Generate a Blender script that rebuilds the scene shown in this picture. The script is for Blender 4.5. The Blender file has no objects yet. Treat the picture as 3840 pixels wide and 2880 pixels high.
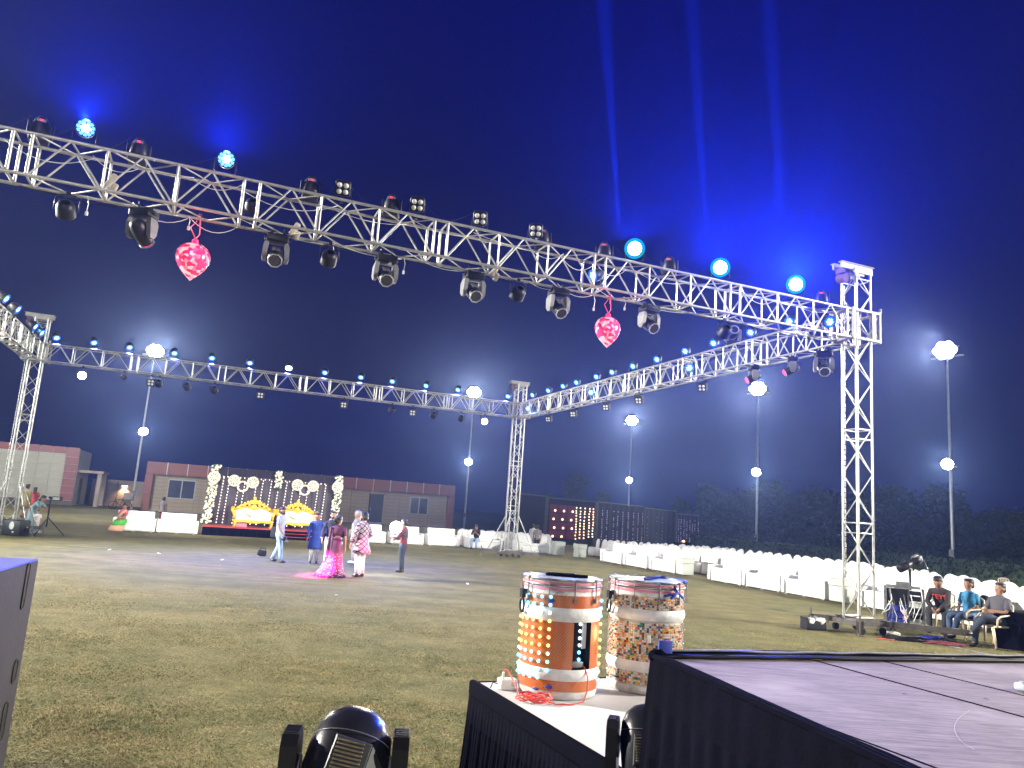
import bpy, bmesh, math, random
from mathutils import Vector, Matrix
import numpy as np
random.seed(7)
PI = math.pi
SC = bpy.context.scene
COL = SC.collection

# ------------------------------------------------------------------ camera, sky, exposure
F_PX, PITCH, ROLL, EYE = 2815.7, 0.1683, 0.0691, 2.06
Fw = Vector((0, math.cos(PITCH), math.sin(PITCH)))
R0 = Vector((1, 0, 0)); U0 = R0.cross(Fw)
Rt = R0 * math.cos(ROLL) + U0 * math.sin(ROLL)
Up = U0 * math.cos(ROLL) - R0 * math.sin(ROLL)
cam_d = bpy.data.cameras.new('camera'); cam = bpy.data.objects.new('camera', cam_d); COL.objects.link(cam)
cam_d.sensor_width = 36; cam_d.lens = F_PX / 3840 * 36; cam_d.clip_end = 2000; cam_d.clip_start = 0.05
M = Matrix.Identity(4)
for i in range(3):
    M[i][0] = Rt[i]; M[i][1] = Up[i]; M[i][2] = -Fw[i]
M[2][3] = EYE
cam.matrix_world = M
SC.camera = cam

SC.view_settings.view_transform = 'Standard'; SC.view_settings.look = 'None'
SC.view_settings.gamma = 1; SC.view_settings.use_curve_mapping = False
SC.view_settings.exposure = 0.0
SC.cycles.use_denoising = True
SC.cycles.max_bounces = 5; SC.cycles.diffuse_bounces = 2; SC.cycles.glossy_bounces = 2
SC.cycles.transmission_bounces = 3; SC.cycles.volume_bounces = 0; SC.cycles.transparent_max_bounces = 6
SC.cycles.sample_clamp_indirect = 4.0

world = bpy.data.worlds.new('World'); SC.world = world; world.use_nodes = True
nt = world.node_tree; nt.nodes.clear()
tc = nt.nodes.new('ShaderNodeTexCoord'); sp = nt.nodes.new('ShaderNodeSeparateXYZ'); rp = nt.nodes.new('ShaderNodeValToRGB')
bg = nt.nodes.new('ShaderNodeBackground'); wo = nt.nodes.new('ShaderNodeOutputWorld')
nt.links.new(tc.outputs['Generated'], sp.inputs[0]); nt.links.new(sp.outputs['Z'], rp.inputs[0])
nt.links.new(rp.outputs[0], bg.inputs[0]); nt.links.new(bg.outputs[0], wo.inputs[0])
cr = rp.color_ramp
cr.elements[0].position = 0.0; cr.elements[0].color = (0.0026, 0.0036, 0.044, 1)
cr.elements[1].position = 0.62; cr.elements[1].color = (0.0011, 0.0009, 0.066, 1)
e = cr.elements.new(0.22); e.color = (0.0018, 0.0020, 0.050, 1)
bg.inputs[1].default_value = 1.0

# light levels
FLOOD = 30000.0        # each mast head behind and beside the lawn
BLUE_PAR = 2400.0
HAZE = 0.0009

# ------------------------------------------------------------------ positions
S22 = 3840 / 2212
def ray(x, y):
    return Fw + Rt * ((x * S22 - 1920) / F_PX) + Up * ((1440 - y * S22) / F_PX)
EYEV = Vector((0, 0, EYE))
def gnd(x, y, z=0.0):
    d = ray(x, y); return EYEV + d * ((z - EYE) / d.z)
def depth(x, y, dist):
    d = ray(x, y); return EYEV + d * dist
TH = 0.379
AX, AY = 7.894, 16.811
UD = Vector((math.cos(TH), math.sin(TH), 0)); VD = Vector((-math.sin(TH), math.cos(TH), 0))
LF, LR, HB, DZ = 19.955, 20.136, 6.497, 0.66
def W(u, v, z=0.0):
    return Vector((AX, AY, 0)) + UD * u + VD * v + Vector((0, 0, z))
def on_u(x, y, u):      # pixel ray against the vertical plane u = const -> v, z
    d = ray(x, y); o = EYEV - Vector((AX, AY, 0)); t = (u - o.dot(UD)) / d.dot(UD); p = o + d * t
    return p.dot(VD), p.z
def on_v(x, y, v):
    d = ray(x, y); o = EYEV - Vector((AX, AY, 0)); t = (v - o.dot(VD)) / d.dot(VD); p = o + d * t
    return p.dot(UD), p.z
ORD = ['first', 'second', 'third', 'fourth', 'fifth', 'sixth', 'seventh', 'eighth', 'ninth', 'tenth', 'eleventh', 'twelfth',
       'thirteenth', 'fourteenth', 'fifteenth', 'sixteenth', 'seventeenth', 'eighteenth', 'nineteenth', 'twentieth']
def ordw(i):
    if i < 20: return ORD[i]
    t = {20: 'twenty', 30: 'thirty', 40: 'forty'}; n = i + 1; d = n // 10 * 10
    if n % 10 == 0: return {20: 'twentieth', 30: 'thirtieth', 40: 'fortieth'}[n]
    return t[d] + '-' + ORD[n % 10 - 1]

# ------------------------------------------------------------------ materials
def mat(name, col, rough=0.6, metal=0.0, var=0.18, scale=6.0, bump=0.0, bscale=40.0, coat=0.0, emit=None, estr=0.0, col2=None, spec=0.5, sheen=0.0):
    m = bpy.data.materials.new(name); m.use_nodes = True; n = m.node_tree.nodes; l = m.node_tree.links
    b = n['Principled BSDF']
    b.inputs['Roughness'].default_value = rough; b.inputs['Metallic'].default_value = metal
    b.inputs['Coat Weight'].default_value = coat; b.inputs['Specular IOR Level'].default_value = spec
    b.inputs['Sheen Weight'].default_value = sheen
    t = n.new('ShaderNodeTexCoord')
    if var > 0 or col2:
        no = n.new('ShaderNodeTexNoise'); no.inputs['Scale'].default_value = scale; no.inputs['Detail'].default_value = 6
        no.inputs['Roughness'].default_value = 0.62
        l.new(t.outputs['Object'], no.inputs['Vector'])
        r = n.new('ShaderNodeValToRGB'); r.color_ramp.elements[0].position = 0.32; r.color_ramp.elements[1].position = 0.68
        c2 = col2 or tuple(min(1, c * (1 + var)) for c in col); c1 = col if col2 else tuple(c * (1 - var) for c in col)
        r.color_ramp.elements[0].color = (*c1, 1); r.color_ramp.elements[1].color = (*c2, 1)
        l.new(no.outputs['Fac'], r.inputs[0]); l.new(r.outputs[0], b.inputs['Base Color'])
        mr = n.new('ShaderNodeMapRange'); mr.inputs[3].default_value = max(0.03, rough - 0.1); mr.inputs[4].default_value = min(1, rough + 0.12)
        l.new(no.outputs['Fac'], mr.inputs[0]); l.new(mr.outputs[0], b.inputs['Roughness'])
    else:
        b.inputs['Base Color'].default_value = (*col, 1)
    if bump > 0:
        nb = n.new('ShaderNodeTexNoise'); nb.inputs['Scale'].default_value = bscale; nb.inputs['Detail'].default_value = 5
        l.new(t.outputs['Object'], nb.inputs['Vector'])
        bp = n.new('ShaderNodeBump'); bp.inputs['Strength'].default_value = bump; bp.inputs['Distance'].default_value = 0.02
        l.new(nb.outputs['Fac'], bp.inputs['Height']); l.new(bp.outputs[0], b.inputs['Normal'])
    if emit:
        b.inputs['Emission Color'].default_value = (*emit, 1); b.inputs['Emission Strength'].default_value = estr
    return m
def glow(name, col, s):
    m = bpy.data.materials.new(name); m.use_nodes = True; n = m.node_tree.nodes; n.clear()
    e = n.new('ShaderNodeEmission'); o = n.new('ShaderNodeOutputMaterial'); e.inputs[0].default_value = (*col, 1); e.inputs[1].default_value = s
    m.node_tree.links.new(e.outputs[0], o.inputs[0])
    try: m.cycles.emission_sampling = 'NONE'
    except Exception: pass
    return m
MT = {}
MT['alu'] = mat('aluminium', (0.38, 0.38, 0.365), 0.36, 0.7, 0.16, 9, 0.05, 60)
MT['alu_dull'] = mat('dull_steel', (0.17, 0.17, 0.175), 0.5, 0.6, 0.25, 12)
MT['base_steel'] = mat('painted_steel', (0.07, 0.06, 0.055), 0.55, 0.2, 0.4, 7)
MT['black'] = mat('black_plastic', (0.008, 0.008, 0.010), 0.42, 0, 0.3, 8, 0.03, 150, spec=0.25)
MT['black_gloss'] = mat('glossy_black_shell', (0.012, 0.012, 0.016), 0.22, 0, 0.25, 5, 0.02, 200)
MT['grey'] = mat('grey_plastic', (0.11, 0.11, 0.12), 0.45, 0, 0.2, 8)
MT['dark_grey'] = mat('dark_grey_plastic', (0.030, 0.034, 0.034), 0.5, 0, 0.2, 14, spec=0.3)
MT['lens'] = mat('lens_glass', (0.55, 0.55, 0.52), 0.12, 0, 0.2, 30, coat=1.0)
MT['lens_dark'] = mat('dark_lens', (0.02, 0.02, 0.03), 0.05, 0, 0.2, 30, coat=1.0)
MT['blue_led'] = glow('blue_led_light', (0.03, 0.20, 1.0), 1.7)
MT['white_led'] = glow('white_blue_led_light', (0.28, 0.60, 1.0), 5)
MT['cyan_halo'] = glow('cyan_halo_glow', (0.0, 0.50, 0.80), 0.9)
MT['cyan_led'] = glow('cyan_led_light', (0.80, 1.0, 1.0), 9)
MT['flood_on'] = glow('flood_lamp_light', (1.0, 0.95, 0.80), 60)
MT['warm_on'] = glow('warm_lamp_light', (1.0, 0.78, 0.52), 22)
MT['red_on'] = glow('pink_lamp_light', (1.0, 0.07, 0.20), 3.0)
MT['amber_on'] = glow('amber_lamp_light', (1.0, 0.30, 0.07), 1.1)
MT['display'] = glow('red_display_light', (1.0, 0.03, 0.16), 2.4)
MT['bulb_white'] = glow('string_bulb_light', (1.0, 0.83, 0.66), 3.2)
MT['bulb_warm'] = glow('warm_bulb_light', (1.0, 0.62, 0.34), 4.0)
MT['bulb_dim'] = glow('dim_bulb_light', (0.72, 0.60, 0.92), 0.85)
MT['sofa'] = mat('white_leatherette', (0.80, 0.79, 0.79), 0.42, 0, 0.06, 3, 0.10, 14)
MT['cover'] = mat('white_chair_cover', (0.68, 0.66, 0.66), 0.75, 0, 0.08, 5, 0.25, 16)
MT['mint'] = mat('pale_green_laminate', (0.40, 0.425, 0.385), 0.4, 0, 0.08, 4)
MT['gold'] = mat('gold_paint', (0.74, 0.44, 0.035), 0.38, 0.15, 0.25, 22, 0.3, 45)
MT['cream'] = mat('cream_upholstery', (0.80, 0.73, 0.62), 0.55, 0, 0.05, 6, 0.1, 20)
MT['red_carpet'] = mat('red_carpet', (0.42, 0.045, 0.04), 0.95, 0, 0.25, 14, 0.3, 120)
MT['black_cloth'] = mat('black_cloth', (0.0022, 0.0022, 0.006), 0.95, 0, 0.35, 5, 0.25, 60, spec=0.03)
MT['curtain'] = mat('dark_curtain', (0.028, 0.022, 0.034), 0.6, 0, 0.4, 3, 0.1, 20, sheen=0.3)
MT['rose'] = mat('cream_rose', (0.72, 0.72, 0.60), 0.7, 0, 0.15, 30)
MT['leaf'] = mat('garland_leaf', (0.045, 0.075, 0.03), 0.6, 0, 0.3, 20)
MT['petal'] = mat('cream_petal_ring', (0.78, 0.70, 0.58), 0.7, 0, 0.15, 25)
MT['fascia'] = mat('maroon_panel', (0.24, 0.090, 0.062), 0.4, 0, 0.10, 1.2)
MT['fascia2'] = mat('maroon_tile', (0.20, 0.045, 0.055), 0.4, 0, 0.12, 1.5)
MT['joint'] = mat('white_joint', (0.75, 0.70, 0.68), 0.5, 0, 0.1, 3)
MT['tile'] = mat('grey_green_tile', (0.36, 0.37, 0.31), 0.45, 0, 0.10, 1.3)
MT['grout'] = mat('pale_grout', (0.50, 0.50, 0.46), 0.8, 0, 0.1, 6)
MT['plank'] = mat('beige_cladding', (0.36, 0.305, 0.215), 0.6, 0, 0.14, 1.6, 0.1, 8)
MT['soffit'] = mat('soffit_dark', (0.09, 0.08, 0.075), 0.7, 0, 0.2, 3)
MT['frame'] = mat('window_frame', (0.45, 0.45, 0.44), 0.4, 0.2, 0.1, 6)
MT['pane'] = mat('window_glass', (0.05, 0.06, 0.09), 0.08, 0, 0.2, 2, coat=0.6)
MT['door'] = mat('dark_door', (0.05, 0.06, 0.07), 0.45, 0, 0.15, 3)
MT['wall'] = mat('boundary_plaster', (0.36, 0.31, 0.28), 0.8, 0, 0.15, 1.5, 0.2, 10)
MT['pole'] = mat('galvanised_pole', (0.42, 0.43, 0.44), 0.42, 0.5, 0.15, 4)
MT['skin'] = mat('skin', (0.28, 0.145, 0.09), 0.55, 0, 0.10, 14)
MT['skin_f'] = mat('fair_skin', (0.40, 0.22, 0.15), 0.55, 0, 0.10, 14)
MT['hair'] = mat('black_hair', (0.010, 0.008, 0.008), 0.5, 0, 0.3, 60, 0.3, 120)
MT['grey_hair'] = mat('grey_hair', (0.30, 0.30, 0.32), 0.6, 0, 0.3, 60, 0.3, 120)
MT['eye'] = mat('eye_white', (0.6, 0.58, 0.55), 0.3, 0, 0)
MT['pupil'] = mat('dark_iris', (0.01, 0.008, 0.006), 0.2, 0, 0)
MT['lip'] = mat('lip', (0.22, 0.07, 0.06), 0.5, 0, 0)
MT['shoe'] = mat('dark_shoe', (0.02, 0.016, 0.014), 0.4, 0, 0.3, 20)
MT['white_shoe'] = mat('white_shoe', (0.55, 0.55, 0.58), 0.5, 0, 0.1, 20)
def cloth(name, c, rough=0.85, var=0.15, **k):
    MT[name] = mat(name, c, rough, 0, var, 8, 0.35, 35, **k); return MT[name]
cloth('grey_shirt', (0.34, 0.37, 0.48)); cloth('jeans_light', (0.28, 0.40, 0.60)); cloth('blue_kurta', (0.035, 0.075, 0.36))
cloth('white_cotton', (0.62, 0.58, 0.60)); cloth('navy_shirt', (0.022, 0.025, 0.06)); cloth('black_trouser', (0.018, 0.018, 0.026))
cloth('maroon_tee', (0.16, 0.025, 0.03)); cloth('plum_saree', (0.10, 0.02, 0.075)); cloth('taupe', (0.22, 0.20, 0.20))
cloth('peach_shirt', (0.55, 0.36, 0.28)); cloth('green_silk', (0.06, 0.36, 0.045)); cloth('pink_silk', (0.55, 0.10, 0.14))
cloth('peach_silk', (0.60, 0.32, 0.22)); cloth('aqua_dress', (0.20, 0.30, 0.32)); cloth('olive_kurta', (0.20, 0.16, 0.07))
cloth('rust_dress', (0.30, 0.04, 0.05)); cloth('black_tee', (0.018, 0.014, 0.016)); cloth('denim', (0.045, 0.075, 0.15))
cloth('blue_shirt', (0.03, 0.17, 0.34)); cloth('dark_denim', (0.025, 0.035, 0.06)); cloth('dusk_shirt', (0.07, 0.065, 0.085))
cloth('khaki', (0.30, 0.27, 0.22)); cloth('black_bag', (0.006, 0.006, 0.010)); cloth('red_print', (0.6, 0.05, 0.03))
MT['heart'] = mat('pink_foil', (0.75, 0.03, 0.16), 0.18, 0.3, 0.6, 26, 0.9, 22, coat=0.8, emit=(1.0, 0.03, 0.16), estr=0.55)
MT['heart_hot'] = glow('heart_inner_light', (1.0, 0.62, 0.60), 2.2)
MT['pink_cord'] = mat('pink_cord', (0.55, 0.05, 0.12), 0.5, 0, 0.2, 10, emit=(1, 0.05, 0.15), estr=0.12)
MT['red_cable'] = mat('red_cable', (0.75, 0.07, 0.06), 0.45, 0, 0.1, 20)
MT['barrel'] = mat('worn_white_plastic', (0.30, 0.27, 0.23), 0.5, 0, 0, 9, 0.2, 12, col2=(0.74, 0.72, 0.72))
MT['band'] = mat('grey_white_band', (0.46, 0.44, 0.43), 0.5, 0, 0, 7, 0.2, 20, col2=(0.70, 0.69, 0.69))
MT['drum_skin'] = mat('drum_skin_film', (0.38, 0.42, 0.52), 0.3, 0, 0.15, 5, coat=0.5)
MT['hoop'] = mat('steel_hoop', (0.30, 0.28, 0.27), 0.35, 0.8, 0.3, 30)
MT['tape'] = mat('pink_tape', (0.50, 0.16, 0.24), 0.45, 0, 0.2, 12)
MT['blue_cloth'] = mat('blue_cloth', (0.02, 0.035, 0.30), 0.6, 0, 0.2, 10)
MT['table_white'] = mat('white_table_sheet', (0.50, 0.50, 0.52), 0.7, 0, 0.08, 2.5, 0.05, 8, spec=0.25)
MT['white_plastic'] = mat('white_plastic', (0.70, 0.70, 0.68), 0.35, 0, 0.06, 8)
MT['beige_plastic'] = mat('beige_plastic', (0.50, 0.42, 0.30), 0.4, 0, 0.08, 8)
MT['ply'] = mat('painted_plywood', (0.016, 0.013, 0.011), 0.7, 0, 0, 2.2, 0.15, 30, spec=0.2, col2=(0.032, 0.026, 0.021))
MT['fabric_red'] = mat('red_panel_cloth', (0.13, 0.015, 0.035), 0.8, 0, 0.4, 12)
MT['hoist_cover'] = mat('dusty_maroon_cover', (0.07, 0.035, 0.040), 0.8, 0, 0.3, 9)
MT['bronze'] = mat('bronze_slat', (0.16, 0.13, 0.09), 0.35, 0.5, 0.3, 30)
MT['sleeve'] = mat('dull_painted_sleeve', (0.23, 0.22, 0.20), 0.6, 0.2, 0.25, 7)
MT['chalk'] = mat('faint_chalk', (0.34, 0.31, 0.31), 0.9, 0, 0.2, 40)
MT['sky_led'] = glow('sky_blue_led_light', (0.14, 0.46, 1.0), 2.6)
MT['rim'] = mat('lens_rim_plastic', (0.22, 0.22, 0.23), 0.4, 0, 0.2, 12)
MT['booth'] = mat('booth_cloth', (0.009, 0.007, 0.018), 0.85, 0, 0.4, 2)

def wood_mat():
    m = bpy.data.materials.new('worn_deck_wood'); m.use_nodes = True; n = m.node_tree.nodes; l = m.node_tree.links; b = n['Principled BSDF']
    t = n.new('ShaderNodeTexCoord'); mp = n.new('ShaderNodeMapping'); mp.inputs['Scale'].default_value = (2.2, 26, 1); mp.inputs['Rotation'].default_value = (0, 0, 1.17)
    no = n.new('ShaderNodeTexNoise'); no.inputs['Scale'].default_value = 3; no.inputs['Detail'].default_value = 9; no.inputs['Roughness'].default_value = 0.7
    l.new(t.outputs['Object'], mp.inputs[0]); l.new(mp.outputs[0], no.inputs['Vector'])
    r = n.new('ShaderNodeValToRGB'); r.color_ramp.elements[0].position = 0.3; r.color_ramp.elements[0].color = (0.085, 0.068, 0.062, 1)
    r.color_ramp.elements[1].position = 0.72; r.color_ramp.elements[1].color = (0.27, 0.222, 0.21, 1)
    l.new(no.outputs['Fac'], r.inputs[0])
    n2 = n.new('ShaderNodeTexNoise'); n2.inputs['Scale'].default_value = 2.1; n2.inputs['Detail'].default_value = 8; l.new(t.outputs['Object'], n2.inputs['Vector'])
    r2 = n.new('ShaderNodeValToRGB'); r2.color_ramp.elements[0].position = 0.50; r2.color_ramp.elements[0].color = (0, 0, 0, 1)
    r2.color_ramp.elements[1].position = 0.72; r2.color_ramp.elements[1].color = (1, 1, 1, 1)
    l.new(n2.outputs['Fac'], r2.inputs[0])
    mx = n.new('ShaderNodeMix'); mx.data_type = 'RGBA'; mx.inputs['B'].default_value = (0.38, 0.335, 0.325, 1)
    mu = n.new('ShaderNodeMath'); mu.operation = 'MULTIPLY'; mu.inputs[1].default_value = 0.55; l.new(r2.outputs[0], mu.inputs[0])
    l.new(mu.outputs[0], mx.inputs['Factor']); l.new(r.outputs[0], mx.inputs['A']); l.new(mx.outputs['Result'], b.inputs['Base Color'])
    b.inputs['Roughness'].default_value = 0.8; b.inputs['Specular IOR Level'].default_value = 0.2
    bp = n.new('ShaderNodeBump'); bp.inputs['Strength'].default_value = 0.25; bp.inputs['Distance'].default_value = 0.01
    l.new(no.outputs['Fac'], bp.inputs['Height']); l.new(bp.outputs[0], b.inputs['Normal'])
    return m
MT['deck'] = wood_mat()

def lawn_mat():
    m = bpy.data.materials.new('dry_lawn'); m.use_nodes = True; n = m.node_tree.nodes; l = m.node_tree.links; b = n['Principled BSDF']
    t = n.new('ShaderNodeTexCoord')
    def noise(scale, sx=1, sy=1, det=8, rg=0.65):
        mp = n.new('ShaderNodeMapping'); mp.inputs['Scale'].default_value = (sx, sy, 1); mp.inputs['Rotation'].default_value = (0, 0, -TH)
        o = n.new('ShaderNodeTexNoise'); o.inputs['Scale'].default_value = scale; o.inputs['Detail'].default_value = det; o.inputs['Roughness'].default_value = rg
        l.new(t.outputs['Object'], mp.inputs[0]); l.new(mp.outputs[0], o.inputs['Vector']); return o
    big = noise(0.28); mid = noise(1.6); st = noise(1.1, 0.16, 1.6); fine = noise(26, 1, 1, 4, 0.8)
    def ramp(o, p0, p1, c0, c1):
        r = n.new('ShaderNodeValToRGB'); r.color_ramp.elements[0].position = p0; r.color_ramp.elements[1].position = p1
        r.color_ramp.elements[0].color = (*c0, 1); r.color_ramp.elements[1].color = (*c1, 1); l.new(o.outputs['Fac'], r.inputs[0]); return r
    a = ramp(mid, 0.35, 0.65, (0.090, 0.086, 0.034), (0.205, 0.180, 0.092))
    c = ramp(st, 0.35, 0.66, (0.085, 0.086, 0.036), (0.215, 0.186, 0.098))
    x1 = n.new('ShaderNodeMix'); x1.data_type = 'RGBA'; x1.inputs['Factor'].default_value = 0.5
    l.new(a.outputs[0], x1.inputs['A']); l.new(c.outputs[0], x1.inputs['B'])
    f = ramp(fine, 0.28, 0.72, (0.45, 0.47, 0.42), (1.45, 1.42, 1.35))
    x2 = n.new('ShaderNodeMix'); x2.data_type = 'RGBA'; x2.blend_type = 'MULTIPLY'; x2.inputs['Factor'].default_value = 1
    l.new(x1.outputs['Result'], x2.inputs['A']); l.new(f.outputs[0], x2.inputs['B'])
    g = ramp(big, 0.4, 0.62, (0.80, 0.86, 0.8), (1.12, 1.06, 1.0))
    x3 = n.new('ShaderNodeMix'); x3.data_type = 'RGBA'; x3.blend_type = 'MULTIPLY'; x3.inputs['Factor'].default_value = 1
    l.new(x2.outputs['Result'], x3.inputs['A']); l.new(g.outputs[0], x3.inputs['B'])
    l.new(x3.outputs['Result'], b.inputs['Base Color']); b.inputs['Roughness'].default_value = 0.95; b.inputs['Specular IOR Level'].default_value = 0.15
    bp = n.new('ShaderNodeBump'); bp.inputs['Strength'].default_value = 0.8; bp.inputs['Distance'].default_value = 0.05
    l.new(fine.outputs['Fac'], bp.inputs['Height']); l.new(bp.outputs[0], b.inputs['Normal'])
    return m
MT['lawn'] = lawn_mat()

# ------------------------------------------------------------------ mesh helpers
class MB:
    def __init__(s): s.v = []; s.f = []; s.m = []; s.mi = 0; s.sm = []
    def _add(s, vs, fs, smooth=False):
        o = len(s.v); s.v += [tuple(p) for p in vs]
        for f in fs: s.f.append([i + o for i in f]); s.m.append(s.mi); s.sm.append(smooth)
    def box(s, c, d, rz=0.0, ry=0.0, rx=0.0, taper=1.0):
        x, y, z = [k / 2 for k in d]
        R = Matrix.Rotation(rz, 3, 'Z') @ Matrix.Rotation(ry, 3, 'Y') @ Matrix.Rotation(rx, 3, 'X'); c = Vector(c)
        vs = []
        for k in (-1, 1):
            t = taper if k > 0 else 1
            for a, b_ in ((-1, -1), (1, -1), (1, 1), (-1, 1)): vs.append(c + R @ Vector((a * x * t, b_ * y * t, k * z)))
        s._add(vs, [(3, 2, 1, 0), (4, 5, 6, 7), (0, 1, 5, 4), (1, 2, 6, 5), (2, 3, 7, 6), (3, 0, 4, 7)]); return s
    def rbox(s, c, d, b=0.02, rz=0.0, ry=0.0, rx=0.0, seg=2):
        bm = bmesh.new(); bmesh.ops.create_cube(bm, size=1.0)
        for v in bm.verts: v.co = Vector((v.co.x * d[0], v.co.y * d[1], v.co.z * d[2]))
        b = min(b, min(d) * 0.45)
        bmesh.ops.bevel(bm, geom=bm.edges[:], offset=b, segments=seg, profile=0.6, affect='EDGES')
        R = Matrix.Rotation(rz, 3, 'Z') @ Matrix.Rotation(ry, 3, 'Y') @ Matrix.Rotation(rx, 3, 'X'); c = Vector(c)
        bm.verts.index_update()
        s._add([c + R @ v.co for v in bm.verts], [[v.index for v in f.verts] for f in bm.faces], seg > 1); bm.free(); return s
    def cyl(s, a, b, r0, r1=None, n=10, cap=True):
        r1 = r0 if r1 is None else r1; a = Vector(a); b = Vector(b); d = (b - a)
        if d.length < 1e-9: return s
        d.normalize(); x = d.orthogonal().normalized(); y = d.cross(x); vs = []
        for p, r in ((a, r0), (b, r1)):
            for k in range(n): t = 2 * PI * k / n; vs.append(p + x * (r * math.cos(t)) + y * (r * math.sin(t)))
        s._add(vs, [(k, (k + 1) % n, n + (k + 1) % n, n + k) for k in range(n)], True)
        if cap: s._add(vs, [tuple(range(n - 1, -1, -1)), tuple(range(n, 2 * n))])
        return s
    def tube(s, pts, r, n=6, closed=False):
        pts = [Vector(p) for p in pts]; rr = r if isinstance(r, (list, tuple)) else [r] * len(pts); N = len(pts); vs = []; x = None
        for i, p in enumerate(pts):
            d = (pts[(i + 1) % N] - pts[i - 1]) if closed else (pts[min(i + 1, N - 1)] - pts[max(i - 1, 0)])
            if d.length < 1e-9: d = Vector((0, 0, 1))
            d.normalize()
            if x is None: x = d.orthogonal().normalized()
            x = (x - d * x.dot(d)); x = x.normalized() if x.length > 1e-6 else d.orthogonal().normalized(); y = d.cross(x)
            for k in range(n): t = 2 * PI * k / n; vs.append(p + x * (rr[i] * math.cos(t)) + y * (rr[i] * math.sin(t)))
        fs = []
        for i in range(N if closed else N - 1):
            j = (i + 1) % N
            for k in range(n): fs.append((i * n + k, i * n + (k + 1) % n, j * n + (k + 1) % n, j * n + k))
        if not closed: fs += [tuple(range(n - 1, -1, -1)), tuple(range((N - 1) * n, N * n))]
        s._add(vs, fs, True); return s
    def loft(s, rings, cap=True, smooth=True):
        n = len(rings[0]); vs = [p for r in rings for p in r]; fs = []
        for i in range(len(rings) - 1):
            for k in range(n): fs.append((i * n + k, i * n + (k + 1) % n, (i + 1) * n + (k + 1) % n, (i + 1) * n + k))
        if cap: fs += [tuple(range(n - 1, -1, -1)), tuple(range((len(rings) - 1) * n, len(rings) * n))]
        s._add(vs, fs, smooth); return s
    def ell(s, c, r, nu=10, nv=7, R=None):
        c = Vector(c); vs = []; fs = []
        if isinstance(r, (int, float)): r = (r, r, r)
        for i in range(1, nv):
            ph = PI * i / nv
            for k in range(nu):
                t = 2 * PI * k / nu; p = Vector((r[0] * math.sin(ph) * math.cos(t), r[1] * math.sin(ph) * math.sin(t), r[2] * math.cos(ph)))
                vs.append(c + (R @ p if R else p))
        top = Vector((0, 0, r[2])); vs.append(c + (R @ top if R else top)); vs.append(c - (R @ top if R else top)); T = len(vs) - 2
        for i in range(nv - 2):
            for k in range(nu): fs.append((i * nu + k, (i + 1) * nu + k, (i + 1) * nu + (k + 1) % nu, i * nu + (k + 1) % nu))
        for k in range(nu): fs.append((T, k, (k + 1) % nu)); fs.append((T + 1, (nv - 2) * nu + (k + 1) % nu, (nv - 2) * nu + k))
        s._add(vs, fs, True); return s
    def lathe(s, prof, n=20, c=(0, 0, 0), cap=True):
        c = Vector(c); rings = [[c + Vector((r * math.cos(2 * PI * k / n), r * math.sin(2 * PI * k / n), z)) for k in range(n)] for r, z in prof]
        return s.loft(rings, cap)
    def prism(s, poly, y0, y1):     # outline in XZ extruded along Y
        n = len(poly); vs = [Vector((x, y0, z)) for x, z in poly] + [Vector((x, y1, z)) for x, z in poly]
        s._add(vs, [tuple(range(n)), tuple(range(2 * n - 1, n - 1, -1))] + [(k, n + k, n + (k + 1) % n, (k + 1) % n) for k in range(n)]); return s
    def quad(s, a, b, c, d): s._add([a, b, c, d], [(0, 1, 2, 3)]); return s
    def mesh(s, name, mats):
        me = bpy.data.meshes.new(name); me.from_pydata(s.v, [], s.f)
        mats = mats if isinstance(mats, (list, tuple)) else [mats]
        for m in mats: me.materials.append(MT[m] if isinstance(m, str) else m)
        me.polygons.foreach_set('material_index', s.m); me.polygons.foreach_set('use_smooth', s.sm)
        bm = bmesh.new(); bm.from_mesh(me); bmesh.ops.recalc_face_normals(bm, faces=bm.faces[:]); bm.to_mesh(me); bm.free()
        me.update(); return me
    def obj(s, name, mats, parent=None, loc=None, rz=None):
        return link(name, s.mesh(name, mats), parent, loc, rz)
def link(name, data, parent=None, loc=None, rz=None):
    o = bpy.data.objects.new(name, data); COL.objects.link(o)
    if parent: o.parent = parent
    if loc is not None: o.location = loc
    if rz is not None: o.rotation_euler = (0, 0, rz)
    return o
def tag(o, label, cat, group=None):
    o['label'] = label; o['category'] = cat
    if group: o['group'] = group
    return o
def thing(name, label, cat, loc=(0, 0, 0), rz=0.0, group=None):
    o = bpy.data.objects.new(name, None); COL.objects.link(o); o.empty_display_size = 0.2
    o.location = loc; o.rotation_euler = (0, 0, rz); return tag(o, label, cat, group)
def struct(o, kind='structure'): o['kind'] = kind; return o
def clone(o, parent=None):
    c = o.copy(); COL.objects.link(c)
    if parent: c.parent = parent
    for ch in list(o.children): clone(ch, c)
    return c
def place(o, loc, rz=None, label=None):
    o.location = loc
    if rz is not None: o.rotation_euler = (0, 0, rz)
    if label: o['label'] = label
    return o
def aim(o, frm, to):
    o.rotation_mode = 'QUATERNION'; o.rotation_quaternion = (Vector(to) - Vector(frm)).to_track_quat('-Z', 'Y')
def spot(name, loc, to, power, col, angle, blend=0.6, r=0.08, parent=None):
    d = bpy.data.lights.new(name, 'SPOT'); d.energy = power; d.color = col; d.spot_size = math.radians(angle); d.spot_blend = blend; d.shadow_soft_size = r
    o = bpy.data.objects.new(name, d); COL.objects.link(o); o.location = loc; aim(o, loc, to)
    return o
def point(name, loc, power, col, r=0.1):
    d = bpy.data.lights.new(name, 'POINT'); d.energy = power; d.color = col; d.shadow_soft_size = r
    o = bpy.data.objects.new(name, d); COL.objects.link(o); o.location = loc; return o

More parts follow.
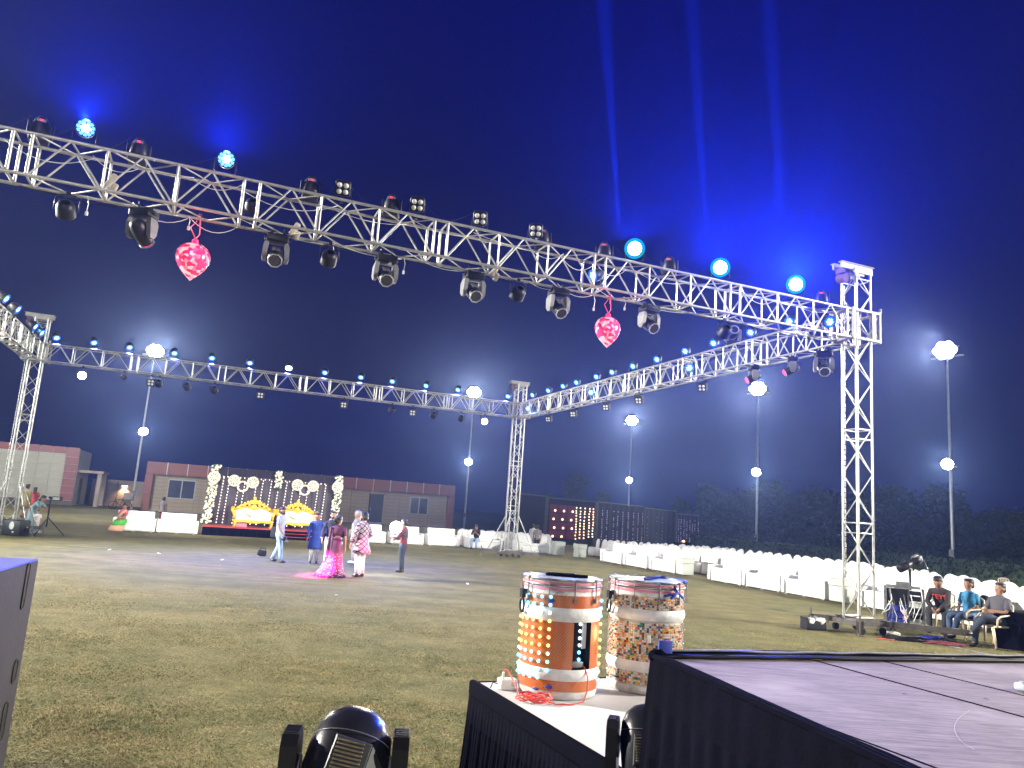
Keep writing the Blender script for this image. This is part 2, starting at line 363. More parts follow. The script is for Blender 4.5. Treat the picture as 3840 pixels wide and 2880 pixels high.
# ================================================================== GROUND, HAZE
def ground():
    n = 90; xs = [-420 + 840 * i / n for i in range(n + 1)]; ys = [-120 + 720 * i / n for i in range(n + 1)]
    m = MB()
    vs = [(x, y, 0) for y in ys for x in xs]; k = n + 1
    m._add(vs, [(j * k + i, j * k + i + 1, (j + 1) * k + i + 1, (j + 1) * k + i) for j in range(n) for i in range(n)])
    struct(m.obj('ground', 'lawn'))
ground()
def haze():
    m = MB(); m.box((0, 65, 7.3), (260, 230, 16.7)); o = m.obj('haze', 'black'); o.data.materials.clear()
    h = bpy.data.materials.new('haze_air'); h.use_nodes = True; n = h.node_tree.nodes; n.clear()
    v = n.new('ShaderNodeVolumePrincipled'); out = n.new('ShaderNodeOutputMaterial')
    v.inputs['Density'].default_value = HAZE; v.inputs['Color'].default_value = (0.32, 0.46, 1.0, 1); v.inputs['Anisotropy'].default_value = 0.8
    h.node_tree.links.new(v.outputs[0], out.inputs['Volume']); o.data.materials.append(h)
    o['kind'] = 'stuff'
haze()

def grass():        # short blades where single tufts can be seen
    rng = np.random.default_rng(3); V = []; 
    N = 420000
    t = rng.random(N); dist = 4.6 + 12.5 * t ** 1.25; half = 0.72 * dist
    x = (rng.random(N) * 2 - 1) * half; y = dist
    a = rng.random(N) * 2 * PI; h = (0.010 + 0.016 * rng.random(N)) * (0.75 + 0.5 * np.sin(x * 1.7 + 1.3 * np.sin(y * 1.1)) * np.sin(y * 2.3 + x * 0.6))
    h = np.maximum(h, 0.008) * np.clip(1.25 - dist / 16.5, 0.2, 1); w = 0.0025 + 0.003 * rng.random(N) + dist * 0.0003
    lx = (rng.random(N) - .5) * 0.045; ly = (rng.random(N) - .5) * 0.045
    co = np.empty((N, 3, 3)); co[:, 0, 0] = x - np.cos(a) * w; co[:, 0, 1] = y - np.sin(a) * w; co[:, 0, 2] = 0
    co[:, 1, 0] = x + np.cos(a) * w; co[:, 1, 1] = y + np.sin(a) * w; co[:, 1, 2] = 0
    co[:, 2, 0] = x + lx; co[:, 2, 1] = y + ly; co[:, 2, 2] = h
    me = bpy.data.meshes.new('grass'); me.vertices.add(N * 3); me.loops.add(N * 3); me.polygons.add(N)
    me.vertices.foreach_set('co', co.reshape(-1)); me.loops.foreach_set('vertex_index', np.arange(N * 3, dtype=np.int32))
    me.polygons.foreach_set('loop_start', np.arange(N, dtype=np.int32) * 3)
    m = bpy.data.materials.new('grass_blades'); m.use_nodes = True; n = m.node_tree.nodes; l = m.node_tree.links; b = n['Principled BSDF']
    tcx = n.new('ShaderNodeTexCoord'); no = n.new('ShaderNodeTexNoise'); no.inputs['Scale'].default_value = 2.2; no.inputs['Detail'].default_value = 9; no.inputs['Roughness'].default_value = 0.75
    l.new(tcx.outputs['Object'], no.inputs['Vector']); r = n.new('ShaderNodeValToRGB'); l.new(no.outputs['Fac'], r.inputs[0])
    r.color_ramp.elements[0].position = 0.38; r.color_ramp.elements[0].color = (0.105, 0.115, 0.042, 1)
    r.color_ramp.elements[1].position = 0.62; r.color_ramp.elements[1].color = (0.31, 0.250, 0.130, 1)
    l.new(r.outputs[0], b.inputs['Base Color']); b.inputs['Roughness'].default_value = 0.8; b.inputs['Specular IOR Level'].default_value = 0.2
    me.materials.append(m); me.update(); me.validate()
    o = link('grass', me); o['kind'] = 'stuff'; o['label'] = 'short dry grass blades of the lawn'
grass()

# ================================================================== TRUSSES
SEG = 3.2662; TW = 0.5
def truss_segment_proto(L, parent):
    s = bpy.data.objects.new('truss_segment', None); COL.objects.link(s); s.parent = parent
    chord = MB().cyl((0.0, 0, 0), (L, 0, 0), 0.0255, n=10).mesh('chord', 'alu')
    for y in (0, TW):
        for z in (0, DZ): link('chord', chord, s, (0, y, z))
    e = 0.125; bay = (L - 2 * e) / 3; px = [e + bay * k for k in range(4)]
    post = MB().cyl((0, 0, 0.02), (0, 0, DZ - 0.02), 0.019, n=8).mesh('post', 'alu'); cross = MB().cyl((0, 0.02, 0), (0, TW - 0.02, 0), 0.017, n=8).mesh('cross_bar', 'alu')
    endp = MB().cyl((0, 0, 0.02), (0, 0, DZ - 0.02), 0.025, n=8).mesh('end_post', 'alu')
    up = MB().cyl((0.03, 0, 0.02), (bay / 2 - 0.02, 0, DZ - 0.02), 0.0155, n=8).mesh('brace', 'alu')
    dn = MB().cyl((bay / 2 + 0.02, 0, DZ - 0.02), (bay - 0.03, 0, 0.02), 0.0155, n=8).mesh('brace', 'alu')
    hu = MB().cyl((0.03, 0.02, 0), (bay / 2 - 0.02, TW - 0.02, 0), 0.0135, n=8).mesh('brace', 'alu')
    hd = MB().cyl((bay / 2 + 0.02, TW - 0.02, 0), (bay - 0.03, 0.02, 0), 0.0135, n=8).mesh('brace', 'alu')
    for i, x in enumerate(px):
        for y in (0, TW): link('post', endp if i in (0, 3) else post, s, (x, y, 0))
        for z in (0, DZ): link('cross_bar', cross, s, (x, 0, z))
    for k in range(3):
        for y in (0, TW): link('brace', up, s, (px[k], y, 0)); link('brace', dn, s, (px[k], y, 0))
        for z in (0, DZ): link('brace', hu, s, (px[k], 0, z)); link('brace', hd, s, (px[k], 0, z))
    return s
def truss(label, p, rz, nseg, L, flip=False):
    t = thing('lighting_truss', label, 'truss', p, rz, 'trusses of the square lighting rig')
    s = truss_segment_proto(L, t)
    for k in range(1, nseg): clone(s, t).location = (k * L, 0, 0)
    if flip:
        for c in t.children: c.location = (c.location[0], -TW, 0)
    return t
E_ = 0.335; V0 = -0.137
front_truss = truss('aluminium box truss nearest the camera with two pink hearts hanging below it', W(-E_ - 6 * SEG, V0, HB), TH, 6, SEG)
back_truss = truss('aluminium box truss over the flower stage with a row of blue lamps on top', W(-0.28 - 6 * SEG, LR + V0, HB), TH, 6, SEG)
LRT = (LR - 2 * 0.36) / 6
right_truss = truss('aluminium box truss running from the right tower back to the middle tower', W(V0, 0.36, HB), TH + PI / 2, 6, LRT, flip=True)
left_truss = truss('aluminium box truss coming in at the picture edge to the left tower', W(-LF - V0, LR - 0.36 - 4 * LRT, HB), TH + PI / 2, 4, LRT)

def tower(label, u, v, sleeve_u, sleeve_v, zt=8.25, winch_side=-1, arms=(1.45, 1.45, 1.45, 1.45), strut=True):
    t = thing('truss_tower', label, 'tower', W(u, v), TH, 'towers holding up the lighting rig')
    h = 0.215
    leg = MB().cyl((0, 0, 0.26), (0, 0, zt - 0.12), 0.026, n=10).mesh('leg', 'alu')
    for a in (-h, h):
        for b in (-h, h): link('leg', leg, t, (a, b, 0))
    n = 15; z0, z1 = 0.32, zt - 0.2; dz = (z1 - z0) / n
    br = MB().cyl((-h, 0, 0), (h, 0, dz), 0.0125, n=6).mesh('brace', 'alu'); br2 = MB().cyl((h, 0, 0), (-h, 0, dz), 0.0125, n=6).mesh('brace', 'alu')
    hz = MB().cyl((-h, 0, 0), (h, 0, 0), 0.014, n=6).mesh('cross_bar', 'alu')
    for k in range(n):
        for j in range(4):
            a = j * PI / 2; link('brace', br if (k + j) % 2 else br2, t, (math.sin(a) * h, -math.cos(a) * h, z0 + k * dz), a)
    for z in (0.33, 2.12, 2.34, 4.2, 4.42, zt - 0.35):
        for j in range(4): a = j * PI / 2; link('cross_bar', hz, t, (math.sin(a) * h, -math.cos(a) * h, z), a)
    hb = MB()   # head beams on top
    for y in (-0.12, 0.12): hb.box((winch_side * 0.10, y, zt - 0.06), (0.95, 0.05, 0.13)); hb.box((winch_side * 0.10, y, zt + 0.012), (1.0, 0.12, 0.014))
    hb.box((0, -h, zt - 0.16), (0.56, 0.04, 0.11)); hb.box((0, h, zt - 0.16), (0.56, 0.04, 0.11))
    hb.obj('head_beam', 'sleeve', t)
    w = MB(); w.cyl((winch_side * 0.42, -0.14, zt - 0.36), (winch_side * 0.42, 0.10, zt - 0.32), 0.11, n=14); w.box((winch_side * 0.42, 0, zt - 0.17), (0.18, 0.22, 0.12)); w.obj('hoist', 'hoist_cover', t)
    ch = MB()
    for k in range(int((zt - 1.6) / 0.12)): ch.cyl((winch_side * 0.34, 0.02 + 0.01 * (k % 2), zt - 0.5 - k * 0.12), (winch_side * 0.34, 0.03 - 0.01 * (k % 2), zt - 0.6 - k * 0.12), 0.016, n=5)
    ch.obj('hoist_chain', 'hoop', t)
    sl = MB(); z0, z1 = HB, HB + DZ      # sleeve block round the tower
    a0, a1, b0, b1 = -0.36, 0.44, -0.26, 0.34
    for x in (a0, a1):
        for y in (b0, b1): sl.box((x, y, (z0 + z1) / 2), (0.06, 0.06, DZ + 0.09))
    for z in (z0, z1):
        for y in (b0, b1): sl.box(((a0 + a1) / 2, y, z), (a1 - a0 - 0.06, 0.055, 0.055))
        for x in (a0, a1): sl.box((x, (b0 + b1) / 2, z), (0.055, b1 - b0 - 0.06, 0.055))
    for x in (a0, 0.26): sl.box((x - 0.002, b0 - 0.012, (z0 + z1) / 2), (0.12, 0.02, DZ))
    for y in (b0, b1): sl.cyl((0.02, y, z0), (a1, y, z1), 0.012, n=6); sl.cyl((0.02, y, z1), (a1, y, z0), 0.012, n=6)
    for y in (b0, b1): sl.cyl((a1 + 0.03, y, z1 + 0.04), (a1 + 0.03, y, z1 + 0.13), 0.035, n=8)
    so = sl.obj('sleeve_block', 'sleeve', t); so.location = (sleeve_u, sleeve_v, 0)
    # ground frame
    bb = MB()
    bb.box((0, 0, 0.22), (0.8, 0.8, 0.09)); bb.box((0, -0.30, 0.27), (0.7, 0.06, 0.12)); bb.box((0, 0.30, 0.27), (0.7, 0.06, 0.12)); bb.obj('base_frame', 'base_steel', t)
    for j, ln in enumerate(arms):
        if not ln: continue
        a = -PI / 4 + j * PI / 2; arm = MB(); arm.box((0.35 + (ln - 0.35) / 2, 0, 0.235), (ln - 0.35, 0.09, 0.12)); arm.box((0.62 if ln > .7 else 0.45, 0, 0.22), (0.03, 0.15, 0.18))
        bo = arm.obj('base_beam', 'base_steel', t, (0, 0, 0), a)
        foot = MB(); foot.cyl((ln + 0.02, 0, 0.02), (ln + 0.02, 0, 0.42), 0.018, n=8); foot.cyl((ln + .02, 0, 0.0), (ln + .02, 0, 0.02), 0.085, n=12); foot.obj('screw_foot', 'base_steel', bo)
        if strut: MB().cyl((0.28, 0, 1.95), (min(ln - 0.1, 1.15), 0, 0.28), 0.024, n=8).obj('outrigger', 'alu', t, (0, 0, 0), a)
    wh = MB(); wh.cyl((0, -0.03, 0.075), (0, 0.03, 0.075), 0.075, n=14); wm = wh.mesh('wheel', 'black')
    for x, y in ((-0.3, -0.36), (0.3, -0.36), (-0.3, 0.36), (0.3, 0.36)): link('wheel', wm, t, (x, y, 0))
    return t
tower('tall aluminium tower at the right in front of the seated men', 0.05, 0.1, 0, 0, 8.28, arms=(2.2, 1.2, 0.95, 0.72), strut=False)
tower('aluminium tower in the middle distance beside the white sofas', 0.0, LR, 0.0, 0.0, 8.2)
tower('aluminium tower at the left edge beside the lamp tripod', -LF - 0.02, LR + 0.15, -0.06, 0.0, 8.28)

# ================================================================== FIXTURES
def orient(pos, target):
    d = Vector(target) - Vector(pos); return math.atan2(d.y, d.x) + PI / 2, -math.atan2(d.z, math.hypot(d.x, d.y))
LEDPOS = [(0, 0)] + [(0.055 * math.cos(k * PI / 3), 0.055 * math.sin(k * PI / 3)) for k in range(6)] + [(0.105 * math.cos(k * PI / 5.5 + .2), 0.105 * math.sin(k * PI / 5.5 + .2)) for k in range(11)]
PAR_CACHE = {}
def par_mesh():
    if PAR_CACHE: return PAR_CACHE
    b = MB(); b.lathe([(0.06, -0.16), (0.10, -0.15), (0.135, -0.08), (0.142, 0.07), (0.142, 0.085), (0.130, 0.085), (0.128, 0.070), (0.0, 0.070)], 18, cap=False)
    b.v = [(x, -z, y) for x, y, z in b.v]; PAR_CACHE['body'] = b.mesh('par_body', 'black')
    y = MB(); pts = [(-0.165, 0, 0), (-0.168, 0, -0.20), (-0.10, 0, -0.255), (0.10, 0, -0.255), (0.168, 0, -0.20), (0.165, 0, 0)]
    for i in range(5):
        a, c = Vector(pts[i]), Vector(pts[i + 1]); y.tube([a, c], 0.010, 5)
    y.box((0, 0, -0.275), (0.06, 0.05, 0.06)); PAR_CACHE['yoke'] = y.mesh('yoke', 'black')
    for nm in ('blue_led', 'cyan_led', 'white_led', 'sky_led'):
        l = MB(); l.cyl((0, -0.078, 0), (0, -0.066, 0), 0.034 if nm == 'cyan_led' else 0.028, 0.022, n=10); PAR_CACHE[nm] = l.mesh('led', nm)
        a = MB()
        for q_, (x, z) in enumerate(LEDPOS): a.mi = 1 if q_ < 7 else 0; a.cyl((x, -0.082, z), (x, -0.066, z), 0.030, 0.024, n=7)  # inner diodes white, outer coloured: lamp glare painted into the cluster
        PAR_CACHE[nm + '_all'] = a.mesh('led_cluster', [nm, 'white_led'])
    f = MB(); f.lathe([(0.140, 0.07), (0.150, 0.095), (0.185, 0.10), (0.185, 0.09), (0.150, 0.085)], 24, cap=False); f.v = [(x, -z, y) for x, y, z in f.v]; PAR_CACHE['ring'] = f.mesh('halo_ring', 'cyan_halo')  # glowing ring painted as the halo round the cyan lamps
    f = MB(); f.cyl((0, -0.078, 0), (0, -0.068, 0), 0.125, n=18); PAR_CACHE['glass'] = f.mesh('lens', 'lens_dark')
    for nm in ('warm_on', 'amber_on', 'red_on'):
        f = MB(); f.cyl((0, -0.080, 0), (0, -0.066, 0), 0.122, n=18); PAR_CACHE[nm] = f.mesh('lens', nm)
    q = MB()
    for x in (-.055, .055):
        for z in (-.055, .055): q.lathe([(0.046, 0), (0.040, 0.02), (0.02, 0.03), (0.0, 0.032)], 12, (x, z, 0.075), cap=False)
    q.v = [(x, -z, y) for x, y, z in q.v]; PAR_CACHE['four'] = q.mesh('lens', 'lens')
    one = MB(); one.lathe([(0.050, 0), (0.043, 0.02), (0.02, 0.032), (0.0, 0.034)], 14, cap=False); one.v = [(x, -z, y) for x, y, z in one.v]; PAR_CACHE['one'] = one.mesh('lens', 'lens')
    bb = MB(); bb.rbox((0, 0.02, 0), (0.30, 0.20, 0.30), 0.06); bb.box((0, -0.078, 0), (0.25, 0.012, 0.25)); PAR_CACHE['four_body'] = bb.mesh('blinder_body', 'black')
    return PAR_CACHE
def par(label, pos, target, face='blue_led', hang=False, scale=1.0, detail=False, light=0, lcol=(0.10, 0.32, 1.0), angle=70, group=None, cat='stage lamp', lt=None):
    P = par_mesh(); zc = -0.30 if hang else 0.30
    c = Vector(pos) + Vector((0, 0, zc * scale)); rz, tilt = orient(c, target)
    t = thing('par_light' if face != 'four' else 'blinder_light', label, cat, pos, rz, group); t.scale = (scale,) * 3
    y = link('yoke', P['yoke'], t, (0, 0, zc)); 
    if hang: y.rotation_euler = (0, PI, 0)
    b = link('lamp_body', P['four_body'] if face == 'four' else P['body'], t, (0, 0, zc)); b.rotation_euler = (tilt, 0, 0)
    if face in ('blue_led', 'cyan_led', 'white_led'):
        if detail:
            for q_, (x, z) in enumerate(LEDPOS): link('led', P['sky_led' if (face == 'white_led' and q_ > 6) else face], b, (x, 0, z))  # outer diodes bluer, painting the glare falling off
            if face == 'cyan_led': link('halo_ring', P['ring'], b)
        else: link('led_cluster', P[face + '_all'], b)
    elif face == 'four':
        if detail:
            for x in (-.06, .06):
                for z in (-.06, .06): link('lens', P['one'], b, (x, -0.084, z))
        else: link('lens', P['four'], b)
    elif face == 'dark': link('lens', P['glass'], b)
    else: link('lens', P[face], b)
    if light:
        lt = lt or target; d = (Vector(lt) - c).normalized(); spot('lamp_beam', c + d * 0.14 * scale, lt, light, lcol, angle, 0.9, 0.06)
    return t
MH = {}
def mh_mesh():
    if MH: return MH
    for s, k in ((1, 'up'), (-1, 'down')):
        b = MB(); b.rbox((0, 0, s * 0.06), (0.32, 0.26, 0.12), 0.025)
        for x in (-.09, .09): b.box((x, 0, s * -0.02), (0.05, 0.05, 0.05))
        for x in (-.175, .175): b.rbox((x, 0, s * 0.06), (0.03, 0.10, 0.03), 0.008)
        MH['base' + k] = b.mesh('base', 'black')
        a = MB(); ring = lambda z, x, w, d: [(x - w, -d, z), (x + w, -d, z), (x + w, d, z), (x - w, d, z)]
        a.loft([ring(s * 0.13, 0.0, 0.030, 0.075), ring(s * 0.20, 0.012, 0.035, 0.095), ring(s * 0.36, 0.02, 0.034, 0.075), ring(s * 0.42, 0.014, 0.025, 0.045)], smooth=False)
        MH['arm' + k] = a.mesh('yoke_arm', 'grey')
    h = MB()   # head along -Y (lens end)
    h.loft([[(r * 1.0 * math.cos(q * PI / 8), y, r * z_ * math.sin(q * PI / 8)) for q in range(16)] for y, r, z_ in ((-0.20, 0.085, 1), (-0.19, 0.10, 1), (-0.05, 0.118, 1), (0.08, 0.118, 1), (0.16, 0.10, 1), (0.20, 0.06, 1))])
    MH['head'] = h.mesh('lamp_head', 'black')
    f = MB(); pts = [(0.104 * math.cos(PI / 8 + q * PI / 4), -0.205, 0.104 * math.sin(PI / 8 + q * PI / 4)) for q in range(8)]; f.tube(pts, 0.011, 5, True); MH['rim'] = f.mesh('lens_rim', 'rim')
    g = MB(); g.cyl((0, -0.208, 0), (0, -0.198, 0), 0.084, n=16); MH['lens'] = g.mesh('lens', 'lens_dark')
    g = MB(); g.ell((0, -0.205, 0), (0.088, 0.05, 0.088), 16, 9); MH['lens_red'] = g.mesh('lens', 'red_on')
    d = MB(); d.box((0, -0.133, 0), (0.085, 0.008, 0.034)); MH['disp'] = d.mesh('display', 'display')
    v = MB()
    for k in range(5): v.box((0, -0.05 + k * 0.035, 0.113), (0.12, 0.012, 0.014))
    MH['vent'] = v.mesh('vent', 'grey')
    return MH
def mover(label, pos, target, hang=True, face='lens', scale=1.0, light=0, lcol=(1, 0.1, 0.3), angle=8, disp=False, group='moving head lights on the rig'):
    m = mh_mesh(); k = 'down' if hang else 'up'; s = -1 if hang else 1
    c = Vector(pos) + Vector((0, 0, s * 0.33 * scale)); rz, tilt = orient(c, target)
    t = thing('moving_head_light', label, 'moving head', pos, rz, group); t.scale = (scale,) * 3
    b = link('base', m['base' + k], t)
    if disp: link('display', m['disp'], b, (0, 0, s * 0.06))
    link('yoke_arm', m['arm' + k], t, (0.145, 0, 0)); a = link('yoke_arm', m['arm' + k], t, (-0.145, 0, 0), PI)
    h = link('lamp_head', m['head'], t, (0, 0, s * 0.33)); h.rotation_euler = (tilt, 0, 0)
    link('lens_rim', m['rim'], h); link('lens', m['lens_red' if face == 'red' else 'lens'], h); link('vent', m['vent'], h)
    if light:
        d = (Vector(target) - c).normalized(); spot('lamp_beam', c + d * 0.40 * scale, target, light, lcol, angle, 0.5, 0.05)
    return t
BL = {}
def beam_light(label, pos, rz, scale=1.0):     # dome backed beam lamp seen from behind, red digits
    if not BL:
        b = MB(); b.rbox((0, 0, 0.05), (0.30, 0.24, 0.10), 0.02); BL['base'] = b.mesh('base', 'black')
        d = MB(); d.loft([[(rx * math.cos(q * PI / 7), ry * math.sin(q * PI / 7), z) for q in range(14)] for z, rx, ry in ((0.10, 0.15, 0.11), (0.16, 0.165, 0.125), (0.28, 0.15, 0.12), (0.38, 0.115, 0.10), (0.45, 0.06, 0.06), (0.47, 0.02, 0.02))]); BL['shell'] = d.mesh('shell', 'black')
        s = MB(); s.rbox((0, -0.105, 0.355), (0.13, 0.02, 0.06), 0.008, rx=-0.25); BL['panel'] = s.mesh('control_panel', 'grey')
        e = MB(); e.box((0, -0.118, 0.355), (0.055, 0.008, 0.028), rx=-0.25); BL['display'] = e.mesh('display', 'display')
        y = MB()
        y.rbox((0, 0, 0.22), (0.03, 0.08, 0.26), 0.01)
        BL['arm'] = y.mesh('yoke_arm', 'black')
    t = thing('beam_light', label, 'moving head', pos, rz, 'beam lights standing on the near truss'); t.scale = (scale,) * 3
    link('base', BL['base'], t); link('yoke_arm', BL['arm'], t, (-.18, 0, 0)); link('yoke_arm', BL['arm'], t, (.18, 0, 0)); s = link('shell', BL['shell'], t); p = link('control_panel', BL['panel'], s); link('display', BL['display'], s)
    return t

ZT = HB + DZ + 0.03; ZB = HB - 0.03
CENTRE = W(-10, 10, 0); CAMT = Vector((-0.5, 0.5, 1.0))
FN = 'on the near truss'
camaz = lambda p: math.atan2(-p[1], -p[0]) + PI / 2
# top of the near truss
for i, px in enumerate((85, 298, 674, 850, 1178, 1313, 1455, 1785)):
    u = (-16.55, -15.17, -12.44, -10.99, -7.97, -6.58, -5.01, -0.85)[i]
    p = W(u, 0.25, ZT); beam_light(f'dark beam light with red digits standing {FN}, {ORD[i]} from its left end', p, camaz(p) + random.uniform(-.25, .25), 0.92)
for i, u in enumerate((-15.92, -13.85)):
    p = W(u, 0.05, ZT); par(f'lit blue lamp with visible diodes standing {FN}, {"nearer the picture edge" if i == 0 else "above the first pink heart"}', p, CAMT + Vector((0, 0, 3.5)), 'white_led', False, 1.0, True, BLUE_PAR * 6.0, (0.012, 0.05, 1.0), 146, 'lit blue lamps on the near truss', lt=CAMT + Vector((0, 0, 17)))
for i, u in enumerate((-5.99, -3.86, -1.79)):
    p = W(u, 0.05, ZT); par(f'glaring cyan lamp standing {FN}, {ORD[i]} of the three beside the right tower', p, CAMT + Vector((0.5, 0, 1.5)), 'cyan_led', False, 1.12, True, BLUE_PAR * 29.0, (0.012, 0.055, 1.0), 146, 'glaring cyan lamps on the near truss', lt=CAMT + Vector((0.5, 0, 19.5)))
for i, u in enumerate((-11.92, -10.57, -9.35, -8.2)):
    p = W(u, 0.05, ZT - 0.02); par(f'unlit black lamp with four round lenses {FN}, {ORD[i]} of four', p, CAMT, 'four', False, 0.92, True, 0, group='four lens lamps on the near truss')
# under the near truss
for i, u in enumerate((-14.96, -12.88, -10.98, -9.3, -7.52, -5.43)):
    tgt = W(u + (0.5, -0.3, 0.1, 0.3, 0.5, 0.6)[i], -6, 1.5 - (1.5 if i in (0, 4) else 0))
    if i == 0: tgt = gnd(690, 1243)
    mover(f'grey moving head hanging under the near truss, {ORD[i]} from the left' + (', tinted pink' if i == 0 else ''), W(u, 0.3, ZB - 0.02), tgt, True, 'red' if i == 0 else 'lens', 1.12, 280000 if i == 0 else 0, (1.0, 0.03, 0.22), 6.2)
for i, u in enumerate((-16.02, -12.0, -8.43, -3.6)):
    par(f'dark unlit can lamp hanging under the near truss, {ORD[i]} from the left', W(u, 0.2, ZB), W(u, 9, 0), 'dark', True, 1.0, False, 0, group='dark can lamps under the near truss')
par('dark unlit can lamp seen inside the near truss beside a pair of end posts', W(-13.35, 0.33, HB + 0.1), W(-13, 9, 0), 'dark', False, 0.9, False, 0, group='dark can lamps under the near truss')
# inside and on the right truss
for i, (px, py) in enumerate(((1152, 850), (1186, 842), (1218, 831), (1247, 822), (1290, 811), (1324, 800), (1369, 787), (1421, 771), (1482, 755), (1543, 735), (1623, 716), (1705, 690))):
    v, z = on_u(px, py, 0.1)
    if i == 11: v = 2.3
    par(f'lit blue lamp on top of the right truss, {ORD[i]} from the middle tower', W(0.1, v, ZT), W(-9, v - 5.0, 1.0), 'blue_led', False, 0.95, False, BLUE_PAR * 0.3, (0.03, 0.10, 1.0), 60, 'blue lamps along the right truss')
for i, (px, py) in enumerate(((1138, 883), (1274, 849), (1486, 797))):
    v, z = on_u(px, py, 0.0); par(f'bright blue lamp inside the right truss, {ORD[i]} from the middle tower', W(0.05, v, HB + 0.04), CAMT + Vector((0, 0, 1)), 'blue_led', False, 1.08, False, BLUE_PAR * 0.5, (0.05, 0.22, 1.0), 60, 'blue lamps inside the right truss')
par('blue lamp inside the near truss beside the second pink heart', W(-6.82, 0.12, HB + 0.04), W(-9, 9, 2) + Vector((-4, -14, 0)), 'blue_led', False, 0.95, False, 0, group='blue lamps inside the near truss')
par('blue lamp inside the near truss next to the right tower', W(-0.75, 0.15, HB + 0.06), CAMT + Vector((9, 3, 0)), 'blue_led', False, 1.0, False, 0, group='blue lamps inside the near truss')
SAREE = gnd(724, 1248); GROOM = gnd(778, 1247)
pink = (1.0, 0.03, 0.24)
v1, _ = on_u(1628, 816, 0.1); v2, _ = on_u(1711, 800, 0.1)
mover('moving head under the right truss with a lit pink lens, nearer the middle', W(0.1, v1, ZB), SAREE + Vector((-0.35, 0.0, 0.30)), True, 'red', 0.95, 16000, pink, 7)
mover('moving head under the right truss with a lit pink lens, beside the right tower', W(0.1, v2, ZB), GROOM + Vector((0, 0, 0.50)), True, 'red', 0.95, 20000, pink, 6)
for i, v in enumerate((17.0, 14.6, 11.9, 9.6, 6.0)):
    par(f'unlit four lens lamp hanging under the right truss, {ORD[i]} from the middle tower', W(0.1, v, ZB), W(-6, v - 6, 1), 'four', True, 0.95, False, 0, group='four lens lamps under the right truss')
mover('dark moving head hanging under the right truss at the near end', W(0.2, 1.25, ZB), W(-3, -3, 2), True, 'lens', 1.2)
mover('dark moving head standing on the right truss near its front end', W(0.1, 4.6, ZT), W(-3, -1, 9), False, 'lens', 1.2)
# back truss
for i, (px, py) in enumerate(((122, 726), (203, 737), (280, 748), (377, 761), (458, 771), (540, 783), (624, 794), (702, 806), (780, 816), (848, 824), (921, 834), (990, 843), (1098, 856))):
    u, z = on_v(px, py, LR + 0.1)
    par(f'lit blue lamp on top of the back truss, {ORD[i]} from the left tower', W(u, LR + 0.1, ZT), W(-11.5 + (i - 6) * 0.75, 13.5, 0), 'blue_led' if i != 6 else 'cyan_led', False, 1.06, False, BLUE_PAR * 1.5, (0.08, 0.12, 1.0), 62, 'blue lamps along the back truss')
for i, (px, py, f) in enumerate(((178, 806, 'warm_on'), (267, 816, 'warm_on'), (1047, 909, 'warm_on'))):
    u, z = on_v(px, py, LR + 0.1)
    par(('warm white lamp blazing under the back truss beside the left tower', 'warm white lamp under the back truss, second from the left tower', 'warm white lamp under the back truss beside the middle tower')[i], W(u, LR + 0.1, ZB + 0.02), W((-9, -9, -3)[i], LR + (8, 9, -9)[i], 0.3) if i == 1 else CAMT, f, True, (1.2, 0.8, 1.15)[i], False, 500, (1, 0.75, 0.5), 80, 'warm lamps under the back truss')
for i, (px, k) in enumerate(((322, 'four'), (340, 'dark'), (402, 'dark'), (462, 'dark'), (563, 'four'), (745, 'four'), (850, 'dark'), (895, 'four'), (940, 'dark'), (1000, 'dark'))):
    u, z = on_v(px, 850, LR + 0.1)
    par(f'small {"unlit four lens" if k == "four" else "dark can"} lamp hanging under the back truss, {ORD[i]} from the left', W(u, LR + 0.1, ZB), CAMT if k == 'four' else W((-15.3, -15.0, -12.5, -10.0, -9.5, -9.0, -8.0, -6.0, -4.5, -2.5)[i], LR + 7.6, 0.8), k, True, 1.05, False, 0 if k == 'four' else 1900, (1.0, 0.94, 0.84), 62, group='small lamps under the back truss')
for i, (px, py) in enumerate(((8, 642), (33, 664), (72, 705))):
    v, z = on_u(px, py, -LF); par(f'blue lamp on top of the left truss, {ORD[i]} from the picture edge', W(-LF, v, ZT), W(-8, v - 2, 1), 'blue_led', False, 1.2, False, BLUE_PAR, (0.05, 0.22, 1.0), 60, 'blue lamps along the left truss')
for i, (px, py) in enumerate(((32, 678), (70, 716), (86, 718))):
    v, z = on_u(px, py, -LF + 0.2); par(f'blue lamp low on the left truss side, {ORD[i]} from the picture edge', W(-LF + 0.2, min(v, 19.6), HB + 0.58), W(-8, v - 2, 1), 'blue_led', False, 1.1, False, 0, group='blue lamps along the left truss')
for i, u in enumerate((-6.5, -4.3, -2.2)):      # upright spots without fixtures, added to draw lens-like streaks in the haze
    p = W(u + 0.26, 0.25, ZT + 0.6); spot('beam', p, p + Vector((-0.10 + 0.028 * i, 0.05, 1)), 2.4e7, (0.015, 0.06, 1.0), 4.5, 0.9, 0.05)

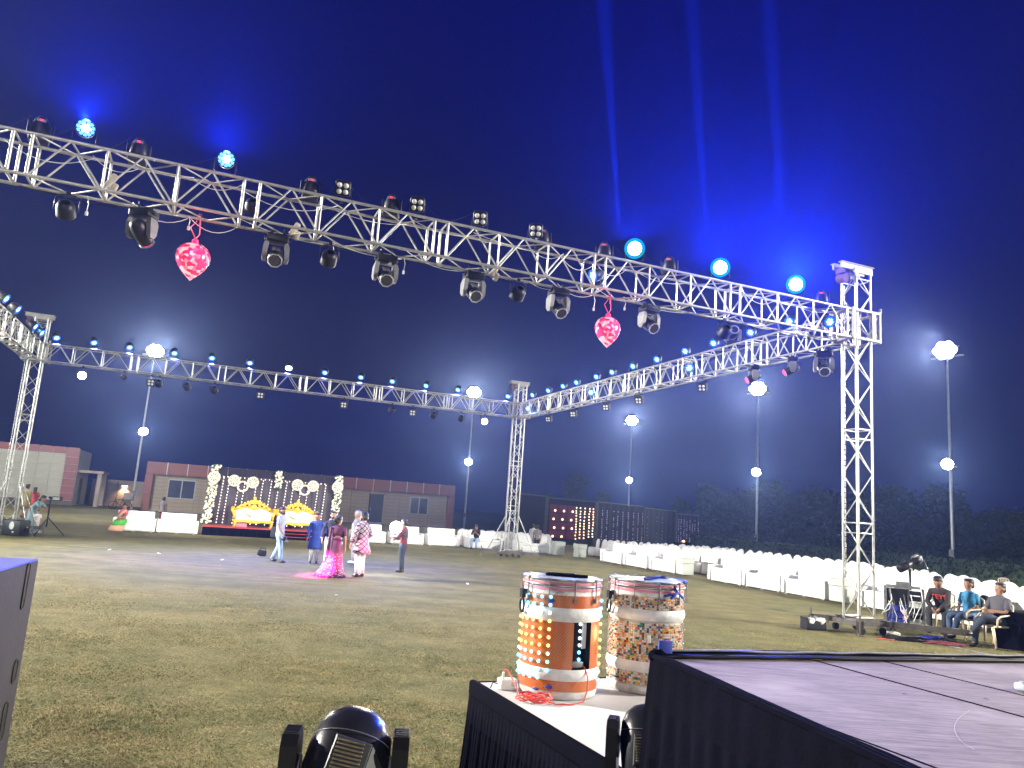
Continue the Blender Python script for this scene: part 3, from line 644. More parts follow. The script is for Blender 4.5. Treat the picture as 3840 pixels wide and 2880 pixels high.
# cables and plug tails along the near truss
def sag(a, b, d, n=8): a = Vector(a); b = Vector(b); return [a.lerp(b, k / n) - Vector((0, 0, d * 4 * (k / n) * (1 - k / n))) for k in range(n + 1)]
cab = MB(); rnd = random.Random(5); u = -17.0
while u < -0.8:
    u2 = min(u + rnd.uniform(0.6, 1.6), -0.6); cab.tube(sag(W(u, rnd.uniform(0.0, .35), HB + DZ - 0.03), W(u2, rnd.uniform(0.0, .35), HB + DZ - 0.03), rnd.uniform(0.02, 0.22)), 0.006, 5)
    if rnd.random() < 0.6: cab.tube(sag(W(u, 0.33, HB + rnd.uniform(0, .2)), W(u2, 0.36, HB - 0.02), rnd.uniform(0.05, 0.2)), 0.006, 5)
    if rnd.random() < 0.45:
        l = rnd.uniform(0.12, 0.4); cab.tube([W(u, 0.3, HB), W(u + 0.03, 0.28, HB - l * .5), W(u + 0.02, 0.3, HB - l)], 0.006, 5); cab.box(W(u + 0.02, 0.3, HB - l - 0.03), (0.035, 0.03, 0.06))
    u = u2
tag(cab.obj('power_cable', 'white_plastic'), 'thin pale power cables looping along the near truss', 'cable')
cab2 = MB(); u = -17.0
while u < -0.8:
    u2 = min(u + rnd.uniform(0.8, 2.2), -0.6); cab2.tube(sag(W(u, 0.36, HB + 0.03), W(u2, 0.36, HB + 0.02), rnd.uniform(0.03, 0.12)), 0.009, 5); u = u2
tag(cab2.obj('power_cable', 'black'), 'black power cables strapped along the near truss', 'cable')

wr = MB(); rw = random.Random(15)
for u in (-16.55, -15.92, -15.17, -13.85, -12.44, -11.92, -10.99, -10.57, -9.35, -8.2, -6.58, -5.99, -5.01, -3.86, -1.79):
    s_ = rw.choice((-1, 1)); wr.tube(sag(W(u + s_ * .12, .12, ZT + .36), W(u + s_ * rw.uniform(.45, .8), .02, ZT), .03, 5), .0035, 4)
for u in (-14.96, -12.88, -10.98, -9.3, -7.52, -5.43):
    for s_ in (-.1, .1): wr.box(W(u + s_, .355, HB - .0), (.05, .075, .09), TH); wr.cyl(W(u + s_, .36, HB + .02), W(u + s_, .36, HB + .10), .008, n=5)
tag(wr.obj('safety_wire', 'black'), 'thin black safety wires and clamps holding the lamps on the near truss', 'wire')
for i, (u, v_, z_) in enumerate(((-15.45, .02, HB + .22), (-12.62, .30, HB + .12), (-8.9, .30, HB + .06))):
    b = MB(); b.rbox((0, 0, 0), (.10, .08, .26), .035, ry=.45, seg=3); b.rbox((.05, .01, -.10), (.09, .07, .16), .03, ry=.3, seg=3); o = tag(b.obj('wrapped_plug', 'khaki'), ('cloth wrapped cable joint taped to a brace left of the first pink heart', 'cloth wrapped cable joint above the second hanging moving head', 'cloth wrapped cable joint in the middle of the near truss')[i], 'cable joint'); o.location = W(u, v_, z_); o.rotation_euler = (0, 0, TH)

# pink heart lanterns
def heart_mat():
    m = bpy.data.materials.new('pink_heart_foil'); m.use_nodes = True; n = m.node_tree.nodes; l = m.node_tree.links; b = n['Principled BSDF']
    t = n.new('ShaderNodeTexCoord'); no = n.new('ShaderNodeTexVoronoi'); no.inputs['Scale'].default_value = 17
    l.new(t.outputs['Object'], no.inputs['Vector']); r = n.new('ShaderNodeValToRGB'); l.new(no.outputs['Color'], r.inputs[0])
    r.color_ramp.elements[0].position = 0.25; r.color_ramp.elements[0].color = (0.28, 0.0, 0.04, 1); r.color_ramp.elements[1].position = 0.74; r.color_ramp.elements[1].color = (1.0, 0.70, 0.66, 1)
    e = r.color_ramp.elements.new(0.52); e.color = (0.80, 0.018, 0.12, 1)
    l.new(r.outputs[0], b.inputs['Emission Color']); b.inputs['Emission Strength'].default_value = 0.95
    b.inputs['Base Color'].default_value = (0.5, 0.03, 0.12, 1); b.inputs['Roughness'].default_value = 0.2; b.inputs['Coat Weight'].default_value = 0.6
    return m
MT['heart_foil'] = heart_mat()
def heart(label, u, zc, ztop):
    t = thing('heart_lantern', label, 'lantern', W(u, 0.1, zc), TH, 'pink hearts hanging under the near truss')
    prof = [(0.0, 0.245), (0.06, 0.243), (0.14, 0.225), (0.21, 0.175), (0.252, 0.10), (0.265, 0.02), (0.245, -0.07), (0.20, -0.16), (0.13, -0.245), (0.06, -0.315), (0.022, -0.35), (0.0, -0.372)]
    m = MB(); n = 26
    rings = [[(r * math.cos(2 * PI * k / n) * 1.0, r * 0.86 * math.sin(2 * PI * k / n), z + (0.004 * math.cos(4 * PI * k / n) * (r > .1 and z > 0))) for k in range(n)] for r, z in prof]
    m.loft(rings, False); sh = m.obj('foil_shell', 'heart_foil', t)
    k = MB(); k.ell((0, 0, 0.29), 0.055, 12, 8); k.ell((0, 0, 0.245), (0.08, 0.08, 0.018), 12, 6); k.obj('bead', 'heart', t)
    c = MB(); z = ztop - zc; c.tube([(0, 0, 0.33), (0.05, 0, z * 0.55), (0.03, 0, z)], 0.007, 5); c.tube([(0, 0, 0.33), (-0.10, 0, z * 0.6 + 0.05), (-0.03, 0, z * 0.8), (0.0, 0, z)], 0.007, 5); c.cyl((0.03, 0, z * .86), (0.03, 0, z * .72), 0.014, n=6); c.obj('hanging_cord', 'pink_cord', t)
    point('heart_lamp', W(u, -0.35, zc + 0.1), 14, (1, 0.05, 0.18), 0.2)
heart('glowing pink foil heart under the near truss, the larger one beside the first moving head', -14.14, 5.73, HB)
heart('glowing pink foil heart under the near truss, the one hanging toward the right tower', -6.5, 5.75, HB)

# ================================================================== FLOODLIGHT MASTS
FLM = {}
def flood_mast(label, x, y, power=FLOOD, col=(1.0, 0.92, 0.76), H=14.4, tgt=None, cone=120):
    t = thing('floodlight_mast', label, 'floodlight mast', (x, y, 0), 0, 'floodlight masts round the lawn')
    tgt = tgt or W(-9, 12, 0); az = math.atan2(tgt.y - y, tgt.x - x) + PI / 2
    if not FLM:
        p = MB(); p.cyl((0, 0, 0), (0, 0, H), 0.115, 0.055, 12); p.cyl((0, 0, 0), (0, 0, 0.04), 0.28, n=12); FLM['pole'] = p.mesh('pole', 'pole')
        a = MB(); a.box((0, 0, 0), (2.0, 0.09, 0.09)); a.box((0, 0, 0.62), (1.5, 0.08, 0.08)); a.box((0, 0.02, 0.3), (0.1, 0.08, 0.6)); FLM['arm'] = a.mesh('crossarm', 'pole')
        h = MB(); h.cyl((0, -0.04, 0), (0, 0.20, 0), 0.31, 0.18, 18); FLM['head'] = h.mesh('floodlight', 'alu_dull')
        l = MB(); l.ell((0, -0.045, 0), (0.30, 0.06, 0.285), 16, 8); FLM['lens'] = l.mesh('lens', 'flood_on')
    link('pole', FLM['pole'], t); arm = link('crossarm', FLM['arm'], t, (0, 0, H - 0.5), az)
    def head(par_, loc, tilt=0.42, s=1.0):
        h = link('floodlight', FLM['head'], par_, loc); h.rotation_euler = (tilt, 0, az if par_ is t else 0); h.scale = (s,) * 3; link('lens', FLM['lens'], h)
    for k, kz in ((-1, 0), (0, 0), (1, 0), (-.5, .28), (.5, .28), (-.5, -.28), (.5, -.28)):  # seven overlapping heads, shaped as the oval glare of the lamp
        hh = link('floodlight', FLM['head'], t, Vector((0, 0, H - 0.1 + kz)) + Matrix.Rotation(az, 3, 'Z') @ Vector((k * 0.44, -0.22 - 0.02 * abs(k), 0))); hh.rotation_euler = (0.3, 0, az); link('lens', FLM['lens'], hh)
    hh = link('floodlight', FLM['head'], t, Vector((0, 0, 6.9)) + Matrix.Rotation(az, 3, 'Z') @ Vector((0, -0.36, 0))); hh.rotation_euler = (0.2, 0, az); hh.scale = (1.25, 1.1, 1.2); link('lens', FLM['lens'], hh)
    br = MB(); br.box((0, -0.16, 0), (0.9, 0.1, 0.07)); o = br.obj('bracket', 'pole', t, (0, 0, 6.75), az)
    b = MB(); b.box((0, -0.14, 1.4), (0.3, 0.16, 0.42)); b.obj('switch_box', 'alu_dull', t, (0, 0, 0), az)
    f = Matrix.Rotation(az, 3, 'Z') @ Vector((0, -0.55, 0)); p = Vector((x, y, H)) + f
    if power:
        spot('flood_beam', p, tgt, power, col, cone, 0.6, 0.5); spot('flood_beam', Vector((x, y, 6.9)) + f, tgt, power * 0.22, (0.93, 1.0, 0.93), 130, 0.6, 0.3)
    return t
flood_mast('floodlight mast behind the flower stage at the left hall', -32.8, 67.6, FLOOD * 0.75, cone=60)
d2 = 78 / gnd(1001, 1133).y; m2 = depth(1004, 1110, 78); flood_mast('floodlight mast behind the middle of the back truss', m2.x, m2.y, FLOOD * 0.75, cone=60)
m3 = depth(1357, 1110, 92); flood_mast('floodlight mast rising behind the dark booths with string lights', m3.x, m3.y, FLOOD * 0.75, cone=60)
flood_mast('floodlight mast behind the hedge between the booths and the right tower', 21.9, 65.65, FLOOD * 0.75, cone=60)
flood_mast('floodlight mast at the right beyond the covered chairs', 28.1, 47.5, FLOOD * 0.75, cone=60)
flood_mast('unseen floodlight mast added left of the stage to light the lawn', -33, 15, FLOOD * 6.2, (1.0, 0.94, 0.80), tgt=W(-10, 1, 0), cone=76)  # out of view, added to light the lawn
flood_mast('unseen floodlight mast added right of the stage to balance the light', 37, 9, FLOOD * 4.3, (1.0, 0.94, 0.80), tgt=W(-9, 2, 0), cone=76)  # out of view, added to lighten the right side
flood_mast('unseen floodlight mast added far left to light the buildings', -32, 34, FLOOD * 0.95, (1.0, 0.90, 0.78), tgt=W(-10, 61, 1))  # out of view, added to light the building fronts
flood_mast('unseen floodlight mast assumed behind the stage and the camera', 2, -34, FLOOD * 0.8, (1.0, 0.93, 0.82), tgt=W(-9, 12, 0))  # out of view, added for warm light assumed to come from behind the camera

# ================================================================== BUILDINGS
def long_house():
    t = thing('long_building', 'long low building with maroon fascia and beige plank walls behind the flower stage', 'building', W(-18.2, 61.0), TH)
    Wd, H, D = 28.6, 4.3, 9.0
    MB().box((Wd / 2, D / 2 + 0.62, 1.65), (Wd - 0.7, D - 0.6, 3.3)).obj('wall', 'soffit', t)
    MB().box((Wd / 2, D / 2 + 0.3, H - 0.55), (Wd - 0.1, D + 0.5, 1.0)).obj('roof', 'soffit', t)
    n = 17; pw = Wd / n; pm = MB().rbox((0, 0, 0), (pw - 0.06, 0.08, 1.08), 0.012, seg=1).mesh('fascia_panel', 'fascia')
    jm = MB().box((0, 0, 0), (0.055, 0.05, 1.12)).mesh('joint_strip', 'joint')
    for k in range(n):
        link('fascia_panel', pm, t, ((k + 0.5) * pw, 0.0, H - 0.56))
        if k: link('joint_strip', jm, t, (k * pw, 0.0, H - 0.55))
    for x in (0.32, Wd - 0.32):
        for k in range(2): MB().rbox((x, 0.20, 0.8 + k * 1.6 - 0.0), (0.64, 0.50, 1.57), 0.012, seg=1).obj('fascia_panel', 'fascia', t)
    wins = [(1.9, 4.2), (Wd - 4.5, Wd - 2.6)]; door = (Wd - 8.6, Wd - 7.2)
    cuts = sorted({0.66, 1.9, 4.2, 7.2, 10.2, 13.2, 16.2, 18.2, door[0], door[1], 23.0, wins[1][0], wins[1][1], Wd - 0.66})
    cache = {}
    for a, b in zip(cuts, cuts[1:]):
        for r in range(9):
            if a >= door[0] - .01 and b <= door[1] + .01 and r < 8: continue
            if any(a >= w[0] - .01 and b <= w[1] + .01 for w in wins) and 3 <= r < 8: continue
            k = round(b - a, 3)
            if k not in cache: cache[k] = MB().rbox((0, 0, 0), (b - a - 0.02, 0.05, 0.325), 0.01, seg=1).mesh('plank', 'plank')
            link('plank', cache[k], t, ((a + b) / 2, 0.45 + 0.004 * ((r * 7 + int(a)) % 3), 0.32 + r * 0.34))
    for a, b in wins:
        f = MB(); z0, z1 = 1.17, 2.87
        for x in (a + .04, (a + b) / 2, b - .04): f.box((x, 0.43, (z0 + z1) / 2), (0.09, 0.09, z1 - z0))
        for z in (z0 + .04, z1 - .04): f.box(((a + b) / 2, 0.425, z), (b - a, 0.08, 0.09))
        fo = f.obj('window', 'frame', t)
        for q in (0, 1): MB().box((a + (b - a) * (0.25 + 0.5 * q), 0.46, (z0 + z1) / 2), ((b - a) / 2 - 0.1, 0.02, z1 - z0 - 0.12)).obj('pane', 'pane', fo)
    dd = MB(); dd.rbox((sum(door) / 2, 0.45, 1.5), (1.24, 0.06, 2.7), 0.01, seg=1); d = dd.obj('door', 'door', t)
    MB().cyl((door[0] + 0.2, 0.39, 1.3), (door[0] + 0.2, 0.39, 1.5), 0.02, n=8).obj('handle', 'frame', d)
    MB().box((Wd / 2, 0.30, 0.08), (Wd - 1.4, 0.7, 0.14)).obj('plinth', 'wall', t)
long_house()
def left_hall():
    t = thing('side_hall', 'grey tiled hall with a maroon border at the left edge', 'building', W(-43.0, 62.6), TH)
    Wd, H, D = 19.3, 4.85, 7.5
    MB().box((Wd / 2, D / 2 + 0.06, H / 2), (Wd, D, H)).obj('wall', 'grout', t)
    tw, th = 1.02, 0.62; tm = MB().rbox((0, 0, 0), (tw - 0.035, 0.05, th - 0.03), 0.008, seg=1).mesh('tile', 'tile'); rm = MB().rbox((0, 0, 0), (tw - 0.035, 0.06, th - 0.03), 0.008, seg=1).mesh('tile', 'fascia2')
    nx = int((Wd) / tw); x0 = Wd - nx * tw; nz = 7
    for i in range(nx):
        for k in range(nz):
            z = 0.42 + th * (k + 0.5)
            link('tile', rm if i >= nx - 1 else tm, t, (x0 + (i + .5) * tw, 0.03, z))
        link('tile', rm, t, (x0 + (i + .5) * tw, 0.025, H - 0.16 - 0.0))
    MB().box((Wd / 2, 0.02, 0.2), (Wd - .02, 0.1, 0.4)).obj('plinth', 'soffit', t)
    sl = MB(); sl.box((Wd + 1.0, 3.0, 3.0), (2.0, 4.6, 0.22)); sl.obj('porch_slab', 'wall', t)
    pp = MB().box((0, 0, 1.45), (0.36, 0.36, 2.9)).mesh('porch_pillar', 'wall')
    for y in (1.1, 4.8): link('porch_pillar', pp, t, (Wd + 1.7, y, 0))
    MB().box((Wd + 0.05, 3.0, 1.25), (0.06, 1.3, 2.3)).obj('door', 'door', t)
left_hall()
bw = thing('boundary_wall', 'plastered boundary wall between the two buildings with a lit lamp', 'wall', W(-23.4, 71.0), TH)
for k in range(3): MB().rbox((1.15 + k * 2.3, 0, 1.2), (2.26, 0.2, 2.4), 0.01, seg=1).obj('wall_panel', 'wall', bw)
MB().box((3.45, 0, 2.45), (7.0, 0.3, 0.1)).obj('coping', 'wall', bw)
lp = MB(); lp.rbox((2.9, -0.22, 2.05), (0.5, 0.22, 0.12), 0.03); lp.cyl((2.9, -0.05, 2.1), (2.9, -0.22, 2.1), 0.03, n=8); wl = tag(lp.obj('wall_lamp', 'alu_dull'), 'lit lamp fixed on the plastered boundary wall', 'wall lamp'); wl.location = bw.location; wl.rotation_euler = bw.rotation_euler
MB().rbox((2.9, -0.24, 1.975), (0.44, 0.17, 0.03), 0.01).obj('lamp_glass', 'warm_on', wl)
wlp = W(-23.4 + 2.9, 71.0 - 0.35, 1.9); spot('wall_lamp_beam', wlp, wlp + UD * 0.0 + VD * 0.12 - Vector((0, 0, 1)), 260, (1, 0.62, 0.28), 110, 0.6, 0.1)

def bicycle():
    p = gnd(258, 1099); t = thing('bicycle', 'black bicycle parked by the mast with a white box on its rack', 'bicycle', (p.x * 0.97, p.y * 0.97, 0), TH + 0.05)
    w = MB(); w.tube([(0.33 * math.cos(a * PI / 9), 0, 0.33 * math.sin(a * PI / 9)) for a in range(18)], 0.025, 6, True)
    for k in range(6): a = k * PI / 6; w.cyl((0.32 * math.cos(a), 0, 0.32 * math.sin(a)), (-0.32 * math.cos(a), 0, -0.32 * math.sin(a)), 0.006, n=4)
    wm = w.mesh('wheel', 'black'); link('wheel', wm, t, (-0.55, 0, 0.35)); link('wheel', wm, t, (0.55, 0, 0.35))
    f = MB()
    for a, b in (((-0.55, 0, .35), (-0.38, 0, .95)), ((-0.42, 0, .80), (0.15, 0, .82)), ((-0.40, 0, .75), (0.0, 0, .32)), ((0.0, 0, .32), (0.18, 0, .9)), ((0.0, 0, .32), (0.55, 0, .35)), ((0.15, 0, .80), (0.55, 0, .35)), ((0.2, 0, .78), (0.8, 0, .78))): f.cyl(a, b, 0.022, n=6)
    f.obj('frame', 'black', t); h = MB(); h.tube([(-0.42, -0.28, 1.0), (-0.38, -0.1, .97), (-0.38, 0.1, .97), (-0.42, 0.28, 1.0)], 0.02, 6); h.obj('handlebar', 'black', t)
    MB().rbox((0.2, 0, 0.94), (0.26, 0.15, 0.07), 0.03).obj('saddle', 'black', t)
    b = MB(); b.rbox((0, 0, 0.30), (0.75, 0.5, 0.6), 0.02); b.box((0, -0.255, 0.3), (0.5, 0.02, 0.36)); bo = b.obj('crate', 'alu_dull'); tag(bo, 'pale box resting on the rack of the parked bicycle', 'box'); bo.location = Vector(t.location) + UD * 0.55 + Vector((0, 0, 0.81)); bo.rotation_euler = (0, 0, TH)
bicycle()

# ================================================================== FLOWER STAGE
def pleats(x0, x1, z0, z1, y, amp=0.02, step=0.09, n=2, flare=0.0):
    m = MB(); N = max(2, int((x1 - x0) / step * n)); rows = []
    for j, z in enumerate((z1, z0 + (z1 - z0) * .6, z0)):
        rows.append([(x0 + (x1 - x0) * i / N, y + amp * (0.5 + j * 0.35) * math.sin(i * PI / n + 0.7 * math.sin(i * 0.37)) - flare * j, z) for i in range(N + 1)])
    for a, b in zip(rows, rows[1:]):
        o = len(m.v); k = N + 1; m._add(a + b, [(i, i + 1, k + i + 1, k + i) for i in range(N)], True)
    return m
SX, SV = -13.25, 26.2; STG = W(SX, SV)
def S(x, y, z=0.0): return W(SX + x * 0.945, SV + y, z)
st = thing('flower_stage', 'low wedding platform with red carpet and black pleated skirting', 'stage', STG, TH); st.scale = (0.945, 1, 1)
MB().box((3.5, 1.3, 0.19), (6.9, 2.5, 0.38)).obj('platform', 'black_cloth', st)
MB().rbox((3.5, 1.3, 0.395), (6.98, 2.58, 0.03), 0.008, seg=1).obj('carpet', 'red_carpet', st)
pleats(0, 7, 0.01, 0.375, -0.03, 0.022).obj('skirting', 'black_cloth', st)
q = pleats(-0.03, 2.5, 0.01, 0.375, 0, 0.022).obj('skirting', 'black_cloth', st, (-0.0, 0.0, 0), PI / 2); q.location = (7.02, 0, 0)
sp_ = thing('steps', 'dark two tread steps with red edging before the wedding platform', 'steps', S(3.35, -0.62), TH)
for k in range(2):
    MB().box((1.0, 0.12 + k * 0.28, 0.07 + k * 0.07 - 0.0), (2.0, 0.28 + 0.0, 0.14 + k * 0.14)).obj('tread', 'black_cloth', sp_)
    MB().box((1.0, -0.025 + k * 0.28, 0.13 + k * 0.14), (2.0, 0.02, 0.02)).obj('edging', 'red_carpet', sp_)
bd = thing('backdrop', 'dark curtain backdrop on a black frame behind the two gold thrones', 'backdrop', STG, TH); bd.scale = (0.945, 1, 1)
fr = MB()
for x in (0.12, 3.5, 6.88): fr.box((x, 2.5, 1.85), (0.08, 0.08, 2.9))
fr.box((3.5, 2.5, 3.26), (6.84, 0.08, 0.08)); fr.obj('frame', 'black', bd)
pleats(0.15, 6.85, 0.42, 2.85, 2.42, 0.03, 0.16).obj('curtain', 'curtain', bd)
for k in range(9): MB().rbox((0.56 + k * 0.735, 2.40, 3.02), (0.72, 0.04, 0.42), 0.01, seg=1).obj('header_panel', 'booth', bd)
rosem = MB(); rosem.ell((0, 0, 0), (0.052, 0.04, 0.052), 7, 5); rosem.ell((0, -0.022, 0.0), (0.026, 0.028, 0.028), 6, 4); rose = rosem.mesh('rose', 'rose')
rg = random.Random(11)
def flower_column(label, x, y, z0, z1, wdt, n, wob):
    t = thing('flower_column', label, 'flower column', S(x, y, 0), TH, 'rose columns on the flower stage')
    b = MB(); N = 10; rings = []
    for i in range(N + 1):
        z = z0 + (z1 - z0) * i / N; cx = wob * (i / N - 0.5); r = wdt * 0.40 * (1 + 0.14 * math.sin(i * 2.1))
        rings.append([(cx + r * math.cos(a * PI / 5), 0.06 * math.sin(a * PI / 5), z) for a in range(10)])
    b.loft(rings, smooth=False); b.obj('leaf_backing', 'leaf', t)
    for k in range(n):
        f = (k + rg.random()) / n; z = z0 + 0.05 + (z1 - z0 - 0.1) * f; xx = wob * (f - 0.5) + (rg.random() - 0.5) * wdt
        o = link('rose', rose, t, (xx, -0.06 - 0.03 * rg.random(), z)); s = rg.uniform(0.85, 1.25); o.scale = (s, s, s); o.rotation_euler = (rg.uniform(-.4, .4), rg.uniform(-1, 1), rg.uniform(-.4, .4))
    return t
flower_column('tall column of cream roses at the left end of the backdrop', 0.22, 2.22, 0.42, 3.42, 0.44, 150, 0.16)
flower_column('tall column of cream roses at the right end of the backdrop', 6.82, 2.22, 0.42, 3.36, 0.40, 130, 0.10)
flower_column('short hanging block of cream roses at the top centre of the backdrop', 3.60, 2.25, 2.42, 3.36, 0.38, 44, 0.0)
petm = MB(); petm.ell((0, 0, 0), (0.034, 0.03, 0.048), 6, 4); pet = petm.mesh('petal', 'petal')
def wreath(label, x, y, z, r, full):
    t = thing('flower_wreath', label, 'wreath', S(x, y, z), TH, 'round flower wreaths on the backdrop')
    m = MB(); n = 22; m.tube([(r * math.cos(2 * PI * k / n), 0, r * math.sin(2 * PI * k / n)) for k in range(n)], 0.032, 6, True); m.obj('ring', 'petal', t)
    for k in range(26):
        a = 2 * PI * k / 26; o = link('petal', pet, t, (1.12 * r * math.cos(a), -0.025, 1.12 * r * math.sin(a))); o.rotation_euler = (0, -a + PI / 2, 0)
    if full:
        MB().cyl((0, 0.0, 0), (0, 0.03, 0), r * 0.92, n=18).obj('leaf_backing', 'leaf', t)
        for rr, nn in ((0, 1), (r * 0.40, 6), (r * 0.74, 9)):
            for k in range(nn):
                a = 2 * PI * k / max(1, nn) + rr * 9; o = link('rose', rose, t, (rr * math.cos(a), -0.045, rr * math.sin(a))); s = rg.uniform(0.85, 1.1); o.scale = (s,) * 3
    return t
wreath('rose filled wreath upper left of the left group on the backdrop', 1.29, 2.28, 2.66, 0.235, True)
wreath('rose filled wreath upper right of the left group on the backdrop', 2.26, 2.28, 2.64, 0.235, True)
wreath('hollow cream wreath below the left group on the backdrop', 1.76, 2.30, 2.40, 0.225, False)
wreath('rose filled wreath upper left of the right group on the backdrop', 4.62, 2.28, 2.68, 0.235, True)
wreath('rose filled wreath upper right of the right group on the backdrop', 5.47, 2.28, 2.68, 0.235, True)
wreath('hollow cream wreath below the right group on the backdrop', 5.04, 2.30, 2.44, 0.225, False)
wreath('rose filled wreath fixed on the left flower column', 0.26, 2.10, 2.76, 0.235, True)
wreath('rose filled wreath fixed on the right flower column', 6.80, 2.10, 2.72, 0.235, True)
bulbm = MB(); bulbm.cyl((0, 0, -0.034), (0, 0, 0.012), 0.006, 0.030, n=6); bulbm.cyl((0, 0, 0.012), (0, 0, 0.03), 0.030, 0.012, n=6); bulb = bulbm.mesh('bulb', 'bulb_white')
xs_ = (0.76, 1.05, 1.57, 1.86, 2.46, 2.80, 3.24, 3.62, 4.06, 4.42, 4.83, 5.22, 5.78, 6.18)
for i, x in enumerate(xs_):
    zt = 2.84 if i in (0, 4, 5, 6, 8, 12, 13) else 2.62 if i != 7 else 2.3
    t = thing('light_string', f'string of triangular bulbs hanging on the backdrop, {ORD[i]} from its left column', 'string light', S(x, 2.33, 0), TH, 'light strings on the backdrop')
    sl_ = -0.10 + 0.02 * math.sin(i * 2.0)
    w = MB(); w.tube([(0, 0, zt), (sl_ * .5, 0.0, (zt + .46) / 2), (sl_, 0, 0.46)], 0.004, 4); w.obj('wire', 'white_plastic', t)
    n = int((zt - 0.46) / 0.145)
    for k in range(n): f = (k + 0.5) / n; link('bulb', bulb, t, (sl_ * f, -0.02, zt + (0.46 - zt) * f))
t = thing('light_string', 'row of triangular bulbs along the top of the curtain', 'string light', S(0, 2.33, 2.84), TH, 'light strings on the backdrop'); t.scale = (0.945, 1, 1)
MB().tube([(0.7, 0, 0), (3.5, 0, 0.02), (6.3, 0, 0)], 0.004, 4).obj('wire', 'white_plastic', t)
for k in range(26):
    x = 0.74 + k * 0.215
    if abs(x - 3.6) > 0.3: link('bulb', bulb, t, (x, -0.02, -0.01))

def throne(label, x, y):
    t = thing('throne_sofa', label, 'throne sofa', S(x, y, 0.41), TH, 'gold throne sofas on the flower stage')
    t.scale = (1.0, 1.0, 1.0)
    s = MB(); s.rbox((0, 0, 0.42), (1.66, 0.62, 0.16), 0.06, seg=3); s.obj('seat', 'cream', t)
    b = MB(); n = 15   # upholstered back following the arch
    poly = [(-0.86, 0.46)] + [(-0.86 + 1.72 * k / n, 0.80 + 0.22 * math.sin(PI * k / n)) for k in range(n + 1)] + [(0.86, 0.46)]
    b.prism(poly, 0.22, 0.34); b.obj('backrest', 'cream', t)
    h = MB(); hp = []
    for k in range(24):
        a = 2 * PI * k / 24; hp.append((0.030 * 16 * math.sin(a) ** 3 * 0.95, 0.70 + 0.0175 * (13 * math.cos(a) - 5 * math.cos(2 * a) - 2 * math.cos(3 * a) - math.cos(4 * a))))
    rings = []
    for f, yy in ((1.0, 0.21), (0.97, 0.15), (0.75, 0.105), (0.35, 0.09), (0.02, 0.088)): rings.append([(px * f, yy, 0.70 + (pz - 0.70) * f) for px, pz in hp])
    h.loft(rings); h.obj('heart_cushion', 'cream', t)
    a = MB()
    for sx in (-1, 1):   # scroll arms
        pts = [(sx * 0.90, 0.26, 0.86), (sx * 0.98, 0.12, 0.92), (sx * 1.01, -0.06, 0.88), (sx * 0.99, -0.22, 0.78), (sx * 0.93, -0.30, 0.66), (sx * 0.90, -0.30, 0.52), (sx * 0.93, -0.26, 0.40)]
        a.tube(pts, [0.06, 0.085, 0.09, 0.085, 0.075, 0.06, 0.055], 9)
        a.tube([(sx * 1.0, -0.29, 0.86), (sx * 1.03, -0.31, 0.78), (sx * 0.98, -0.33, 0.72), (sx * 0.92, -0.33, 0.78), (sx * 0.95, -0.32, 0.83)], 0.028, 7)
    a.obj('armrest', 'gold', t)
    pad = MB()
    for sx in (-1, 1): pad.rbox((sx * 0.90, 0.0, 0.64), (0.10, 0.5, 0.32), 0.045)
    pad.obj('arm_pad', 'cream', t)
    c = MB(); N = 22
    up = [(-0.84 + 1.68 * k / N, 0.2, 0.90 + 0.30 * math.sin(PI * k / N) ** 0.9) for k in range(N + 1)]
    lo = [(-0.88 + 1.76 * k / N, 0.2, 0.82 + 0.20 * math.sin(PI * k / N) - 0.20 * math.exp(-((k / N - 0.5) / 0.10) ** 2)) for k in range(N + 1)]
    c.tube(up, 0.05, 7); c.tube(lo, 0.045, 7)
    for k in (2, 5, 8, 11, 14, 17, 20):
        p, r = Vector(up[k]), Vector(lo[k]); c.tube([r, (p + r) / 2 + Vector((0.02, -0.02, 0)), p], [0.045, 0.065, 0.045], 7)
    for k, r in ((3, .055), (5, .065), (7, .075), (9, .085), (13, .085), (15, .075), (17, .065), (19, .055)):
        c.ell((up[k][0], 0.2, up[k][2] + r * 0.7), (r, 0.045, r * 1.25), 8, 6)
    c.ell((0, 0.2, 1.28), (0.13, 0.055, 0.12), 10, 7); c.ell((0, 0.2, 1.40), (0.075, 0.045, 0.13), 10, 7); c.ell((0, 0.18, 0.98), (0.16, 0.05, 0.14), 10, 7)
    c.obj('crest', 'gold', t)
    ap = MB(); N = 18
    poly = [(-0.90, 0.36)] + [(-0.90 + 1.8 * k / N, 0.27 - 0.035 * abs(math.sin(k * PI / 4.5)) - 0.06 * math.exp(-((k / N - .5) / .12) ** 2)) for k in range(N + 1)] + [(0.90, 0.36)]
    ap.prism(poly, -0.35, -0.29); ap.ell((0, -0.36, 0.27), (0.15, 0.03, 0.06), 9, 6); ap.obj('apron', 'gold', t)
    lm = MB(); lm.tube([(0, 0, 0.34), (0.05, -0.04, 0.24), (0.05, -0.02, 0.10), (-0.01, 0, 0.0)], [0.085, 0.075, 0.05, 0.06], 8); ms = lm.mesh('leg', 'gold')
    for sx, sy in ((-.88, -.28), (.84, -.28), (-.88, .22), (.84, .22)): link('leg', ms, t, (sx, sy, 0))
    return t
throne('gold carved throne sofa with white heart back, the complete one near the left wreaths', 2.42, 1.25)
throne('gold carved throne sofa behind the bearded photographer', 4.66, 1.25)
bx = MB().rbox((0, 0, 0.12), (0.55, 0.3, 0.24), 0.02).obj('box', 'tape'); tag(bx, 'small pinkish box on the carpet under the left throne', 'box'); bx.location = S(1.85, 1.15, 0.411); bx.rotation_euler = (0, 0, TH)

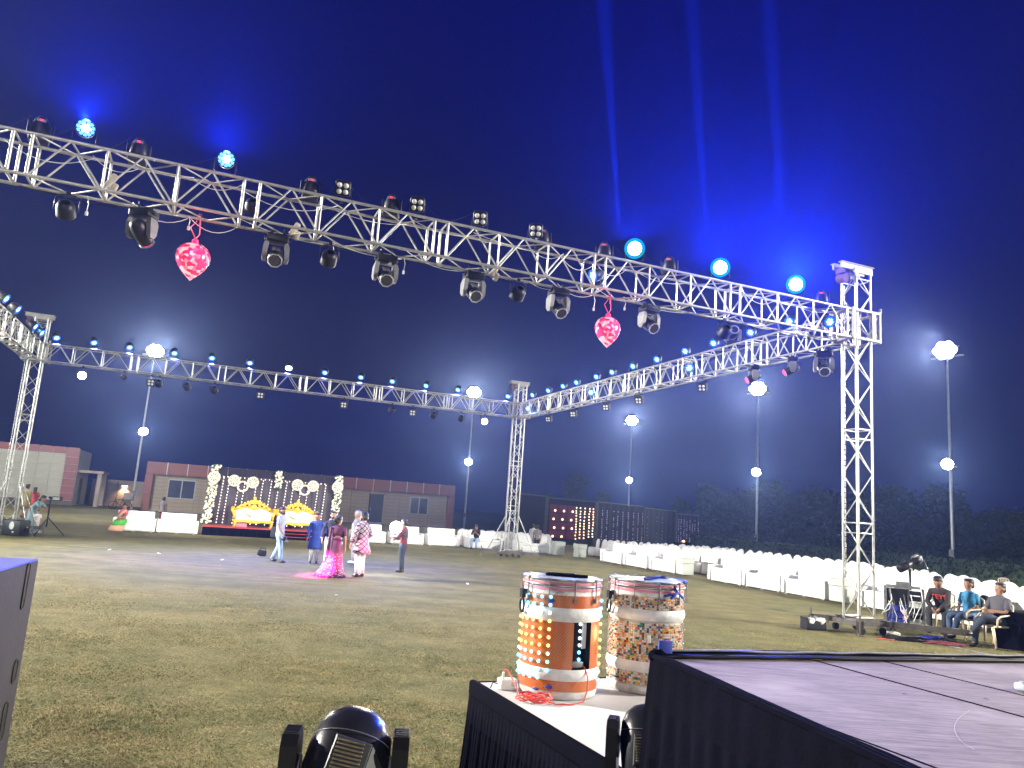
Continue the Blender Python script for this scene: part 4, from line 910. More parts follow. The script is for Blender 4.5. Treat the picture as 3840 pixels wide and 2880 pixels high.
# ================================================================== SOFAS, CHAIRS
def uvof(p): d = Vector((p[0] - AX, p[1] - AY, 0)); return d.dot(UD), d.dot(VD)
SOFA = {}
def sofa(label, loc, rz, L, group='white leatherette sofas', sheet=False):
    key = round(L, 2)
    if key not in SOFA:
        d = {}
        b = MB(); b.rbox((0, 0.05, 0.20), (L - 0.06, 0.76, 0.34), 0.03); b.rbox((0, -0.345, 0.22), (L - 0.34, 0.03, 0.28), 0.012); d['base'] = b.mesh('base', 'sofa')
        s = MB(); s.rbox((0, -0.03, 0.43), (L - 0.28, 0.66, 0.15), 0.05, seg=3); d['seat_cushion'] = s.mesh('seat_cushion', 'sofa')
        r = MB(); r.rbox((0, 0.30, 0.66), (L - 0.24, 0.17, 0.52), 0.05, rx=-0.16, seg=3); d['backrest'] = r.mesh('backrest', 'sofa')
        a = MB(); a.rbox((0, -0.01, 0.31), (0.13, 0.82, 0.56), 0.03); d['armrest'] = a.mesh('armrest', 'sofa')
        f = MB(); f.box((0, 0, 0.015), (0.10, 0.10, 0.03)); d['foot'] = f.mesh('foot', 'wall'); SOFA[key] = d
    d = SOFA[key]; t = thing('white_sofa', label, 'sofa', loc, rz, group)
    for k in ('base', 'seat_cushion', 'backrest'): link(k, d[k], t)
    for x in (-1, 1): link('armrest', d['armrest'], t, (x * (L / 2 - 0.07), 0, 0.01))
    for x in (-1, 0, 1): link('foot', d['foot'], t, (x * (L / 2 - 0.15), -0.3, 0))
    return t
lab = ['white sofa left of the flower stage with a woman in a green skirt on it', 'empty white sofa directly left of the flower stage']
for i in range(2): sofa(lab[i], W(-16.15 + i * 1.82, 26.3 + 0.1 * i), TH, 1.78)
for i, (x, l) in enumerate(((790, 'white sofa right of the flower stage behind the groom'), (834, 'white sofa behind the blazing lamp, right of the groom'), (891, 'white sofa behind the man in the maroon shirt, last of its row'))):
    u, v = uvof(gnd(x, 1172)); sofa(l, W(-5.35 + i * 2.05, 26.55 + 0.1 * i), TH, 1.78)
labs = ['white sofa directly behind the middle tower with a man sitting on it', 'white sofa just right of the middle tower in the back row']
for i in range(2): sofa(labs[i], W(0.85 + i * 2.0, 26.0), TH, 1.95)
sofa('cream white sofa in the back row nearest the pale green side tables', W(3.0, 24.4), TH - 0.2, 1.95)
RS = TH - PI / 2; RU = 5.15
for i, v in enumerate((19.0, 17.0, 15.0)): sofa(f'white sofa facing the lawn behind the drums, {ORD[i]} from the corner by the green tables', W(RU + 0.1 * (i - 1), v), RS, 1.95)
for i, v in enumerate((10.75, 8.8, 6.85)): sofa(f'white sofa facing the lawn left of the right tower, {ORD[i]} from the gap', W(RU + 0.03 * i, v), RS, 1.92)
for i, v in enumerate((3.6, 1.55, -0.5, -2.6)): sofa(('white sofa seen through the right tower', 'white sofa behind the equipment rack', 'white sofa behind the three seated men', 'white sofa at the right edge behind the man in the dark shirt')[i], W(RU + 0.05, v), RS, 1.95)
def side_table(label, loc, rz, s=1.0):
    t = thing('side_table', label, 'side table', loc, rz, 'pale green side tables'); t.scale = (s,) * 3
    MB().rbox((0, 0, 0.24), (0.46, 0.46, 0.40), 0.01, seg=1).obj('cabinet', 'mint', t); MB().rbox((0, 0, 0.53), (0.50, 0.50, 0.17), 0.012, seg=1).obj('drawer', 'mint', t); MB().box((0, 0, 0.443), (0.44, 0.44, 0.012)).obj('gap_trim', 'base_steel', t)
    MB().rbox((0, 0, 0.633), (0.52, 0.52, 0.03), 0.01, seg=1).obj('top', 'mint', t)
for l, u, v, s in (('pale green side table at the corner of the sofa rows', 3.95, 23.2, 1.1), ('pale green side table standing farther back in the sofa corner', 4.6, 22.0, 1.05), ('pale green side table at the end of the sofas behind the drums', 5.0, 13.55, 1.1), ('pale green side table left of the right tower', 5.05, 5.45, 1.15), ('pale green side table beside the right tower legs', 5.1, 4.95 - 0.0, 1.0), ('pale green side table behind the equipment rack', 5.2, 0.52, 1.1), ('pale green side table behind the man in the blue shirt', 5.2, -1.55, 1.1)):
    if v == 4.95: continue
    side_table(l, W(u, v), RS, s)

def chair_meshes():
    b = MB(); out = []
    for k in range(13):
        a = PI * k / 12; out.append((0.285 * math.cos(a), 0.68 + 0.25 * math.sin(a)))
    out = [(0.275, 0.42)] + out + [(-0.275, 0.42)]
    rings = [[(x * f, y + (z - 0.42) * 0.10, 0.66 + (z - 0.66) * f) for x, z in out] for f, y in ((0.02, 0.205), (0.7, 0.195), (0.97, 0.21), (1.0, 0.235), (0.97, 0.262), (0.7, 0.285), (0.02, 0.278))]
    b.loft(rings); back = b.mesh('backrest', 'cover')
    s = MB(); ring = lambda z, w, dd, wob: [((w + wob * math.cos(6 * a * PI / 10)) * math.cos(a * PI / 10) * 1.12, (dd + wob * math.cos(6 * a * PI / 10)) * math.sin(a * PI / 10) * 1.12, z) for a in range(20)]
    s.loft([ring(0.03, 0.25, 0.25, 0.014), ring(0.25, 0.24, 0.24, 0.008), ring(0.44, 0.225, 0.225, 0.0), ring(0.46, 0.20, 0.20, 0)]); seat = s.mesh('seat_cover', 'cover')
    return back, seat
CB, CS_ = chair_meshes()
rc = random.Random(4)
rows = [(6.75, -2.6, 25.4), (7.7, -2.4, 25.2), (8.65, -2.0, 25.0), (9.65, 2.2, 24.8), (10.7, 4.2, 24.6), (11.75, 6.6, 24.4), (12.8, 9.2, 24.2), (13.9, 12.4, 24.0)]
nch = 0
for r, (u, v0, v1) in enumerate(rows):
    n = int((v1 - v0) / 0.68)
    for k in range(n):
        if nch >= 272: break
        v = v0 + k * 0.68 + rc.uniform(-.10, .10)
        t = thing('covered_chair', f'white cloth covered chair, {ordw(k)} from the near end in {ORD[r]} row behind the sofas', 'chair', W(u + rc.uniform(-.07, .07), v), RS + rc.uniform(-.26, .26), 'white covered chairs in rows behind the sofas')
        link('backrest', CB, t); link('seat_cover', CS_, t); nch += 1
for r in range(2):       # chairs behind the back row of sofas
    for k in range(9):
        t = thing('covered_chair', f'white cloth covered chair, {ORD[k]} from the left in {"front" if r == 0 else "rear"} row behind the middle tower', 'chair', W(0.4 + k * 0.62 + rc.uniform(-.05, .05), 27.3 + r * 0.9), TH + rc.uniform(-.1, .1), 'white covered chairs behind the middle tower')
        link('backrest', CB, t); link('seat_cover', CS_, t)

PCH = {}
def plastic_chair(label, loc, rz, group, m='beige_plastic', s=1.0):
    if not PCH:
        b = MB(); b.rbox((0, 0, 0.43), (0.44, 0.44, 0.035), 0.015); PCH['seat'] = b
        k = MB()
        for x in (-.20, .20): k.tube([(x, 0.20, 0.43), (x * 1.02, 0.26, 0.65), (x * 0.95, 0.30, 0.85)], 0.022, 7)
        k.tube([(-.19, .30, .85), (-.10, .305, .885), (.10, .305, .885), (.19, .30, .85)], 0.024, 7)
        for x in (-.11, -.055, 0, .055, .11): k.tube([(x, 0.21, 0.45), (x, 0.27, 0.66), (x, 0.302, 0.87)], 0.014, 5)
        PCH['backrest'] = k
        l = MB(); l.tube([(0, 0, 0.43), (0.0, 0, 0.0)], [0.032, 0.022], 7); PCH['leg'] = l
        a = MB(); a.tube([(0, -0.20, 0.43), (0.02, -0.22, 0.58), (0.02, -0.12, 0.64), (0.0, 0.14, 0.66), (-0.01, 0.27, 0.70)], 0.020, 7); PCH['armrest'] = a
    key = m
    if ('m', m) not in PCH:
        PCH[('m', m)] = {n: PCH[n].mesh(n, m) for n in ('seat', 'backrest', 'leg', 'armrest')}
    d = PCH[('m', m)]; t = thing('plastic_chair', label, 'chair', loc, rz, group); t.scale = (s,) * 3
    link('seat', d['seat'], t); link('backrest', d['backrest'], t)
    for x in (-.20, .20):
        for y, q in ((-.20, -0.10), (.20, 0.14)):
            o = link('leg', d['leg'], t, (x, y, 0)); o.rotation_euler = (0.10 if y < 0 else -0.12, -0.08 if x > 0 else 0.08, 0); o.location = (x * 1.14, y * 1.25, 0)
    link('armrest', d['armrest'], t, (0.225, 0, 0)); link('armrest', d['armrest'], t, (-0.235, 0, 0))
    return t
for i, (x, y) in enumerate(((1926, 1237), (1951, 1240), (1977, 1245), (2000, 1248), (2180, 1268))):
    z = 0; p = gnd(x, y + 4); u, v = uvof(p); sc_ = 30.0 / max(p.y, 1); p2 = Vector((p.x * sc_, p.y * sc_, 0))
    p2 = depth(x, y, 31 - i * 0.9); p2.z = 0
    plastic_chair(f'bare beige plastic chair by the hedge behind the covered chairs, {ORD[i]} from the left', p2, RS + (2.4, 0.4, 0.9, 2.9, 1.2)[i], 'beige plastic chairs by the hedge')

# ================================================================== BOOTHS, HEDGE, TREES
def booth(label, a, b, h, seed, kind, za=0.0):
    a = Vector(a); b = Vector(b); L = (b - a).length; rz = math.atan2(b.y - a.y, b.x - a.x); r = random.Random(seed)
    t = thing('dark_booth', label, 'booth', (a.x, a.y, 0), rz, 'dark cloth booths behind the chairs')
    pleats(0.05, L - 0.05, 0.05, h - 0.08, 0.0, 0.05, 0.5).obj('cloth_wall', 'booth', t)
    f = MB()
    for x in (0, L): f.box((x, -0.02, h / 2), (0.09, 0.09, h))
    f.box((L / 2, -0.02, h), (L - 0.1, 0.07, 0.07)); f.obj('frame', 'base_steel', t)
    if kind == 'panel':
        for i in range(3):
            for j in range(4):
                p = MB(); p.rbox((0.5 + i * 0.78, -0.12, 0.75 + j * 0.58), (0.74, 0.05, 0.54), 0.02, seg=1)
                if (i + j) % 2:
                    for q in range(4): p.cyl((0.24 + i * 0.78 + q * 0.17, -0.16, 0.52 + j * 0.58), (0.24 + i * 0.78 + q * 0.17, -0.16, 0.98 + j * 0.58), 0.012, n=4)
                p.obj('wall_panel', 'fabric_red', t)
        bm_ = MB(); bm_.ell((0, 0, 0), (0.075, 0.06, 0.075), 8, 6); m_ = bm_.mesh('bulb', 'bulb_warm')
        for i, j in ((0, 0), (1, 0), (2, 1), (0, 1), (1, 2), (2, 3), (0, 3), (1, 3), (2, 2), (0, 2), (1, 1)): link('bulb', m_, t, (0.45 + i * 0.78 + .1 * (j % 2), -0.2, 0.62 + j * 0.58))
    return t, L, rz
def strings(label, a, rz, L, h, n, m, r_, seed, x0=0.3, zlo=0.4, gap=0.17, den=0.8):
    rr = random.Random(seed)
    for i in range(n):
        x = x0 + (L - x0 - 0.3) * (i + rr.uniform(-.2, .2)) / max(1, n - 1)
        t = thing('light_string', f'{label}, {ORD[i]} from the left', 'string light', (a[0], a[1], 0), rz, 'light strings on the dark booths')
        w = MB(); w.cyl((x, -0.12, h - 0.2), (x, -0.12, zlo), 0.006, n=4); w.obj('wire', 'black', t)
        b = MB(); z = h - 0.3; bm_ = bulb_small(m, r_)
        while z > zlo:
            if rr.random() < den: link('bulb', bm_, t, (x + rr.uniform(-.03, .03), -0.14, z))
            z -= gap * rr.uniform(.8, 1.2)
BS = {}
def bulb_small(m, r):
    if (m, r) not in BS: BS[(m, r)] = MB().ell((0, 0, 0), r, 6, 4).mesh('bulb', m)
    return BS[(m, r)]
def far(px, dist): p = depth(px, 1100, dist); return Vector((p.x, p.y, 0))
p0, p1, p2, p3, p4, p5 = far(1118, 50), far(1182, 51.5), far(1290, 54), far(1392, 60), far(1462, 66), far(1508, 70)
booth('plain dark booth wall beside the middle tower', p0, p1 - Vector((.1, 0, 0)), 3.3, 1, 'plain')
t, L, rz = booth('dark booth with a red panelled wall and round lamps', p1, p2 - Vector((.1, 0, 0)), 3.2, 2, 'panel')
strings('warm string of round bulbs beside the red panels', p1, rz, L, 2.95, 5, 'bulb_warm', 0.05, 3, 2.55, 0.5, 0.2, 1.0)
t, L, rz = booth('dark booth hung with strings of faint bulbs, behind the drums', p2, p3 - Vector((.1, 0, 0)), 3.2, 4, 'plain')
strings('faint bulb string on the booth behind the drums', p2, rz, L, 2.9, 9, 'bulb_dim', 0.032, 5, 0.5, 0.4, 0.16, 0.75)
t, L, rz = booth('unlit dark booth between the two hung with bulbs', p3, p4 - Vector((.1, 0, 0)), 3.1, 6, 'plain')
strings('sparse faint bulb string on the unlit booth', p3, rz, L, 2.7, 5, 'bulb_dim', 0.022, 7, 0.5, 0.4, 0.34, 0.5)
t, L, rz = booth('dark booth farthest right with bulb strings above a lit counter', p4, p5, 2.9, 8, 'plain')
strings('faint bulb string on the farthest booth', p4, rz, L, 2.7, 8, 'bulb_dim', 0.034, 9, 0.2, 0.3, 0.17, 0.75)
cl = MB(); cl.ell((0, 0, 0), (0.14, 0.1, 0.09), 8, 6); co = tag(cl.obj('counter_lamp', 'bulb_warm'), 'warm lamp glowing on the counter of the farthest booth', 'lamp'); co.location = far(1476, 66.0) + Vector((0, -.4, 0.55))
cnt = MB(); cnt.rbox((0, 0, 0.23), (3.2, 0.6, 0.44), 0.03); cnt.rbox((0, 0, 0.47), (3.4, 0.7, 0.05), 0.01); cn = tag(cnt.obj('counter', 'black_cloth'), 'low dark counter under the farthest booth strings', 'counter'); cn.location = far(1490, 66) + Vector((0, -.6, 0)); cn.rotation_euler = (0, 0, 0.5)

def leaf_mat(name, c0, c1):
    m = mat(name, c0, 0.65, 0, 0, 1.5, 0, 40, col2=c1); m.node_tree.nodes['Principled BSDF'].inputs['Specular IOR Level'].default_value = 0.25; return m
MT['hedge_leaf'] = leaf_mat('hedge_leaf', (0.010, 0.017, 0.007), (0.022, 0.033, 0.011)); MT['tree_leaf'] = leaf_mat('tree_leaf', (0.005, 0.012, 0.006), (0.022, 0.027, 0.012)); MT['bark'] = mat('bark', (0.09, 0.07, 0.05), 0.9, 0, 0.3, 12, 0.5, 30)
def leaf_cloud(name, pts, size, material, seed, long=1.0):
    rng = np.random.default_rng(seed); n = len(pts); pts = np.asarray(pts)
    d1 = rng.normal(size=(n, 3)); d1 /= np.linalg.norm(d1, axis=1)[:, None]; d2 = rng.normal(size=(n, 3)); d2 -= (d2 * d1).sum(1)[:, None] * d1; d2 /= np.linalg.norm(d2, axis=1)[:, None]
    s = size * (0.6 + 0.8 * rng.random(n))[:, None]
    co = np.stack([pts - d1 * s * long, pts + d2 * s * .45, pts + d1 * s * long, pts - d2 * s * .45], 1).reshape(-1, 3)
    me = bpy.data.meshes.new(name); me.vertices.add(n * 4); me.loops.add(n * 4); me.polygons.add(n)
    me.vertices.foreach_set('co', co.reshape(-1)); me.loops.foreach_set('vertex_index', np.arange(n * 4, dtype=np.int32)); me.polygons.foreach_set('loop_start', np.arange(n, dtype=np.int32) * 4)
    me.materials.append(MT[material]); me.update(); me.validate(); return me
def hedge(label, a, b, h, w, seed):
    a = Vector(a); b = Vector(b); L = (b - a).length; rng = np.random.default_rng(seed); n = int(L * 420)
    x = rng.random(n) * L; top = h * (0.93 + 0.10 * np.sin(x * 1.1 + seed) + 0.05 * np.sin(x * 3.7)); z = rng.random(n) ** 0.7 * top; y = (rng.random(n) - .5) * w
    t = thing('hedge', label, 'hedge', (a.x, a.y, 0), math.atan2(b.y - a.y, b.x - a.x), 'clipped hedges behind the chairs')
    link('foliage', leaf_cloud('foliage', np.stack([x, y, z], 1), 0.10, 'hedge_leaf', seed), t)
    m = MB(); m.box((L / 2, 0, h * 0.42), (L, w * 0.6, h * 0.82)); m.obj('core', 'leaf', t)
hp = [far(1500, 64), far(1640, 58), far(1830, 52), far(2060, 45), far(2260, 39)]
for i in range(4): hedge(('clipped hedge nearest the dark booths', 'clipped hedge beside the mast behind the covered chairs', 'clipped hedge behind the right tower', 'clipped hedge at the right edge')[i], hp[i], hp[i + 1], 1.35, 1.1, 20 + i)
TP = []
def tree_proto(i):
    rng = np.random.default_rng(50 + i); r = random.Random(50 + i); H = (7.4, 6.4, 8.6)[i]
    tk = MB(); tk.tube([(0, 0, 0), (0.05, 0.03, H * .3), (-0.04, 0.05, H * .62), (0.02, 0, H * .9)], [0.17, 0.13, 0.08, 0.03], 8); P = []
    for k in range(26):
        z = H * (0.12 + 0.84 * k / 26); a = k * 2.4 + r.random(); R = H * 0.30 * (1 - 0.72 * (z / H - 0.12)) * r.uniform(.6, 1.15); e = Vector((R * math.cos(a), R * math.sin(a), z + R * 0.45))
        tk.tube([(0, 0, z), (e.x * .5, e.y * .5, z + R * .32), e], [0.05, 0.03, 0.012], 5)
        for f in (0.35, 0.6, 0.85, 1.05):
            c = Vector((0, 0, z)).lerp(e, f); n = r.randint(50, 120); P.append(np.array(c) + rng.normal(size=(n, 3)) * np.array([0.30, 0.30, 0.42]) * (H / 7))
    return tk.mesh('trunk', 'bark'), leaf_cloud('crown', np.concatenate(P), 0.17, 'tree_leaf', 70 + i, 1.5)
for i in range(3): TP.append(tree_proto(i))
rt = random.Random(8); ti = 0
for px, dist in ((1120, 96), (1185, 92), (1240, 98), (1300, 92), (1420, 96), (1470, 90), (1530, 82), (1575, 76), (1620, 70), (1668, 74), (1712, 66), (1760, 70), (1805, 62), (1850, 66), (1900, 58), (1945, 62), (1990, 56), (2035, 60), (2090, 53), (2140, 57), (2190, 50), (2240, 54), (2290, 48)):
    p = far(px, dist); k = ti % 3; sc_ = rt.uniform(0.75, 1.0) * dist / 75 * (0.62 if px < 1480 else 0.92)
    where = 'behind the dark booths' if px < 1480 else 'behind the hedge'
    n_ = ti if px < 1480 else ti - 6
    t = thing('tree', f'dark feathery tree {where}, {ordw(n_)} from the left', 'tree', p, rt.uniform(0, 6), 'dark trees along the lawn edge'); t.scale = (sc_ * 1.15, sc_ * 1.15, sc_ * rt.uniform(.85, 1.1))
    link('trunk', TP[k][0], t); link('crown', TP[k][1], t); ti += 1

# ================================================================== PEOPLE
def V(*a): return Vector(a)
def base_pose():
    J = {'pelvis': V(0, 0, .53), 'spine': V(0, -.005, .62), 'chest': V(0, 0, .735), 'neck': V(0, .004, .835)}
    for s, k in ((-1, 'L'), (1, 'R')):
        J['sh' + k] = V(s * .105, 0, .805); J['el' + k] = V(s * .135, -.012, .635); J['wr' + k] = V(s * .142, .035, .485)
        J['hip' + k] = V(s * .052, 0, .51); J['kn' + k] = V(s * .058, .014, .285); J['an' + k] = V(s * .06, -.008, .045)
    return J
def seated_pose(lean=0.0, zs=.30):
    J = base_pose(); dz = zs - .53; c = math.cos(lean); s_ = math.sin(lean)
    def bend(v): r = v - V(0, 0, .53); return V(r.x, r.y * c + r.z * s_, r.z * c - r.y * s_ + zs)
    for k in ('pelvis', 'spine', 'chest', 'neck', 'shL', 'shR', 'elL', 'elR', 'wrL', 'wrR'): J[k] = bend(J[k])
    for s, k in ((-1, 'L'), (1, 'R')):
        J['hip' + k] = V(s * .055, .02, zs - .01); J['kn' + k] = V(s * .075, .255, zs + .0); J['an' + k] = V(s * .075, .245, .045)
    return J
def skin_body(name, J, H, parent, m, headoff, hy):
    vs = []; es = []; rs = []
    def add(p, r, par=None):
        vs.append(tuple(Vector(p) * H)); rs.append(r * H); i = len(vs) - 1
        if par is not None: es.append((par, i))
        return i
    pe = add(J['pelvis'], .066); sp_ = add(J['spine'], .060, pe); ch = add(J['chest'], .068, sp_); nb = add((J['chest'] * 2 + J['neck'] * 2) / 4, .046, ch); nk = add(J['neck'], .031, nb)
    h0 = add(headoff(V(0, .012, .868)), .040, nk); h1 = add(headoff(V(0, .018, .902)), .053, h0); h2 = add(headoff(V(0, .010, .945)), .060, h1); add(headoff(V(0, .002, .980)), .044, h2)
    for k, s in (('L', -1), ('R', 1)):
        sh = add(J['sh' + k] - V(0, 0, .012), .021, nb); el = add(J['el' + k], .0235, sh); wr = add(J['wr' + k], .0155, el)
        d = (J['wr' + k] - J['el' + k]).normalized(); fwd = V(0, 1, 0) - d * d.y; fwd = fwd.normalized() if fwd.length > .1 else V(0, 0, 1)
        lat = d.cross(fwd).normalized(); pa = add(J['wr' + k] + d * .032, .0165, wr); pk = add(J['wr' + k] + d * .048, .014, pa)
        for q, (o, ln) in enumerate(((-.013, .036), (-.0045, .042), (.0045, .040), (.013, .031))):
            f1 = add(J['wr' + k] + d * .060 + fwd * o, .0052, pk); add(J['wr' + k] + d * (.060 + ln * .55) + fwd * o * 1.25 - lat * s * .004, .0046, f1); add(J['wr' + k] + d * (.060 + ln) + fwd * o * 1.3 - lat * s * .013, .0038, len(vs) - 1)
        t1 = add(J['wr' + k] + d * .030 + fwd * .020, .0062, pa); add(J['wr' + k] + d * .052 + fwd * .030 - lat * s * .006, .0048, t1)
        hp = add(J['hip' + k], .050, pe); kn = add(J['kn' + k], .032, hp); an = add(J['an' + k], .021, kn)
        fd = J.get('ft' + k) or V(0, 1, 0); add(J['an' + k] + fd * .045 - V(0, 0, .022), .016, an); add(J['an' + k] + fd * .085 - V(0, 0, .030), .012, len(vs) - 1)
    me = bpy.data.meshes.new(name); me.from_pydata(vs, es, []); me.materials.append(MT[m]); o = link(name, me, parent)
    o.modifiers.new('skin', 'SKIN'); o.modifiers['skin'].use_smooth_shade = True
    sk = me.skin_vertices[0].data if me.skin_vertices else None
    if sk is None:
        bm = bmesh.new(); bm.from_mesh(me); bm.verts.layers.skin.verify(); bm.to_mesh(me); bm.free(); sk = me.skin_vertices[0].data
    for i, r in enumerate(rs): sk[i].radius = (r, r); sk[i].use_root = (i == 0)
    o.modifiers.new('smooth', 'SUBSURF').levels = 1; o.modifiers['smooth'].render_levels = 1
    return o
def person(label, pos, face, H=1.70, J=None, skin='skin', hair='short', hcol='hair', top='shirt', topm='grey_shirt', sleeve=1.0, bot='trousers', botm='jeans_light', shoe='shoe', beard=False, head_yaw=0.0, head_pitch=0.0, skirt_z=.27, bulk=1.0, group=None, cap=None):
    J = J or base_pose(); d = Vector(face) - Vector(pos); rz = math.atan2(d.y, d.x) - PI / 2
    t = thing('person', label, 'person', pos, rz, group)
    nk = J['neck']; up = (J['neck'] - J['chest']).normalized()
    RH = Matrix.Rotation(head_yaw, 3, 'Z') @ Matrix.Rotation(-head_pitch + (-math.atan2(up.y, up.z) * 0.45), 3, 'X')
    def ho(v): return nk + RH @ (v - V(0, .004, .835))
    skin_body('body', J, H, t, skin, ho, head_yaw)
    def P(v): return Vector(v) * H
    f = MB()      # face details
    f.mi = 0; f.ell(P(ho(V(0, .064, .912))), (.0075 * H, .012 * H, .012 * H), 8, 6, RH); f.ell(P(ho(V(0, .052, .918))), (.007 * H, .012 * H, .020 * H), 8, 6, RH)
    for s in (-1, 1): f.ell(P(ho(V(s * .052, .004, .920))), (.006 * H, .012 * H, .018 * H), 8, 6, RH)
    f.mi = 1
    for s in (-1, 1): f.ell(P(ho(V(s * .019, .050, .928))), (.0085 * H, .006 * H, .0055 * H), 8, 5, RH)
    f.mi = 2
    for s in (-1, 1): f.ell(P(ho(V(s * .019, .0545, .928))), (.0042 * H, .004 * H, .0045 * H), 6, 5, RH); f.ell(P(ho(V(s * .020, .053, .941))), (.012 * H, .004 * H, .0022 * H), 8, 5, RH)
    f.mi = 3; f.ell(P(ho(V(0, .053, .888))), (.015 * H, .006 * H, .0045 * H), 8, 5, RH)
    f.obj('face', [skin, 'eye', 'pupil', 'lip'], t)
    h = MB(); h.ell(P(ho(V(0, -.009, .958))), (.058 * H, .062 * H, .049 * H), 14, 9, RH); h.ell(P(ho(V(0, -.026, .920))), (.053 * H, .042 * H, .052 * H), 12, 8, RH); h.ell(P(ho(V(.006, .024, .982))), (.040 * H, .034 * H, .022 * H), 10, 7, RH)
    for q_ in range(9): a_ = q_ * 0.7; h.ell(P(ho(V(.036 * math.cos(a_), -.008 + .036 * math.sin(a_), .985))), (.020 * H, .020 * H, .014 * H), 7, 5, RH)
    if hair == 'bun': h.ell(P(ho(V(0, -.072, .935))), (.040 * H, .036 * H, .040 * H), 10, 8, RH); h.ell(P(ho(V(0, -.04, .90))), (.05 * H, .035 * H, .05 * H), 10, 8, RH)
    if hair == 'long': h.ell(P(ho(V(0, -.035, .86))), (.058 * H, .035 * H, .085 * H), 10, 8, RH); h.ell(P(ho(V(0, -.045, .80))), (.050 * H, .028 * H, .075 * H), 10, 8, RH)
    h.obj('hair', hcol, t)
    if cap:
        c = MB(); c.ell(P(ho(V(0, -.002, .962))), (.060 * H, .064 * H, .044 * H), 14, 8, RH); c.ell(P(ho(V(0, .062, .955))), (.040 * H, .040 * H, .006 * H), 10, 5, RH); c.obj('cap', cap, t)
    if beard:
        b = MB(); b.ell(P(ho(V(0, .038, .878))), (.036 * H, .026 * H, .026 * H), 10, 7, RH); b.ell(P(ho(V(0, .052, .897))), (.020 * H, .012 * H, .006 * H), 8, 5, RH)
        for s in (-1, 1): b.ell(P(ho(V(s * .040, .020, .895))), (.012 * H, .02 * H, .028 * H), 8, 6, RH)
        b.obj('beard', hcol, t)
    # top
    def ring(c, tan, rx, ry, n=16, wob=0.0):
        x = V(1, 0, 0); y = tan.cross(x).normalized(); return [P(c + x * ((rx + wob * math.sin(5 * q * 2 * PI / n)) * math.cos(2 * PI * q / n)) + y * ((ry + wob * math.sin(5 * q * 2 * PI / n)) * math.sin(2 * PI * q / n))) for q in range(n)]
    pel, spn, ch, nek = J['pelvis'], J['spine'], J['chest'], J['neck']; ta = (spn - pel).normalized(); tb = (nek - ch).normalized(); tm = (ch - spn).normalized()
    m = MB(); B = bulk
    low = pel - ta * .045
    rr = [ring(low, ta, .098 * B, .074 * B), ring(pel, ta, .096 * B, .072 * B), ring(spn, ta, .092 * B, .068 * B), ring((spn + ch) / 2, tm, .100 * B, .071 * B), ring(ch, tb, .110 * B, .073 * B), ring(ch + tb * .045, tb, .116 * B, .068 * B), ring(ch + tb * .072, tb, .114 * B, .062), ring(nek - tb * .012, tb, .090, .053), ring(nek + tb * .004, tb, .050, .044), ring(nek + tb * .016, tb, .038, .036)]
    if top in ('kurta', 'tunic'):
        sk = []
        for z, a_, b_ in ((skirt_z, .146, .118), ((skirt_z + .50) / 2, .134, .106), (.47, .122, .094)): sk.append(ring(V(0, -.004, z), V(0, 0, 1), a_ * B, b_ * B, 16, .005 if z < .45 else 0))
        rr = sk + [ring(V(0, -.002, .54), V(0, 0, 1), .108 * B, .082 * B)] + rr[2:]
    if top == 'blouse': rr = rr[3:]
    m.loft(rr)
    for k in ('L', 'R'):
        s, e, w = J['sh' + k], J['el' + k], J['wr' + k]
        dz_ = tb * -.012; pts = [(s * .70 + nek * .30) + dz_, s + dz_, s.lerp(e, .5), e]; rad = [.030, .038, .037, .033]
        if sleeve > .5: pts += [e.lerp(w, .5 * sleeve), e.lerp(w, .92 * sleeve)]; rad += [.031, .026]
        else: pts = [(s * .70 + nek * .30) + dz_, s + dz_, s.lerp(e, .4), s.lerp(e, .8)]
        m.tube([P(p) for p in pts], [r * H * B for r in rad], 10)
    m.obj({'kurta': 'kurta', 'blouse': 'blouse', 'tunic': 'tunic'}.get(top, 'shirt'), topm, t)
    if bot == 'trousers':
        b = MB(); b.loft([ring(pel - V(0, 0, .075) if pel.z > .45 else pel - V(0, -.02, .035), V(0, 0, 1), .086, .066), ring(pel + ta * .01, ta, .092, .069), ring(pel + ta * .04, ta, .088, .066)])
        for k in ('L', 'R'):
            a, c, e = J['hip' + k], J['kn' + k], J['an' + k]
            b.tube([P(p) for p in (a + V(0, 0, .02) if pel.z > .45 else a - V(0, .05, 0), a.lerp(c, .3), c.lerp(a, .06), c.lerp(e, .15), c.lerp(e, .6), e + (c - e).normalized() * .006)], [H * r for r in (.062, .058, .043, .041, .036, .033)], 11)
        b.obj('trousers', botm, t)
    elif bot == 'saree' or bot == 'skirt':
        b = MB(); R_ = []
        for i in range(9):
            q = i / 8; z = .60 * (1 - q) + .008 * q; rx = .096 + .045 * q + .13 * q ** 3; ry = .076 + .045 * q + .11 * q ** 3
            n = 40; R_.append([P(V((rx + .010 * q * math.sin(9 * 2 * PI * a / n + q)) * math.cos(2 * PI * a / n) - .055 * q ** 2, -.030 * q ** 2 + (ry + .010 * q * math.sin(9 * 2 * PI * a / n + q)) * math.sin(2 * PI * a / n), z)) for a in range(n)])
        b.loft(R_); b.obj('saree_skirt' if bot == 'saree' else 'skirt', botm, t)
    for k in ('L', 'R'):
        sh = MB(); fd = J.get('ft' + k) or V(0, 1, 0); a = J['an' + k]; rot = Matrix.Rotation(math.atan2(-fd.x, fd.y), 3, 'Z'); sh.ell(P(a + fd * .035 - V(0, 0, .022)), (.030 * H, .076 * H, .024 * H), 10, 7, rot); sh.ell(P(a - fd * .006 - V(0, 0, .008)), (.027 * H, .032 * H, .030 * H), 9, 6)
        if bot not in ('saree', 'skirt'): sh.obj('shoe', shoe, t)
